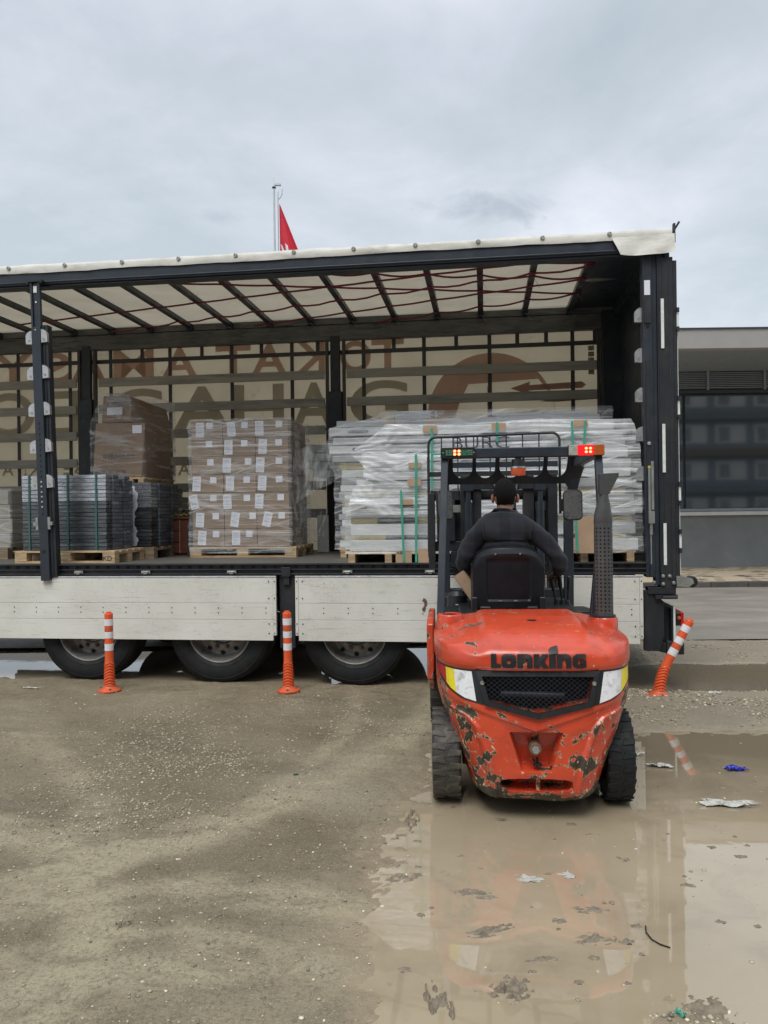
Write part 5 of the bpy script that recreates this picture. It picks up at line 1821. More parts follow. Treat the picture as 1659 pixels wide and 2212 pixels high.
for k in range(6):
    x = -2.86 + 0.06 * k
    b.tube([(x, 1.55 + 0.03 * (k % 2), 1.607), (x + 0.05, 1.57, 1.632 + 0.008 * (k % 3)), (x + 0.1, 1.56, 1.607)], 0.009, 6)
cb('rope', 'wool', b, rs, smooth=True, kind='stuff')
dk = cargo('dark_pack_pile', 'dark stepped pile of small grey packs behind the brown cabinet', 'packs', -3.0, 1.98, DZ)
for k in range(9):
    cb('pack', 'grey_block', MB().box(-3.05, -2.78 - (8 - k) * -0.004 - (k > 6) * 0.06, 2.08, 2.38, DZ + k * 0.078, DZ + k * 0.078 + 0.074), dk, bevel=0.003)
dr = cargo('black_drum_end', 'black rounded panel standing between the brown cabinet and the carton pallet', 'panel', -2.42, 1.45, DZ)
cb('disc', 'frame_black', MB().prism([(1.3, DZ)] + [(1.55 + 0.25 * math.cos(a), 1.40 + 0.25 * math.sin(a)) for a in np.linspace(math.pi, 0, 12)] + [(1.8, DZ)], -2.43, -2.40, plane='YZ'), dr)

# grey wrapped blocks at the far left
pallet(-5.6, -4.40, 0.95, 1.8, DZ, 'dark pallet at the left edge under the grey wrapped blocks', m='wood_dark')
gb = cargo('grey_block_stack', 'stack of dull grey blocks at the left edge of the trailer', 'blocks', -5.5, 1.0, 1.278)
pr = None
for k in range(4):
    for i in range(3):
        for j in range(2):
            loc = (i * 0.37 + (0.03 if k % 2 else 0) - (k == 3) * 0.05, j * 0.4, k * 0.163)
            if pr is None:
                pr = cb('block', 'lath', MB().box(-5.5, -5.14, 1.0, 1.39, 1.278, 1.438), gb, bevel=0.008)
                pr.location = loc
            else:
                share(pr, gb, loc)
film_shell(gb, 'stretch_film', 'film', -5.52, -4.37, 0.985, 1.82, 1.27, 1.95, 0.008, seed=11.0)

# ---- panels on pallets, front stack
pallet(-0.385, 0.75, 0.10, 0.92, DZ, 'pale pallet under the left half of the front panel stack', h=0.105, stringer=True)
pallet(0.80, 2.28, 0.10, 0.92, DZ, 'pale pallet under the right half of the front panel stack, behind the forklift', h=0.105, stringer=True)
ps = cargo('wrapped_panel_stack', 'front stack of white and grey insulated panels wrapped in film with green straps', 'wrapped panels', -0.35, 0.10, 1.258)
layers = [(1.260, 1.364, -0.34, 2.30, 'panel_white'), (1.366, 1.408, -0.32, 0.0, 'wool'), (1.366, 1.408, 0.55, 1.3, 'wool'), (1.366, 1.408, 1.75, 2.2, 'wool'),
          (1.410, 1.516, -0.335, 0.28, 'panel_white'), (1.410, 1.516, 0.283, 2.28, 'panel_grey'), (1.518, 1.576, -0.335, -0.08, 'wool'), (1.518, 1.576, 0.30, 1.2, 'wool'), (1.518, 1.576, 1.6, 2.25, 'wool'),
          (1.578, 1.648, -0.335, 2.28, 'panel_grey'), (1.650, 1.656, -0.36, 2.30, 'panel_white'), (1.658, 1.694, -0.33, -0.06, 'wool'), (1.658, 1.694, 0.26, 0.9, 'wool'), (1.658, 1.694, 1.3, 2.25, 'wool'),
          (1.696, 1.766, -0.31, 0.28, 'panel_white'), (1.696, 1.766, 0.283, 2.27, 'panel_grey'), (1.768, 1.835, -0.23, 0.055, 'wool'), (1.768, 1.835, 0.245, 0.9, 'wool'), (1.768, 1.835, 1.5, 2.2, 'wool'),
          (1.838, 1.915, -0.12, 2.25, 'panel_grey'), (1.930, 2.005, -0.18, 2.24, 'panel_white'), (2.017, 2.09, -0.14, 2.25, 'panel_grey'), (2.105, 2.178, -0.22, 2.22, 'panel_white'),
          (2.190, 2.262, -0.12, 2.20, 'panel_grey'), (2.275, 2.340, -0.04, 2.18, 'panel_grey'), (2.352, 2.425, 0.02, 2.10, 'panel_white')]
for z0, z1, a, b_, m in layers:
    wj = rng.uniform(0, 0.015)
    if m == 'wool':
        cb('wool_strip', m, MB().box(a, b_, 0.115 + wj, 0.88, z0, z1), ps, bevel=0.004)
    else:
        cb('panel', m, MB().box(a, b_, 0.10 + wj, 0.90, z0, z1), ps, bevel=0.003)
# folded edge profiles that stick out
for (a, b_, z0, z1) in ((-0.17, -0.04, 1.655, 1.69), (-0.27, -0.16, 1.90, 1.935), (0.33, 0.42, 1.655, 1.68)):
    cb('edge_profile', 'panel_white', MB().box(a, b_, 0.085, 0.099, z0, z1), ps)
for (s, z0, z1, ln) in ((0.178, 1.165, 1.83, -0.02), (0.292, 1.16, 2.16, 0.01), (0.446, 1.84, 2.40, 0.005), (1.05, 2.26, 2.44, 0.0), (1.755, 1.25, 2.43, -0.035), (1.81, 2.02, 2.43, 0.03), (1.937, 1.16, 1.66, 0.01)):
    band(ps, 'green_strap', s, 0.030, z0, z1, 0.021, lean=ln)
for (a, b_, z) in ((0.446, 0.56, 2.15), (1.64, 1.80, 1.93)):
    cb('strap_tail', 'green_strap', MB().box(a, b_, 0.024, 0.0275, z, z + 0.016), ps)
for (a, b_, z0, z1) in ((0.23, 0.35, 2.035, 2.085), (0.22, 0.345, 1.87, 1.935), (0.147, 0.265, 1.695, 1.745), (0.10, 0.25, 1.155, 1.262), (0.31, 0.42, 1.155, 1.285), (1.0, 1.13, 2.37, 2.43), (1.735, 1.86, 2.38, 2.44), (1.735, 1.95, 1.235, 1.57), (0.37, 0.50, 2.36, 2.425), (1.93, 2.03, 1.67, 1.8)):
    cb('edge_protector', 'copper_paper', MB().box(a, b_, 0.0335, 0.036, z0, z1), ps)
tx = glyph('BURC', 0.64, 1.16, 2.20, 2.31, 0.0004, -0.012)
tx.v = [(x, 0.0285 + y, z) for x, y, z in tx.v]
cb('handwriting', 'ink', tx, ps)
tx = glyph('AB', 0.11, 0.165, 1.235, 1.262, 0.0004, 0.01)
tx.v = [(x, 0.0325 + y, z) for x, y, z in tx.v]
cb('marker_writing', 'ink', tx, ps)
# upper film: tapered at its left end and drawn to a point, wrinkled along its length
n1, n2 = 190, 90
U, V = np.meshgrid(np.linspace(0, 1, n1), np.linspace(0, 1, n2))
zz = 1.60 + (2.452 - 1.60) * V
left = np.interp(zz, [1.60, 1.75, 1.85, 1.95, 2.05, 2.12, 2.16, 2.19, 2.22, 2.30, 2.38, 2.452], [-0.37, -0.33, -0.30, -0.20, -0.19, -0.24, -0.29, -0.335, -0.30, -0.18, -0.06, 0.02])
right = np.interp(zz, [1.60, 1.9, 2.2, 2.40, 2.452], [2.33, 2.33, 2.32, 2.27, 2.24])
Sx = left + (right - left) * U
amp = 0.011
wr = fbm(Sx * 0.55 + 3, (zz + 0.05 * (Sx - 1.0) * (zz - 1.9)) * 30, 2.0, 4)
fan = np.exp(-((Sx + 0.1) / 0.35)**2) * np.sin(np.arctan2(zz - 2.19, Sx + 0.45) * 40 + 5 * vnoise(Sx * 7, zz * 7)) * 0.003
Wy = 0.052 - amp * 0.5 * wr + fan + 0.03 * (1 - U) * 0
Zz = zz - 0.022 * np.abs(np.sin(Sx * 2.2)) * V * V + 0.012 * np.minimum(1, Sx / 1.0) * V
P = np.stack([Sx, Wy, Zz], -1)
roll = P[-1].copy()
rows = [roll + np.array([0, d_, 0.004]) for d_ in (0.03, 0.3, 0.6, 0.85)]
cb('stretch_film', 'film_heavy', MB().grid(P).grid(np.array([P[-1]] + rows)), ps, smooth=True, recalc=False)
film_shell(ps, 'stretch_film', 'film', -0.375, 2.335, 0.070, 0.93, 1.235, 1.80, 0.014, top=False, seed=21.0)
# ---- back stack
pallet(-0.62, 0.6, 0.95, 1.85, DZ, 'pallet under the left end of the rear panel stack', h=0.105, stringer=True, m='wood')
bs = cargo('wrapped_panel_stack', 'taller rear stack of grey panels behind the front panel stack, reaching further left', 'wrapped panels', -0.6, 0.95, 1.258)
z = 1.258
k = 0
while z < 2.15:
    h = 0.055 + 0.03 * rng.rand()
    m = ('panel_white', 'wool', 'panel_grey', 'panel_white', 'panel_grey')[k % 5]
    cb('panel' if m != 'wool' else 'wool_strip', m, MB().box(-0.60 + rng.uniform(-0.02, 0.03), 2.2 + rng.uniform(-0.03, 0.03), 0.96, 1.80, z, z + h - 0.004), bs, bevel=0.003)
    z += h; k += 1
for (z0, z1, a, b_) in ((2.165, 2.235, -0.67, 2.1), (2.255, 2.335, -0.70, 2.15), (2.345, 2.42, -0.66, 2.1), (2.445, 2.53, -0.70, 2.0), (2.535, 2.60, -0.62, 2.1)):
    cb('panel', 'panel_white' if a < -0.69 else 'panel_grey', MB().box(a, b_, 0.95, 1.75, z0, z1), bs, bevel=0.003)
    z = z1
cb('panel', 'panel_grey', MB().box(0.0, 0.44, 0.98, 1.6, 2.602, 2.69), bs, bevel=0.003)
cb('panel', 'panel_grey', MB().box(1.05, 2.0, 0.98, 1.6, 2.602, 2.64), bs, bevel=0.003)
cb('dark_end', 'hole', MB().box(0.385, 0.425, 0.972, 0.979, 2.61, 2.68), bs)
for (s, z) in ((-0.50, 2.47), (-0.45, 2.28)):
    cb('handle_cutout', 'grey_block', MB().box(s, s + 0.22, 0.944, 0.949, z, z + 0.03), bs)
cb('edge_protector', 'copper_paper', MB().box(-0.12, 0.06, 0.94, 0.947, 2.55, 2.59), bs)
cb('edge_protector', 'copper_paper', MB().box(0.33, 0.55, 0.94, 0.947, 2.56, 2.60), bs)
def bpinch(P):
    z = P[..., 2]
    P[..., 0] += np.where(P[..., 0] < 0, 0.06 * sstep(2.14, 2.05, z), 0)
    t_ = sstep(2.5, 2.66, z)
    P[..., 0] += np.where(P[..., 0] < 0, 0.55 * t_, 0)
    return P
film_shell(bs, 'stretch_film', 'film', -0.70, 2.22, 0.93, 1.83, 1.24, 2.68, 0.014, seed=31.0, top=False, pinch=bpinch)
# ---- third stack, further back with overhanging ends
ts = cargo('panel_stack', 'dull grey panels with overhanging ends in the gap between cartons and panel stacks', 'panels', -0.85, 1.95, DZ)
z = DZ + 0.002
cb('bearer', 'wood_dark', MB().box(-0.8, 1.8, 1.95, 2.05, z, z + 0.1), ts)
z += 0.102
while z < 2.02:
    cb('panel', 'panel_grey', MB().box(-0.68, 1.9, 1.93, 2.36, z, z + 0.094), ts, bevel=0.003)
    z += 0.098
for z0, a in ((2.06, -1.10), (2.15, -1.15), (2.25, -1.12), (2.36, -1.14)):
    cb('panel', 'panel_grey', MB().box(a, 1.9, 1.93, 2.36, z0, z0 + 0.085), ts, bevel=0.003)
wb = cargo('white_board', 'narrow dusty white board standing on the deck in the gap beside the panels', 'board', -1.0, 2.1, DZ)
cb('face', 'panel_white', MB().box(-1.10, -0.96, 2.12, 2.15, DZ, 1.60), wb, bevel=0.003)
# hanging scrap of film in the gap
U, V = np.meshgrid(np.linspace(-1, 1, 16), np.linspace(0, 1, 40))
P = np.stack([-0.93 + 0.085 * U * (1 - 0.35 * V) + 0.02 * np.sin(V * 11), 1.55 + 0.03 * np.sin(U * 5 + V * 17) + 0.02 * vnoise(U * 4, V * 9, 1), 2.35 - 0.98 * V + 0.015 * np.sin(U * 7)], -1)
cb('hanging_film', 'film_thin', MB().grid(P), bs, smooth=True, recalc=False)
U, V = np.meshgrid(np.linspace(0, 1, 24), np.linspace(0, 1, 14))
P = np.stack([-1.14 + 0.62 * U, 1.2 - 0.25 * U + 0 * V, 2.30 + 0.22 * U**1.3 - V * (0.55 - 0.1 * U) + 0.02 * np.sin(U * 8 + V * 5)], -1)
cb('stretched_film', 'film_thin', MB().grid(P), bs, smooth=True, recalc=False)

# ------------------------------------------------------------------ forklift (local frame: x right, y forward, origin under the tail)
FK = empty('forklift', (0.795, 3.95, 0.0), -0.08)
tag(FK, 'battered orange-red forklift seen from behind, lettered LONKING, standing in the puddle', 'forklift')


def fp_(name, m, b, parent=FK, **kw):
    return b.build(name, m, parent, **kw)


YF = 0.80
XS, XO = 1.018, -0.009      # the tail casting is a little wider on its left


def plan(phi, a, yr, n):
    """plan outline of the counterweight: phi -90..90 deg, 0 = straight back"""
    s, c = np.sin(phi), np.cos(phi)
    x = a * np.sign(s) * np.abs(s)**(2 / n)
    y = YF - (YF - yr) * np.abs(c)**(2 / n)
    return x, y


def sinterp(z, xs_, ys_, sig=0.012):
    z = np.asarray(z, float)
    return sum(w_ * np.interp(z + o_ * sig, xs_, ys_) for o_, w_ in ((-1.5, 0.1), (-0.75, 0.23), (0, 0.34), (0.75, 0.23), (1.5, 0.1)))


def cw_a(z):
    return sinterp(z, [0.085, 0.10, 0.12, 0.15, 0.20, 0.26, 0.34, 0.44, 0.54, 0.63, 0.70, 0.80], [0.29, 0.322, 0.340, 0.355, 0.372, 0.392, 0.423, 0.462, 0.500, 0.522, 0.528, 0.528])


def cw_y(z):
    return sinterp(z, [0.085, 0.10, 0.13, 0.18, 0.26, 0.50, 0.66, 0.80], [0.16, 0.09, 0.045, 0.015, 0.0, 0.0, 0.02, 0.045])


def cw_disp(x, z):
    """inward recesses cast into the tail"""
    ax = np.abs(x + 0.015)
    d = np.zeros_like(x)
    # side shoulders step back outside the diagonal centre panel
    line = np.interp(z, [0.10, 0.20, 0.30, 0.40, 0.50, 0.56, 0.60], [0.20, 0.215, 0.235, 0.262, 0.30, 0.36, 0.50])
    d += 0.030 * sstep(line, line + 0.035, ax) * sstep(0.615, 0.55, z) * sstep(0.12, 0.20, z)
    # brow below the grille: a ridge following the chevron
    brow = 0.545 + 0.105 * np.clip(ax / 0.31, 0, 1.6)
    d += 0.020 * sstep(brow - 0.045, brow - 0.075, z) * (1 - sstep(0.9 * line, line, ax)) * 0.9
    # towing pin pocket
    hw = np.interp(z, [0.285, 0.475], [0.078, 0.136])
    d += (0.115 - 0.03 * sstep(0.30, 0.45, z)) * sstep(hw, hw - 0.016, ax) * sstep(0.275, 0.295, z) * sstep(0.482, 0.472, z)
    # hand slot near the bottom
    e = ((ax / 0.178)**4 + ((z - 0.203) / 0.034)**4)
    d += 0.12 * sstep(1.15, 0.75, e)
    # radiator opening behind the grille
    tip = 0.562 + 0.062 * np.clip(ax / 0.27, 0, 1)
    d += 0.13 * sstep(tip, tip + 0.012, z) * sstep(0.318 - 0.25 * (0.79 - z), 0.306 - 0.25 * (0.79 - z), ax) * sstep(0.80, 0.79, z)
    return d


nz = 190
zz = np.concatenate([np.linspace(0.085, 0.16, 30), np.linspace(0.163, 0.80, nz)])
ph = np.concatenate([np.linspace(-math.pi / 2, -1.25, 16, endpoint=False), np.linspace(-1.25, 1.25, 260, endpoint=False), np.linspace(1.25, math.pi / 2, 16)])


def rear_grid(phs, zs, afn, yfn, n, disp=None, dy=0.0):
    PH, Zg = np.meshgrid(phs, zs)
    x, y = plan(PH, afn(Zg), yfn(Zg), n)
    if disp is not None:
        fac = np.clip(np.abs(np.cos(PH)), 0, 1)**0.3
        y = y + disp(x, Zg) * fac
    return np.stack([x * XS + XO, y + dy, Zg], -1)


# even spacing in x matters for the recesses: warp phi so x samples evenly
xs = np.concatenate([np.linspace(-0.9999, -0.985, 14, endpoint=False), np.linspace(-0.985, 0.985, 250, endpoint=False), np.linspace(0.985, 0.9999, 14)])
NP = 4.2
phx = np.sign(xs) * np.arcsin(np.abs(xs)**(NP / 2))
P = rear_grid(phx, zz, cw_a, cw_y, NP, cw_disp)
P[:, 0, 1] = P[:, -1, 1] = 0.95
# knocks and casting unevenness
P[..., 1] += 0.0025 * fbm(P[..., 0] * 9, P[..., 2] * 9, 4.0, 3)
P[..., 2] -= np.where(P[..., 2] < 0.12, 0.012 * np.maximum(0, fbm(P[..., 0] * 7, P[..., 1] * 3, 2.0, 3)), 0)
cwb = MB().grid(P)
bot = P[0].copy(); botc = bot.copy(); botc[:, 1] = 0.95; botc[:, 0] *= 0.9
cwb.grid(np.array([bot, botc]))
topc = P[-1].copy(); topc2 = topc.copy(); topc2[:, 1] = 0.95
cwb.grid(np.array([topc, topc2]))
fp_('counterweight', 'paint', cwb, smooth='auto')


def co_a(z):
    return sinterp(z, [0.795, 0.80, 0.83, 0.88, 0.93, 0.955, 0.975, 0.988, 0.998], [0.523, 0.534, 0.538, 0.538, 0.536, 0.530, 0.515, 0.488, 0.44])


def co_y(z):
    return sinterp(z, [0.795, 0.80, 0.83, 0.88, 0.905, 0.93, 0.955, 0.975, 0.988, 0.998], [0.045, 0.028, 0.022, 0.030, 0.048, 0.085, 0.16, 0.27, 0.40, 0.56])


zc = np.concatenate([np.linspace(0.795, 0.80, 3), np.linspace(0.803, 0.90, 30), np.linspace(0.902, 0.998, 60)])
NC = 4.2
xs2 = np.concatenate([np.linspace(-0.9999, -0.98, 14, endpoint=False), np.linspace(-0.98, 0.98, 150, endpoint=False), np.linspace(0.98, 0.9999, 14)])
phc = np.sign(xs2) * np.arcsin(np.abs(xs2)**(NC / 2))
Pc = rear_grid(phc, zc, co_a, co_y, NC)
# raised centre between two shallow hollows
ax = np.abs(Pc[..., 0])
topness = sstep(0.93, 0.985, Pc[..., 2])
Pc[..., 2] += 0.022 * sstep(0.31, 0.25, ax) * topness
Pc[..., 2] -= 0.055 * sstep(0.30, 0.56, ax) * sstep(0.90, 0.985, Pc[..., 2])
Pc[..., 1] += 0.035 * np.exp(-((ax - 0.34) / 0.05)**2) * sstep(0.86, 0.94, Pc[..., 2])
Pc[..., 1] += 0.0015 * fbm(Pc[..., 0] * 7, Pc[..., 2] * 7, 9.0, 3)
fr_ = Pc[-1].copy()
c1 = fr_.copy(); c1[:, 1] = np.maximum(c1[:, 1], 0.80)
Pc = np.concatenate([Pc, c1[None]], 0)
low = Pc[0].copy(); low[:, 1] += 0.05
fp_('hood_cowl', 'paint', MB().grid(np.concatenate([low[None], Pc], 0)), smooth=True)
fp_('hood_top', 'paint', MB().box(-0.29, 0.29, 0.70, 0.98, 0.80, 0.996), bevel=0.02)


def cowl_y(x, z):
    a, yr = float(co_a(z)), float(co_y(z))
    t_ = min(0.9999, abs((x - XO) / XS) / a)
    return YF - (YF - yr) * (1 - t_**NC)**(1 / NC)


def tail_y(x, z):
    a, yr = float(cw_a(z)), float(cw_y(z))
    t_ = min(0.9999, abs((x - XO) / XS) / a)
    return YF - (YF - yr) * (1 - t_**NP)**(1 / NP)


# raised maker's lettering across the cowl
def lx(px): return -0.252 + (px - 565) * 0.000741
def lz(py): return 0.885 - (py - 318) * 0.00076


for ch, a, b_, in (('L', 565, 632), ('o', 637, 738), ('n', 748, 851), ('K', 861, 962), ('ı', 967, 1012), ('n', 1020, 1118), ('G', 1128, 1222)):
    if ch == 'L':
        gb_ = curve_mesh([[(0, 0), (1, 0), (1, 0.30), (0.55, 0.30), (0.55, 1), (0.1, 1), (0.0, 0.9)]], 0.0, lambda x, y, z: (x, y, z))
        sp_ = [[(0, 0), (1, 0), (1, 0.30), (0.55, 0.30), (0.55, 1), (0, 1)]]
    elif ch == 'o':
        def rr(x0, x1, y0, y1, r, rev=False):
            p = []
            for cx, cy, a0 in ((x1 - r, y0 + r, -90), (x1 - r, y1 - r, 0), (x0 + r, y1 - r, 90), (x0 + r, y0 + r, 180)):
                for k in range(5):
                    an = R(a0 + k * 22.5)
                    p.append((cx + r * math.cos(an), cy + r * math.sin(an)))
            return p[::-1] if rev else p
        sp_ = [rr(0, 1, 0, 1, 0.28), rr(0.36, 0.64, 0.28, 0.72, 0.12)]
    elif ch == 'n':
        sp_ = [[(0, 0), (0.36, 0), (0.36, 0.70), (0.50, 0.74), (0.64, 0.68), (0.64, 0), (1, 0), (1, 0.75), (0.9, 0.93), (0.7, 1), (0, 1)]]
    elif ch == 'K':
        sp_ = [[(0, 0), (0.38, 0), (0.38, 0.34), (0.60, 0.0), (1.04, 0), (0.70, 0.52), (1.0, 1), (0.58, 1), (0.38, 0.68), (0.38, 1), (0, 1)]]
    elif ch == 'ı':
        sp_ = [[(0, 0), (1, 0), (1, 1), (0, 1)]]
    else:
        sp_ = [[(0.28, 0), (0.75, 0), (0.98, 0.1), (0.98, 0.56), (0.55, 0.56), (0.55, 0.36), (0.66, 0.36), (0.66, 0.26), (0.42, 0.26), (0.36, 0.36), (0.36, 0.64), (0.46, 0.74), (0.98, 0.74), (0.98, 1), (0.30, 1), (0.08, 0.88), (0, 0.7), (0, 0.28), (0.08, 0.10)]]
    x0, x1, z0, z1 = lx(a), lx(b_), lz(412), lz(318)

    def mp(x, y, z):
        X = x0 + (x1 - x0) * x
        Z = z0 + (z1 - z0) * y
        return (X, cowl_y(X, Z) - 0.006 + z, Z)
    o = curve_mesh(sp_, 0.008, mp).build('letter', 'black_plastic', FK, bevel=0.0015, seg=1)
sp_ = [[(lx(970), lz(318)), (lx(966), lz(292)), (lx(985), lz(278)), (lx(1030), lz(268)), (lx(1032), lz(300)), (lx(1015), lz(312))]]
curve_mesh(sp_, 0.008, lambda x, y, z: (x, cowl_y(x, y) - 0.006 + z, y)).build('letter_leaf', 'black_plastic', FK, bevel=0.0015, seg=1)

# grille: chevron frame, diamond mesh and the pipe behind it
out_ = [(-0.335, 0.795), (-0.287, 0.622), (-0.015, 0.556), (0.262, 0.619), (0.305, 0.795)]
inn_ = [(-0.300, 0.768), (-0.262, 0.645), (-0.015, 0.585), (0.238, 0.642), (0.274, 0.768)]
fm = curve_mesh([out_, inn_], 0.010, lambda x, y, z: (x, tail_y(x, y) - 0.012 + z, y))
gf = fm.build('grille_frame', 'black_plastic', FK, bevel=0.002, seg=1)


def inside(x, z):
    p = inn_
    c = False
    for i in range(len(p)):
        (x1, z1), (x2, z2) = p[i], p[i - 1]
        if (z1 > z) != (z2 > z) and x < (x2 - x1) * (z - z1) / (z2 - z1) + x1:
            c = not c
    return c


gm = MB()
for sgn in (1, -1):
    for k in range(-30, 60):
        c = k * 0.0235
        pts = []
        for x in np.arange(-0.31, 0.29, 0.006):
            z = 0.55 + (sgn * x * 0.80 + c - 0.3)
            if inside(x, z):
                pts.append((x, tail_y(x, z) + 0.004 + 0.002 * sgn, z))
        if len(pts) > 1:
            gm.tube([pts[0], pts[-1]], 0.0016, 4, cap=False)
gm.build('grille_mesh', 'frame', gf, kind='stuff')
fp_('radiator_pipe', 'frame', MB().cyl((-0.20, 0.085, 0.668), (0.13, 0.085, 0.660), 0.016, n=14), smooth='auto')
fp_('radiator_core', 'hole', MB().box(-0.30, 0.27, 0.135, 0.15, 0.57, 0.80))
for x in (-0.298, 0.272):
    fp_('screw', 'chrome', MB().lathe([(0, -0.010), (0.009, -0.008), (0.012, 0.0)], 14, c=(x, tail_y(x, 0.735) - 0.0225, 0.735), axis='Y'))


# reflective marker panels either side of the grille
def marker(cols, frame_poly, label):
    r = empty('marker_panel', (0, 0, 0))
    r.parent = FK
    n_ = 26

    def strip(name, m, xa, xb, top, bot, off):
        X = np.linspace(xa[0], xa[-1], 2)
        V = []
        for i in range(n_ + 1):
            t_ = i / n_
            xt = top[0][0] + (top[1][0] - top[0][0]) * t_
            zt = top[0][1] + (top[1][1] - top[0][1]) * t_
            bx = [p[0] for p in bot]; bz = [p[1] for p in bot]
            sb = t_
            xb_ = bx[0] + (bx[-1] - bx[0]) * sb
            zb = float(np.interp(xb_, bx, bz)) if bx[0] < bx[-1] else float(np.interp(xb_, bx[::-1], bz[::-1]))
            for q in range(5):
                f_ = q / 4
                x = xt + (xb_ - xt) * f_
                z = zt + (zb - zt) * f_
                V.append((x, tail_y(x, z) - off, z))
        Pm = np.array(V).reshape(n_ + 1, 5, 3)
        return MB().grid(Pm).build(name, m, r, smooth=True, recalc=False)
    for name, m, top, bot in cols:
        strip(name, m, (top[0][0], top[1][0]), None, top, bot, 0.0065 if name != 'backing' else 0.004)
    return r


yr_ = mat('bright_yellow_reflective_tape', (0.80, 0.66, 0.02), 0.35, 0, 0.06, 20, dirt=(0.3, 0.24, 0.05), da=0.5, ds=16)
M['yellow_refl'] = yr_
M['white_refl'] = mat('scuffed_white_reflective_tape', (0.74, 0.75, 0.76), 0.35, 0, 0.05, 20, dirt=(0.2, 0.2, 0.2), da=0.8, ds=22)
M['red_refl'] = mat('dark_red_reflective_tape', (0.42, 0.012, 0.02), 0.35, 0, 0.08, 20)
marker([('backing', 'black_plastic', [(-0.538, 0.80), (-0.325, 0.798)], [(-0.534, 0.775), (-0.52, 0.725), (-0.475, 0.68), (-0.41, 0.645), (-0.290, 0.620)]),
        ('red_patch', 'red_refl', [(-0.530, 0.790), (-0.488, 0.789)], [(-0.526, 0.750), (-0.484, 0.708)]),
        ('yellow_patch', 'yellow_refl', [(-0.4875, 0.789), (-0.445, 0.788)], [(-0.4835, 0.708), (-0.46, 0.685), (-0.432, 0.669)]),
        ('white_patch', 'white_refl', [(-0.4475, 0.788), (-0.352, 0.787)], [(-0.4315, 0.669), (-0.39, 0.65), (-0.330, 0.637)])], None, None)
marker([('backing', 'black_plastic', [(0.295, 0.798), (0.5275, 0.80)], [(0.262, 0.618), (0.38, 0.645), (0.45, 0.68), (0.50, 0.725), (0.5265, 0.775)]),
        ('white_patch', 'white_refl', [(0.330, 0.787), (0.440, 0.788)], [(0.300, 0.632), (0.36, 0.648), (0.425, 0.674)]),
        ('yellow_patch', 'yellow_refl', [(0.4405, 0.788), (0.500, 0.789)], [(0.4255, 0.674), (0.46, 0.70), (0.488, 0.722)]),
        ('red_patch', 'red_refl', [(0.5005, 0.789), (0.523, 0.790)], [(0.4885, 0.722), (0.521, 0.755)])], None, None)

# towing pin in its pocket
fp_('tow_pin_head', 'rust_bolt', MB().cyl((-0.030, 0.09, 0.396), (-0.030, 0.012, 0.396), 0.034, 0.031, n=28), bevel=0.003)
fp_('tow_pin_nut', 'steel_grey', MB().cyl((-0.030, 0.012, 0.396), (-0.030, -0.006, 0.396), 0.022, 0.020, n=6), bevel=0.002)
fp_('tow_hook', 'hole', MB().lathe([(0.0, 0.0), (0.024, 0.004), (0.020, 0.012), (0.008, 0.016)], 18, c=(-0.017, 0.045, 0.302)).tube([(-0.017, 0.045, 0.31), (-0.02, 0.045, 0.345)], 0.006, 8), smooth=True)
fp_('slot_divider', 'paint', MB().box(-0.025, -0.005, 0.045, 0.12, 0.17, 0.235))

# filler neck, seat plinth, side covers, fenders
fn = fp_('filler_neck', 'paint', MB().lathe([(0.047, 1.010), (0.052, 1.015), (0.072, 1.015), (0.078, 1.006), (0.080, 0.90)], 32, c=(-0.458, 0.64, 0)), smooth=True)
MB().lathe([(0.0, 0.985), (0.047, 0.985), (0.047, 1.008)], 28, c=(-0.458, 0.64, 0)).build('neck_opening', 'hole', fn)
ex = fp_('exhaust_base', 'paint', MB().lathe([(0.0, 1.0), (0.066, 1.0), (0.072, 0.992), (0.075, 0.92)], 32, c=(0.446, 0.60, 0)), smooth='auto')
fp_('hood_hole', 'hole', MB().lathe([(0.0, 1.0165), (0.026, 1.0165)], 24, c=(0.0, 0.40, -0.006)))
fp_('engine_cover', 'black_plastic', MB().box(-0.40, 0.40, 0.99, 1.9, 0.60, 0.97).box(-0.52, -0.36, 0.95, 1.5, 0.80, 0.955).box(0.25, 0.52, 0.95, 1.6, 0.80, 0.93), bevel=0.02)
for sx in (-1, 1):
    _e = 0.602 if sx < 0 else 0.535
    fp_('side_fender', 'paint', MB().prism([(0.72, 0.60), (0.72, 0.94), (0.80, 0.96), (1.35, 0.96), (1.42, 0.80), (1.40, 0.52), (1.25, 0.46), (1.0, 0.48), (0.86, 0.56)], sx * (_e - 0.045), sx * _e, plane='YZ'), bevel=0.012)
    fp_('floor_step', 'black_plastic', MB().box(sx * 0.40, sx * 0.60, 1.45, 2.1, 0.42, 0.46).box(sx * 0.40, sx * 0.56, 1.42, 1.46, 0.42, 0.80), bevel=0.006)
    fp_('front_fender', 'paint', MB().prism([(1.60, 0.58), (1.60, 0.70), (2.25, 0.74), (2.30, 0.60)], sx * 0.42, sx * 0.60, plane='YZ'), bevel=0.01)
fp_('floor_plate', 'frame_black', MB().box(-0.40, 0.40, 1.9, 2.15, 0.50, 0.56))
fp_('dash_panel', 'frame_black', MB().box(-0.46, 0.46, 2.06, 2.14, 0.50, 1.02).box(-0.5, -0.36, 1.7, 2.05, 0.85, 1.0), bevel=0.01)
fp_('steering_column', 'black_plastic', MB().cyl((-0.12, 1.98, 0.75), (-0.12, 1.72, 1.08), 0.035, n=14), smooth='auto')
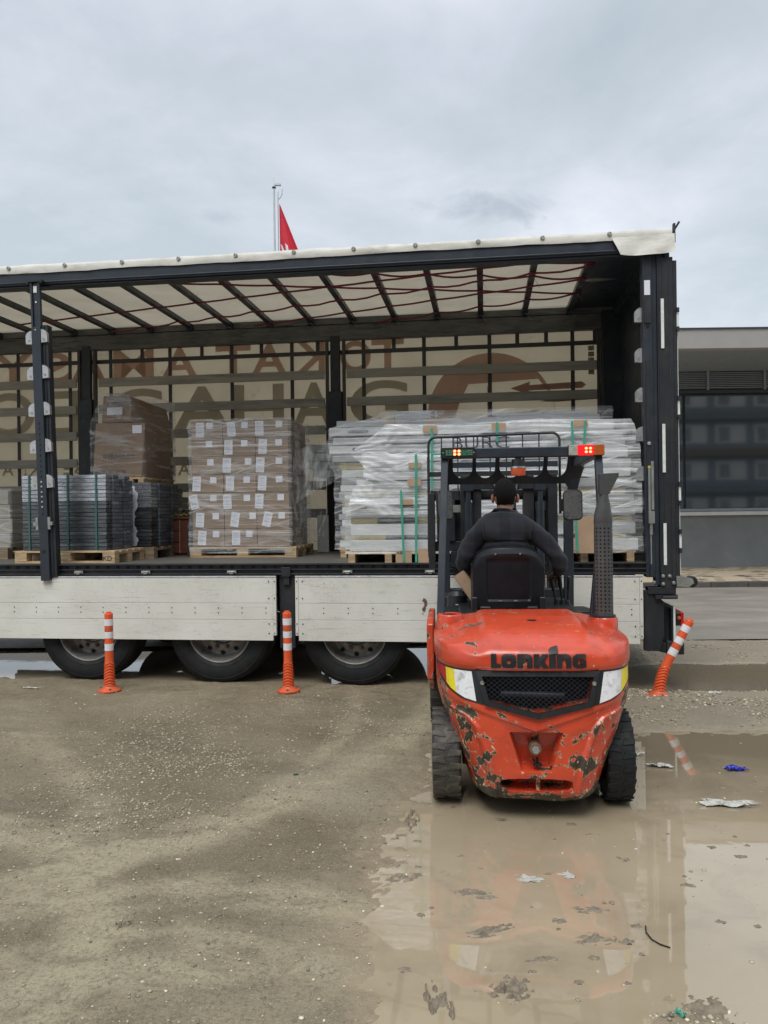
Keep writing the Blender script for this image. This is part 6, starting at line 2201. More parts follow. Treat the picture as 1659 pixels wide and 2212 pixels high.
fp_('steering_wheel', 'black_plastic', MB().tube([(-0.12 + 0.17 * math.cos(a), 1.72 + 0.11 * math.sin(a), 1.10 + 0.12 * math.sin(a)) for a in np.linspace(0, 2 * math.pi, 28, endpoint=False)], 0.014, 8, closed=True).beam((-0.28, 1.72, 1.10), (0.04, 1.72, 1.10), 0.03, 0.015), smooth=True)


# tyres
def fork_tyre(x, y, r, w, lugs, m, rot=0.0):
    t = empty('wheel', (x, y, r))
    t.parent = FK
    t.rotation_euler = (0, 0, rot)
    sec = [(r * 0.55, -w / 2 * 0.9), (r * 0.75, -w / 2), (r * 0.92, -w / 2 * 0.98), (r * 0.98, -w / 2 * 0.85), (r * 0.985, 0), (r * 0.98, w / 2 * 0.85), (r * 0.92, w / 2 * 0.98), (r * 0.75, w / 2), (r * 0.55, w / 2 * 0.9)]
    dense = []
    for i in range(len(sec) - 1):
        for q in range(4):
            f_ = q / 4
            dense.append((sec[i][0] * (1 - f_) + sec[i + 1][0] * f_, sec[i][1] * (1 - f_) + sec[i + 1][1] * f_))
    dense.append(sec[-1])
    ty = MB().lathe(dense, 120, axis='X', disp=lambda a, h: 0.003 * float(vnoise(a * 6, h * 30, x))).build('tyre', m, t, smooth=True)
    blk = None
    for k in range(lugs):
        a = 2 * math.pi * k / lugs
        for s_, ph_ in ((-1, 0), (1, 0.5)):
            if blk is None:
                blk = MB().prism([(0.0, -0.026), (w / 2 * 0.96, -0.016), (w / 2 * 1.0, 0.012), (0.02, 0.018)], r * 0.972, r * 1.0, plane='XY').build('tread_lug', m, ty, bevel=0.006)
                b_ = blk
            else:
                b_ = share(blk, ty)
            an = a + ph_ * 2 * math.pi / lugs
            b_.rotation_euler = (an, 0, 0)
            b_.scale = (s_, 1, 1)
    MB().lathe([(r * 0.56, -w * 0.36), (r * 0.52, -w * 0.30), (r * 0.3, -w * 0.2), (0.0, -w * 0.2)], 32, axis='X').lathe([(r * 0.56, w * 0.36), (r * 0.52, w * 0.30), (r * 0.3, w * 0.2), (0.0, w * 0.2)], 32, axis='X').build('rim', 'rim', t, smooth=True)
    return t


M['muddy_rubber'] = mat('mud_caked_tyre_rubber', (0.035, 0.032, 0.028), 0.6, 0, 0.4, 18, dirt=(0.14, 0.125, 0.10), da=0.95, ds=6, bump=0.6, bs=30)
fork_tyre(-0.488, 0.43, 0.250, 0.160, 22, 'muddy_rubber')
fork_tyre(0.458, 0.43, 0.250, 0.150, 22, 'rubber', -0.05)
fork_tyre(-0.50, 1.98, 0.34, 0.22, 24, 'muddy_rubber')
fork_tyre(0.50, 1.98, 0.34, 0.22, 24, 'rubber')
fp_('rear_axle', 'frame_black', MB().box(-0.40, 0.40, 0.36, 0.56, 0.20, 0.34).box(-0.30, 0.30, 0.40, 1.9, 0.22, 0.60), bevel=0.01)
fp_('front_axle', 'frame_black', MB().box(-0.42, 0.42, 1.88, 2.08, 0.26, 0.44), bevel=0.01)

# overhead guard
G = 'frame'
fp_('guard_rear_beam', G, MB().box(-0.505, 0.512, 0.93, 0.975, 1.968, 2.030), bevel=0.006)
fp_('guard_post', G, MB().beam((-0.478, 0.955, 1.966), (-0.520, 0.66, 0.90), 0.045, 0.05, up=(0, 1, 0)), bevel=0.005)
fp_('guard_post', G, MB().beam((0.488, 0.955, 1.966), (0.478, 0.82, 1.55), 0.045, 0.05, up=(0, 1, 0)).beam((0.478, 0.82, 1.55), (0.400, 0.72, 0.95), 0.045, 0.05, up=(0, 1, 0)), bevel=0.005)
fp_('guard_post', G, MB().beam((-0.478, 2.0, 1.95), (-0.478, 2.05, 0.55), 0.06, 0.06, up=(0, 1, 0)), bevel=0.005)
pts = [(0.462, 2.05, 0.55), (0.464, 2.02, 1.55), (0.480, 1.98, 1.74), (0.51, 1.95, 1.88), (0.535, 1.9, 1.97)]
b = MB()
for i in range(len(pts) - 1):
    b.beam(pts[i], pts[i + 1], 0.07, 0.06, up=(0, 1, 0))
fp_('guard_post', G, b, bevel=0.005)
for x in (-0.475, 0.49):
    fp_('guard_side_rail', G, MB().beam((x, 0.975, 1.995), (x * 1.02, 1.93, 1.975), 0.05, 0.06), bevel=0.005)
# front plate of the guard with five U-shaped openings
holes = []
for (a, b_) in ((-0.418, -0.272), (-0.244, -0.100), (-0.068, 0.100), (0.112, 0.258), (0.288, 0.435)):
    cx, rr_ = (a + b_) / 2, (b_ - a) / 2
    p = [(a, 2.022), (a, 1.885 + rr_)]
    for an in np.linspace(math.pi, 2 * math.pi, 14):
        p.append((cx + rr_ * math.cos(an), 1.880 + rr_ + rr_ * math.sin(an)))
    p += [(b_, 1.885 + rr_), (b_, 2.022)]
    holes.append(p)
outer = [(-0.50, 2.035), (-0.50, 1.80), (-0.462, 1.80), (-0.452, 1.835), (0.435, 1.830), (0.455, 1.80), (0.50, 1.80), (0.54, 1.86), (0.55, 2.035)]


def plate_map(x, y, z):
    t_ = (2.035 - y) / 0.235
    return (x, 1.80 + 0.16 * math.sin(min(1, t_) * 1.4) + z, y)


fp_('guard_front_plate', 'frame_black', curve_mesh([outer] + holes, 0.012, plate_map), bevel=0.003, seg=1)
# light clusters and beacon on the guard
lb = fp_('light_cluster', 'black_plastic', MB().box(-0.504, -0.288, 0.902, 0.9285, 1.966, 2.034), bevel=0.003)
lb['label'] = 'light cluster without its lens, bare green circuit board with four lit red diodes'
MB().box(-0.475, -0.300, 0.8975, 0.9015, 1.982, 2.018).build('circuit_board', 'pcb', lb)
pc = MB()
for x in (-0.465, -0.445, -0.435, -0.33, -0.318, -0.308):
    for z in (1.988, 2.0, 2.012):
        pc.box(x - 0.003, x + 0.003, 0.8955, 0.8972, z - 0.003, z + 0.003)
pc.build('circuit_parts', 'chrome', lb, kind='stuff')
for x in (-0.415, -0.388):
    for z in (1.990, 2.010):
        MB().ball((x, 0.895, z), (0.0085, 0.004, 0.0085), 12, 8).build('diode', 'led', lb, smooth=True)
for x in (-0.488, -0.294):
    MB().lathe([(0, -0.004), (0.004, -0.003), (0.005, 0)], 10, c=(x, 0.902, 2.0), axis='Y').build('screw', 'chrome', lb)
rb = fp_('light_cluster', 'black_plastic', MB().box(0.294, 0.516, 0.905, 0.9285, 1.968, 2.036), bevel=0.003)
rb['label'] = 'light cluster with clear, lit red and amber lenses'
MB().box(0.296, 0.350, 0.885, 0.9045, 1.969, 2.034).build('clear_lens', 'clear_lens', rb, bevel=0.004)
MB().box(0.351, 0.448, 0.885, 0.9045, 1.969, 2.034).build('red_lens', 'red_glow', rb, bevel=0.004)
MB().box(0.449, 0.515, 0.885, 0.9045, 1.969, 2.034).build('amber_lens', 'amber_lens', rb, bevel=0.004)
for x in (0.402, 0.428):
    for z in (1.990, 2.012):
        MB().ball((x, 0.884, z), (0.0095, 0.004, 0.008), 12, 8).build('diode', 'led', rb, smooth=True)
bc = fp_('beacon', 'black_plastic', MB().lathe([(0.0, 1.967), (0.020, 1.967), (0.020, 1.958), (0.042, 1.955), (0.044, 1.912), (0.050, 1.908)], 32, c=(-0.012, 0.96, 0)), smooth='auto')
MB().lathe([(0.050, 1.909), (0.051, 1.897), (0.049, 1.896)], 32, c=(-0.012, 0.96, 0)).build('clamp_ring', 'chrome', bc, smooth='auto')
MB().lathe([(0.049, 1.897), (0.049, 1.893), (0.046, 1.860), (0.042, 1.852), (0.0, 1.850)], 32, c=(-0.012, 0.96, 0)).build('beacon_dome', 'orange_lens', bc, smooth='auto')


# mirrors
def mirror(x, y, z, w, h, rz, label):
    r = empty('side_mirror', (x, y, z))
    r.parent = FK
    r.rotation_euler = (R(-3), 0, rz)
    r['label'] = label

    def rrp(w_, h_, r_):
        p = []
        for cx, cy, a0 in ((w_ - r_, -h_ + r_, -90), (w_ - r_, h_ - r_, 0), (-w_ + r_, h_ - r_, 90), (-w_ + r_, -h_ + r_, 180)):
            for k in range(6):
                an = R(a0 + k * 18)
                p.append((cx + r_ * math.cos(an), cy + r_ * math.sin(an)))
        return p
    MB().prism(rrp(w, h, 0.035), -0.012, 0.012).build('mirror_housing', 'black_plastic', r, bevel=0.006)
    MB().prism(rrp(w - 0.008, h - 0.008, 0.03), -0.0145, -0.0125).build('mirror_glass', 'mirror', r)
    return r


mirror(0.450, 1.72, 1.664, 0.070, 0.112, R(-4), 'right rear-view mirror with dirt-streaked glass')
mirror(-0.485, 1.72, 1.674, 0.065, 0.112, R(25), 'left rear-view mirror half hidden by the guard post')
fp_('mirror_bracket', 'black_plastic', MB().box(0.36, 0.385, 1.735, 1.76, 1.62, 1.71).beam((0.37, 1.75, 1.66), (0.47, 1.95, 1.66), 0.02, 0.02).beam((-0.48, 1.75, 1.67), (-0.48, 1.98, 1.67), 0.02, 0.02))

# exhaust stack with a perforated guard
es = empty('exhaust_stack', (0.442, 0.60, 1.0))
es.parent = FK
nA, nR = 70, 168
rad = 0.0525
V, Fc = [], []
for j in range(nR + 1):
    for i in range(nA):
        a = 2 * math.pi * (i + 0.5 * 0) / nA
        V.append((rad * math.cos(a), rad * math.sin(a), 0.004 + 0.546 * j / nR))
for j in range(nR):
    for i in range(nA):
        hole = (i % 5 in (1, 2)) and (j % 7 in (3, 4, 5)) and 4 < j < nR - 4
        if hole:
            continue
        k = (i + 1) % nA
        Fc.append((j * nA + i, j * nA + k, (j + 1) * nA + k, (j + 1) * nA + i))
MB().add(V, Fc).build('perforated_guard', 'exhaust', es, smooth=True, recalc=False)
MB().cyl((0, 0, 0.0), (0, 0, 0.55), 0.044, n=24).build('exhaust_pipe', 'hole', es, smooth='auto')
MB().lathe([(0.0, 0.012), (0.066, 0.012), (0.066, 0.0)], 28).build('flange', 'frame_black', es)
# cone and slanted outlet
rings = []
for z, rx, ry, cx in ((0.550, 0.0525, 0.0525, 0.0), (0.556, 0.054, 0.054, 0.0), (0.60, 0.050, 0.052, 0.0), (0.66, 0.038, 0.046, 0.003), (0.71, 0.026, 0.040, 0.005), (0.722, 0.024, 0.040, 0.006)):
    rings.append([(cx + rx * math.cos(a), ry * math.sin(a), z) for a in np.linspace(0, 2 * math.pi, 32, endpoint=False)])
MB().grid(np.array(rings), True).build('cone', 'exhaust', es, smooth=True)
MB().add([(-0.022, -0.036, 0.718), (0.034, -0.036, 0.718), (0.034, 0.036, 0.718), (-0.022, 0.036, 0.718), (-0.020, -0.040, 0.838), (0.088, -0.040, 0.842), (0.088, 0.040, 0.842), (-0.020, 0.040, 0.838),
          (0.086, -0.034, 0.822), (0.086, 0.034, 0.822), (0.040, -0.032, 0.735), (0.040, 0.032, 0.735)],
         [(4, 5, 6, 7), (0, 4, 7, 3), (0, 1, 10, 8, 5, 4), (3, 7, 6, 9, 11, 2), (5, 8, 9, 6), (1, 2, 11, 10)]).build('slanted_outlet', 'exhaust', es, bevel=0.004, recalc=False)
MB().add([(0.083, -0.033, 0.822), (0.083, 0.033, 0.822), (0.036, 0.031, 0.735), (0.036, -0.031, 0.735)], [(0, 1, 2, 3)]).build('outlet_mouth', 'hole', es, recalc=False)

# mast, carriage, load guard and forks
fp_('mast_channel', 'frame_black', MB().box(-0.355, -0.28, 2.20, 2.36, 0.10, 1.92).box(-0.262, -0.19, 2.23, 2.33, 0.10, 1.91), bevel=0.004)
fp_('mast_channel', 'frame_black', MB().box(0.335, 0.41, 2.20, 2.36, 0.10, 1.92).box(0.145, 0.23, 2.23, 2.33, 0.10, 1.91), bevel=0.004)
for x in (-0.30, 0.265):
    fp_('lift_cylinder', 'frame', MB().cyl((x + 0.005, 2.17, 0.2), (x + 0.005, 2.17, 1.70), 0.034, n=18).cyl((x + 0.005, 2.17, 1.70), (x + 0.005, 2.17, 1.84), 0.022, n=14).box(x - 0.035, x + 0.045, 2.14, 2.2, 1.79, 1.84), smooth='auto')
fp_('lift_cylinder_centre', 'frame_black', MB().cyl((-0.02, 2.28, 0.2), (-0.02, 2.28, 1.5), 0.04, n=18), smooth='auto')
fp_('mast_cross_beam', 'frame_black', MB().box(-0.36, 0.41, 2.21, 2.25, 1.80, 1.88).box(-0.355, 0.41, 2.34, 2.37, 1.74, 1.80).box(-0.36, 0.41, 2.21, 2.26, 0.62, 0.74), bevel=0.004)
fp_('mast_hose', 'black_plastic', MB().tube([(-0.10, 2.2, 1.9), (-0.06, 2.16, 1.7), (-0.05, 2.16, 1.2), (-0.04, 2.2, 0.8)], 0.011, 8).tube([(0.10, 2.2, 1.9), (0.07, 2.16, 1.7), (0.06, 2.16, 1.2), (0.05, 2.2, 0.8)], 0.011, 8), smooth=True)
fp_('carriage', 'frame_black', MB().box(-0.60, 0.44, 2.40, 2.45, 1.72, 1.80).box(-0.60, 0.44, 2.40, 2.45, 1.30, 1.38).box(-0.55, -0.40, 2.38, 2.45, 1.38, 1.72).box(0.26, 0.40, 2.38, 2.45, 1.38, 1.72).box(-0.62, -0.565, 2.33, 2.46, 1.16, 1.78), bevel=0.005)
fp_('carriage_bar', 'steel_grey', MB().box(0.255, 0.42, 2.365, 2.379, 1.63, 1.705).box(-0.42, -0.28, 2.365, 2.379, 1.62, 1.68))
b = MB()
out2 = [(-0.618, 2.37, 1.30), (-0.612, 2.37, 2.17)]
for a in np.linspace(math.pi, math.pi / 2, 7)[1:]:
    out2.append((-0.552 + 0.06 * math.cos(a), 2.37, 2.18 + 0.06 * math.sin(a)))
for a in np.linspace(math.pi / 2, 0, 7):
    out2.append((0.395 + 0.06 * math.cos(a), 2.37, 2.20 + 0.06 * math.sin(a)))
out2.append((0.455, 2.37, 1.60))
fp_('load_guard_frame', 'frame_black', MB().tube(out2, 0.0105, 8), smooth=True)
for i in range(7):
    x = -0.505 + i * 0.1325
    fp_('load_guard_bar', 'frame_black', MB().cyl((x, 2.37, 1.80), (x, 2.37, 2.245 + 0.02 * i / 7), 0.0052, n=6))
fp_('load_guard_rail', 'frame', MB().box(-0.42, 0.44, 2.36, 2.38, 1.985, 2.03))
fp_('load_guard_rail', 'frame_black', MB().box(-0.605, 0.44, 2.36, 2.38, 1.915, 1.955))
fp_('load_guard_side', 'frame_black', MB().box(-0.625, -0.603, 2.35, 2.38, 1.25, 2.08))
for x in (-0.38, 0.22):
    fp_('fork', 'frame_black', MB().box(x - 0.05, x + 0.05, 2.46, 2.50, 1.18, 1.78).box(x - 0.05, x + 0.05, 2.46, 3.5, 1.178, 1.205), bevel=0.004)
fp_('carriage_plate', 'frame_black', MB().box(-0.44, -0.30, 2.33, 2.36, 1.17, 1.30), bevel=0.003)

# seat
SX = -0.070
shape = []
U, V = np.meshgrid(np.linspace(-1, 1, 40), np.linspace(0, 1, 34))
hw = 0.232 * (1 - 0.10 * sstep(0.75, 1.0, V) - 0.10 * sstep(0.25, 0.0, V))
sq = np.sign(U) * np.abs(U)
topz = 1.383 - 0.055 * np.abs(U)**3.5
Zs = 0.985 + (topz - 0.985) * V
Xs = SX + hw * sq
Yb = 1.085 + 0.05 * U**2 - 0.04 * sstep(0.9, 1.0, V) * -1 + 0.012 * sstep(0.62, 0.60, np.abs(U)) * sstep(0.12, 0.15, V) * sstep(0.84, 0.80, V)
Ps = np.stack([Xs, Yb, Zs], -1)
Pf2 = Ps.copy(); Pf2[..., 1] += 0.11
sb = MB().grid(Ps).grid(Pf2[:, ::-1])
for e in ('top', 'bot', 'l', 'r'):
    a_, c_ = {'top': (Ps[-1], Pf2[-1]), 'bot': (Ps[0], Pf2[0]), 'l': (Ps[:, 0], Pf2[:, 0]), 'r': (Ps[:, -1], Pf2[:, -1])}[e]
    mid = (a_ + c_) / 2 + {'top': np.array([0, 0, 0.018]), 'bot': np.array([0, 0, -0.01]), 'l': np.array([-0.012, 0, 0]), 'r': np.array([0.012, 0, 0])}[e]
    sb.grid(np.array([a_, mid, c_]))
fp_('seat_back', 'seat', sb, smooth='auto')
fp_('seat_cushion', 'seat', MB().box(SX - 0.24, SX + 0.24, 1.16, 1.66, 1.0, 1.10), bevel=0.03, seg=3)
fp_('seat_base', 'black_plastic', MB().box(SX - 0.19, SX + 0.19, 1.10, 1.6, 0.965, 1.0).box(SX - 0.245, SX - 0.20, 1.12, 1.22, 0.96, 1.06).box(SX + 0.20, SX + 0.245, 1.12, 1.22, 0.96, 1.06), bevel=0.01)
for x in (SX - 0.085, SX + 0.075):
    fp_('seat_bolt', 'chrome', MB().lathe([(0, -0.004), (0.006, -0.003), (0.007, 0)], 10, c=(x, 1.083, 1.345), axis='Y'))
for x in (SX - 0.07, SX + 0.03):
    fp_('seat_slot', 'steel_grey', MB().box(x, x + 0.025, 1.0815, 1.0845, 1.035, 1.043))
# control levers on their console
cons = fp_('lever_console', 'black_plastic', MB().prism([(0.20, 1.30), (0.50, 1.30), (0.53, 1.40), (0.50, 1.56), (0.22, 1.56), (0.17, 1.42)], 0.90, 0.945, plane='XY'), bevel=0.012)
for (x0, z0_, x1, z1_, gr) in ((0.290, 0.95, 0.252, 1.150, 0.014), (0.330, 0.95, 0.308, 1.168, 0.015), (0.362, 0.94, 0.376, 1.165, 0.0135)):
    l = fp_('control_lever', 'black_plastic', MB().cyl((x0, 1.45, z0_), (x0 + (x1 - x0) * 0.9, 1.45, z0_ + (z1_ - z0_) * 0.9), 0.0075, n=10), smooth='auto')
    dx, dz = x1 - x0, z1_ - z0_
    MB().lathe([(0.010, 0), (gr * 0.85, 0.01), (gr, 0.05), (gr * 1.05, 0.085), (gr * 0.7, 0.098), (0, 0.10)], 16).build('lever_grip', 'black_plastic', l, smooth=True)
    gpo = [o for o in col.objects if o.name.startswith('lever_grip')][-1]
    gpo.location = (x0 + dx * 0.58, 1.45, z0_ + dz * 0.58)
    gpo.rotation_euler = (0, math.atan2(dx, dz), 0)
    bo = MB().lathe([(0.026 - 0.0016 * q + (0.004 if q % 2 else 0), 0.0085 * q) for q in range(9)], 16).build('rubber_boot', 'black_plastic', l, smooth=True)
    bo.location = (x0, 1.45, z0_ - 0.008)
fp_('handbrake', 'steel_grey', MB().cyl((0.215, 1.60, 1.0), (0.205, 1.60, 1.20), 0.008, n=8).cyl((0.213, 1.6, 1.06), (0.212, 1.6, 1.09), 0.015, n=8))
fp_('hydraulic_tank', 'black_plastic', MB().lathe([(0.0, 1.05), (0.045, 1.05), (0.07, 1.02), (0.075, 0.94)], 20, c=(-0.40, 1.62, 0)), smooth='auto')
fp_('service_label', 'sill', MB().box(-0.415, -0.375, 1.543, 1.5445, 0.955, 0.962))
# folded card stuck beside the seat
cardt = empty('card_sheet', (0.795 + (-0.33) + 0.08 * 1.3, 3.95 + 1.3, 1.0), -0.08)
tag(cardt, 'folded brown card tucked beside the left side of the forklift seat', 'card')
MB().add([(-0.095, 0, 0.185), (-0.035, 0.0, 0.225), (0.055, 0.0, 0.09), (0.03, 0, 0.02), (-0.09, 0.004, 0.168), (0.028, 0.004, 0.0)], [(0, 1, 2, 3), (0, 3, 5, 4)]).add([(-0.035, 0.006, 0.225), (-0.02, 0.03, 0.215), (0.06, 0.03, 0.10), (0.055, 0.006, 0.09)], [(0, 1, 2, 3)]).build('sheet', 'copper_paper', cardt, recalc=False)

# ------------------------------------------------------------------ driver
DR = empty('person', (0.795, 3.95, 0.0), -0.08)
DR.location = (0.795 + 0.08 * 1.42 - 0.066, 3.95 + 1.42, 1.10)
tag(DR, 'driver with short black hair in a dark plaid fleece jacket, seated on the forklift', 'person')
OX, OY, OZ = -0.066, 1.42, 1.10


def skin(name, m, verts, edges, radii, root, sub=2, parent=DR):
    me = bpy.data.meshes.new(name)
    me.from_pydata([(a - OX, b - OY, c - OZ) for a, b, c in verts], edges, [])
    o = bpy.data.objects.new(name, me)
    col.objects.link(o)
    o.parent = parent
    o.modifiers.new('skin', 'SKIN')
    sv_ = me.skin_vertices[0].data
    for i, r in enumerate(radii):
        sv_[i].radius = r if isinstance(r, tuple) else (r, r)
        sv_[i].use_root = (i == root)
    s = o.modifiers.new('sub', 'SUBSURF')
    s.levels = s.render_levels = sub
    me.materials.append(M[m])
    # freeze to a real mesh
    bpy.context.view_layer.update()
    dg = bpy.context.evaluated_depsgraph_get()
    me2 = bpy.data.meshes.new_from_object(o.evaluated_get(dg))
    o.modifiers.clear()
    o.data = me2
    me2.polygons.foreach_set('use_smooth', [True] * len(me2.polygons))
    if not me2.materials:
        me2.materials.append(M[m])
    return o


# one continuous body: pelvis, spine, neck, head, arms with five-fingered hands, legs
bv = [(-0.066, 1.42, 1.14), (-0.066, 1.37, 1.30), (-0.066, 1.34, 1.46), (-0.066, 1.35, 1.58), (-0.066, 1.375, 1.645), (-0.066, 1.385, 1.70), (-0.066, 1.39, 1.76), (-0.066, 1.39, 1.80),
      (0.10, 1.33, 1.52), (0.20, 1.31, 1.42), (0.285, 1.28, 1.28), (0.292, 1.36, 1.21), (0.290, 1.425, 1.185),
      (-0.232, 1.33, 1.52), (-0.31, 1.32, 1.42), (-0.355, 1.32, 1.29), (-0.34, 1.48, 1.22), (-0.28, 1.62, 1.19),
      (0.03, 1.60, 1.14), (0.07, 1.84, 1.14), (0.07, 1.95, 0.80), (0.07, 2.02, 0.62),
      (-0.16, 1.60, 1.14), (-0.20, 1.84, 1.14), (-0.20, 1.95, 0.80), (-0.20, 2.02, 0.62)]
be = [(0, 1), (1, 2), (2, 3), (3, 4), (4, 5), (5, 6), (6, 7), (2, 8), (8, 9), (9, 10), (10, 11), (11, 12), (2, 13), (13, 14), (14, 15), (15, 16), (16, 17), (0, 18), (18, 19), (19, 20), (20, 21), (0, 22), (22, 23), (23, 24), (24, 25)]
br = [(0.11, 0.08), (0.10, 0.07), (0.11, 0.07), (0.058, 0.056), (0.052, 0.054), (0.066, 0.075), (0.074, 0.090), (0.060, 0.072),
      0.055, 0.045, 0.036, 0.030, 0.024, 0.055, 0.045, 0.036, 0.030, 0.024, 0.075, 0.055, 0.045, 0.04, 0.075, 0.055, 0.045, 0.04]
body = skin('body', 'skin', bv, be, br, 0)


def hand(w, d, up, side, thumb_side, curl):
    """five skinned finger chains grown from a palm at the wrist"""
    w, d, up, side = Vector(w), Vector(d).normalized(), Vector(up).normalized(), Vector(side).normalized()
    v = [w, w + d * 0.05]
    e = [(0, 1)]
    r = [(0.026, 0.018), (0.034, 0.016)]
    for k, (off, ln) in enumerate(((-0.030, 0.062), (-0.010, 0.072), (0.010, 0.068), (0.029, 0.052))):
        b = len(v)
        base = w + d * 0.085 + side * off
        dd = d.copy()
        v.append(base)
        e.append((1, b))
        r.append(0.0105)
        p = base
        for q in range(2):
            dd = (dd - up * curl).normalized()
            p = p + dd * ln * 0.5
            v.append(p)
            e.append((b + q, b + q + 1))
            r.append(0.0095 - 0.001 * q)
    b = len(v)
    v += [w + d * 0.03 + side * 0.032 * thumb_side, w + d * 0.06 + side * 0.052 * thumb_side - up * 0.02, w + d * 0.085 + side * 0.050 * thumb_side - up * 0.038]
    e += [(0, b), (b, b + 1), (b + 1, b + 2)]
    r += [0.013, 0.011, 0.0095]
    return v, e, r


for (w_, d_, th) in (((0.290, 1.395, 1.190), (-0.05, 1, -0.25), -1), ((-0.29, 1.60, 1.195), (0.5, 1, -0.15), 1)):
    v, e, r = hand(w_, d_, (0, 0.2, 1), (1, 0, 0), th, 0.9)
    h = skin('hand', 'skin', [tuple(p) for p in v], e, r, 0, 1)
    # join to the body so the person stays one mesh
    bm = bmesh.new()
    bm.from_mesh(body.data)
    bm.from_mesh(h.data)
    bm.to_mesh(body.data)
    bm.free()
    bpy.data.objects.remove(h)
# head: a shaped skull with ears, nose, brow and mouth, welded into the same mesh
hc = Vector((-0.066, 1.385, 1.735))
U, V = np.meshgrid(np.linspace(0, 2 * math.pi, 48, endpoint=False), np.linspace(0.03, math.pi - 0.03, 34))
x = np.sin(V) * np.cos(U); y = np.sin(V) * np.sin(U); z = np.cos(V)
sx_ = 0.077 * (1 - 0.16 * sstep(-0.1, -0.9, z)); sy_ = 0.096 * (1 - 0.22 * sstep(0.0, -0.9, z))
nose = 0.024 * np.exp(-((x / 0.16)**2 + ((z + 0.12) / 0.22)**2)) * (y > 0)
brow = 0.006 * np.exp(-((z - 0.12) / 0.1)**2) * (y > 0.3)
eye = -0.008 * (np.exp(-(((x - 0.33) / 0.14)**2 + ((z - 0.0) / 0.10)**2)) + np.exp(-(((x + 0.33) / 0.14)**2 + ((z - 0.0) / 0.10)**2))) * (y > 0)
lip = 0.006 * np.exp(-((x / 0.25)**2 + ((z + 0.48) / 0.07)**2)) * (y > 0)
P = np.stack([hc.x + x * sx_, hc.y + y * sy_ + nose + brow + eye + lip + 0.018 * sstep(-0.2, -0.9, z), hc.z + z * 0.112], -1)
hm = MB().grid(P, True)
for s in (-1, 1):
    e_ = MB().ball((0, 0, 0), (0.012, 0.020, 0.032), 16, 12)
    for q, (a, b_, c) in enumerate(e_.v):
        inner = -0.005 * math.exp(-((b_ / 0.010)**2 + (c / 0.018)**2)) if a * s > 0 else 0
        e_.v[q] = (hc.x + s * 0.082 + a * 0.8 + s * (b_ < 0) * abs(b_) * 0.6 + s * inner, hc.y - 0.006 + b_, hc.z - 0.022 + c)
    hm.add(e_.v, e_.f)
ho = hm.build('head_tmp', 'skin', None, smooth=True, off=(OX, OY, OZ))
bm = bmesh.new(); bm.from_mesh(body.data); bm.from_mesh(ho.data); bm.to_mesh(body.data); bm.free()
bpy.data.objects.remove(ho)
body.data.polygons.foreach_set('use_smooth', [True] * len(body.data.polygons))
# hair: thick cap over skull, cropped at the nape and round the ears
keepz = np.where(y > 0.35, 0.40, np.where(np.abs(x) > 0.80, -0.10, -0.60 + 0.06 * vnoise(x * 9, y * 9)))
zc_ = np.maximum(z, keepz)
cl = z < keepz
P = np.stack([hc.x + x * (sx_ + 0.0045) * np.where(cl, 0.93, 1), hc.y - 0.002 + y * (sy_ + 0.0045) * np.where(cl, 0.93, 1), hc.z + 0.004 + zc_ * 0.116 - np.where(cl, 0.002, 0)], -1)
P += (0.0012 * vnoise(P[..., 0] * 220, P[..., 1] * 220, P[..., 2] * 220))[..., None]
MB().grid(P, True).build('hair', 'hair', DR, smooth=True, off=(OX, OY, OZ), recalc=False)
# jacket and trousers
jv = [(-0.066, 1.41, 1.16), (-0.066, 1.36, 1.30), (-0.066, 1.325, 1.44), (-0.066, 1.33, 1.535), (-0.066, 1.36, 1.598), (-0.066, 1.375, 1.625),
      (0.075, 1.325, 1.500), (0.185, 1.315, 1.425), (0.262, 1.295, 1.33), (0.300, 1.285, 1.252), (0.296, 1.36, 1.218), (0.291, 1.405, 1.200),
      (-0.207, 1.325, 1.500), (-0.300, 1.32, 1.42), (-0.345, 1.32, 1.33), (-0.365, 1.325, 1.255), (-0.345, 1.46, 1.225), (-0.295, 1.58, 1.200)]
je = [(0, 1), (1, 2), (2, 3), (3, 4), (4, 5), (3, 6), (6, 7), (7, 8), (8, 9), (9, 10), (10, 11), (3, 12), (12, 13), (13, 14), (14, 15), (15, 16), (16, 17)]
jr = [(0.20, 0.15), (0.20, 0.15), (0.205, 0.14), (0.155, 0.105), (0.082, 0.080), (0.070, 0.070), (0.088, 0.082), (0.074, 0.070), (0.066, 0.064), (0.060, 0.058), (0.048, 0.046), (0.040, 0.038),
      (0.098, 0.090), (0.080, 0.078), (0.070, 0.068), (0.062, 0.060), (0.050, 0.048), (0.040, 0.038)]
jk = skin('jacket', 'jacket', jv, je, jr, 0, 3)
co = np.empty(len(jk.data.vertices) * 3); jk.data.vertices.foreach_get('co', co); co = co.reshape(-1, 3)
nrm = np.array([v.normal[:] for v in jk.data.vertices])
fold = 0.007 * fbm(co[:, 0] * 9, co[:, 1] * 9, co[:, 2] * 14, 3)
arm = sstep(0.20, 0.28, np.abs(co[:, 0]))
fold += arm * 0.003 * np.sin(co[:, 2] * 75 + co[:, 0] * 30 + 2 * vnoise(co[:, 0] * 10, co[:, 1] * 10, co[:, 2] * 10))
co += nrm * fold[:, None]
jk.data.vertices.foreach_set('co', co.ravel())
tv = [(-0.066, 1.42, 1.15), (0.03, 1.58, 1.15), (0.07, 1.83, 1.15), (0.07, 1.94, 0.80), (0.07, 2.0, 0.63), (-0.16, 1.58, 1.15), (-0.20, 1.83, 1.15), (-0.20, 1.94, 0.80), (-0.20, 2.0, 0.63)]
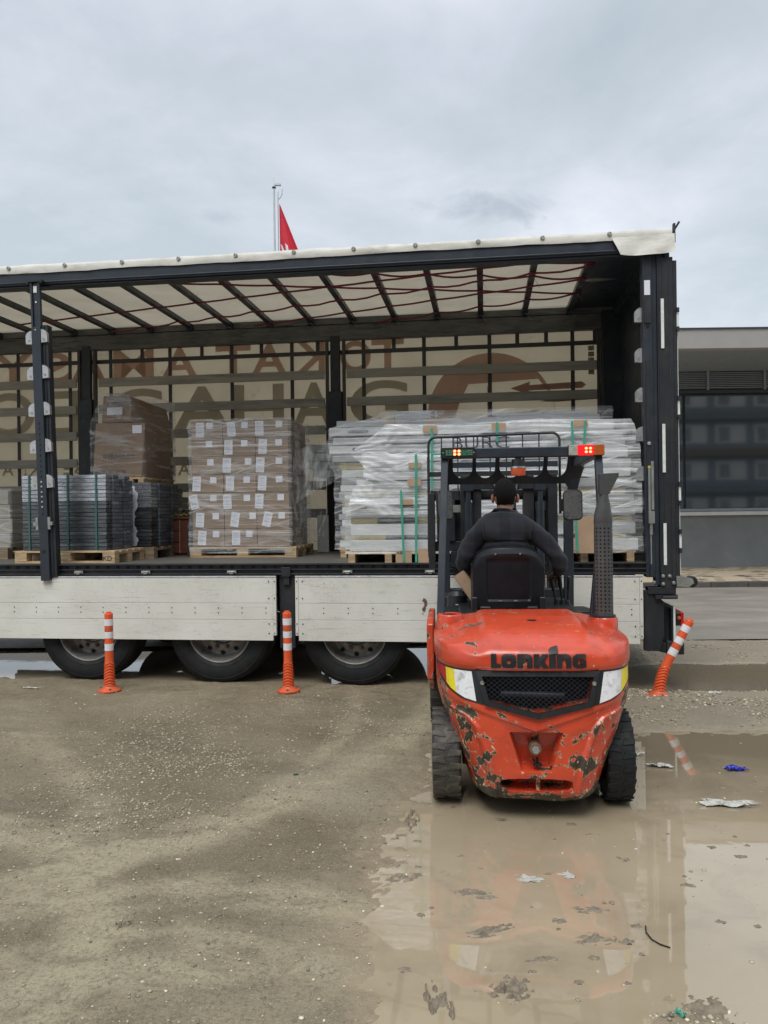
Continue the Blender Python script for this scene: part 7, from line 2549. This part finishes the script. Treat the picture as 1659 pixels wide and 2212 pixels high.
skin('trousers', 'trouser', tv, [(0, 1), (1, 2), (2, 3), (3, 4), (0, 5), (5, 6), (6, 7), (7, 8)], [(0.15, 0.10), 0.085, 0.068, 0.058, 0.055, 0.085, 0.068, 0.058, 0.055], 0)
for x in (0.07, -0.20):
    MB().box(x - 0.045, x + 0.045, 1.93, 2.15, 0.562, 0.65).build('shoe', 'black_plastic', DR, off=(OX, OY, OZ), bevel=0.02, seg=3)

# ------------------------------------------------------------------ flexible delineator posts


def bend_fn(kind):
    def f(x, y, z):
        if not kind:
            return (x, y, z)
        # the post leans to the right above its ribbed foot
        t_ = float(sstep(0.02, 0.42, np.array(z)))
        ang = 0.47 * t_
        # integrate the lean along the height
        n_ = 24
        X = Z = 0.0
        for i in range(n_):
            zz_ = z * (i + 0.5) / n_
            a_ = 0.47 * float(sstep(-0.05, 0.36, np.array(zz_)))
            X += math.sin(a_) * z / n_
            Z += math.cos(a_) * z / n_
        return (X + x * math.cos(ang), y, Z - x * math.sin(ang))
    return f


def delineator(x, y, z, label, kind, rz=0.0, tilt=0.0):
    r = empty('delineator_post', (x, y, z), rz)
    tag(r, label, 'delineator post', 'orange and white flexible delineator posts')
    r.rotation_euler = (0, tilt, rz)
    f = bend_fn(kind)

    def warp(b):
        b.v = [f(*p) for p in b.v]
        return b
    base = MB().lathe([(0.047, 0.075), (0.052, 0.045), (0.062, 0.034), (0.090, 0.018), (0.102, 0.010), (0.103, 0.0), (0.0, 0.0)], 40)
    base.build('base', 'delineator', r, smooth='auto')
    hm_ = MB()
    for a in (R(-90), R(30), R(150)):
        hm_.lathe([(0, 0.0), (0.011, 0.0)], 12, c=(0.078 * math.cos(a), 0.078 * math.sin(a), 0.0285))
        hm_.cyl((0.080 * math.cos(a), 0.080 * math.sin(a), 0.020), (0.080 * math.cos(a), 0.080 * math.sin(a), 0.028), 0.008, n=8)
    hm_.build('base_bolts', 'hole', r, kind='stuff')
    zs = np.concatenate([np.linspace(0.04, 0.28, 90), np.linspace(0.285, 0.70, 60)])
    prof = [(0.051 - 0.013 * min(1, zz_ / 0.30), zz_) for zz_ in zs]

    def rib(a, h):
        if h > 0.27 or h < 0.05:
            return 0.0
        fx = abs(math.atan2(math.sin(a + math.pi / 2), math.cos(a + math.pi / 2)))   # angle from the camera side
        v = (h + 0.020 * fx) / 0.026
        return 0.0045 * (1 if (v % 1) < 0.5 else -0.2) * min(1, (0.27 - h) / 0.02)
    warp(MB().lathe(prof + [(0.038, 0.705), (0.034, 0.712), (0.024, 0.714), (0.024, 0.724), (0.020, 0.727), (0.0, 0.727)], 48, disp=rib)).build('shaft', 'delineator', r, smooth='auto')
    for z0, z1 in ((0.600, 0.660), (0.485, 0.543), (0.371, 0.434)):
        warp(MB().lathe([(0.0375, z0), (0.0395, z0 + 0.0005), (0.0395, (z0 + z1) / 2), (0.0395, z1 - 0.0005), (0.0375, z1)], 40)).build('reflective_band', 'band_white', r, smooth='auto')
    return r


delineator(-2.545, 7.08, 0.018, 'upright orange and white post in front of the leftmost trailer tyre', False, 0.4)
delineator(-0.885, 6.98, 0.018, 'upright orange and white post in front of the gap between the drop boards', False, 0.0, R(-0.6))
delineator(2.36, 6.66, 0.010, 'orange and white post bent over to the right beside the forklift', True, 0.0, R(2))
# jacket collar, folded down round the neck
U, V = np.meshgrid(np.linspace(0, 2 * math.pi, 40, endpoint=False), np.linspace(0, 1, 8))
rr_ = 0.070 + 0.030 * V**1.4 + 0.003 * np.sin(U * 5)
P = np.stack([-0.066 + rr_ * 1.08 * np.cos(U), 1.362 + rr_ * np.sin(U), 1.640 - 0.012 * np.sin(U) * -1 - 0.052 * V - 0.01 * (np.sin(U) < 0) * 0], -1)
P2 = P[::-1].copy(); P2[..., 2] -= 0.004
MB().grid(np.concatenate([P2 * 1.0, P], 0), True).build('collar', 'jacket', DR, smooth=True, off=(OX, OY, OZ), recalc=False)
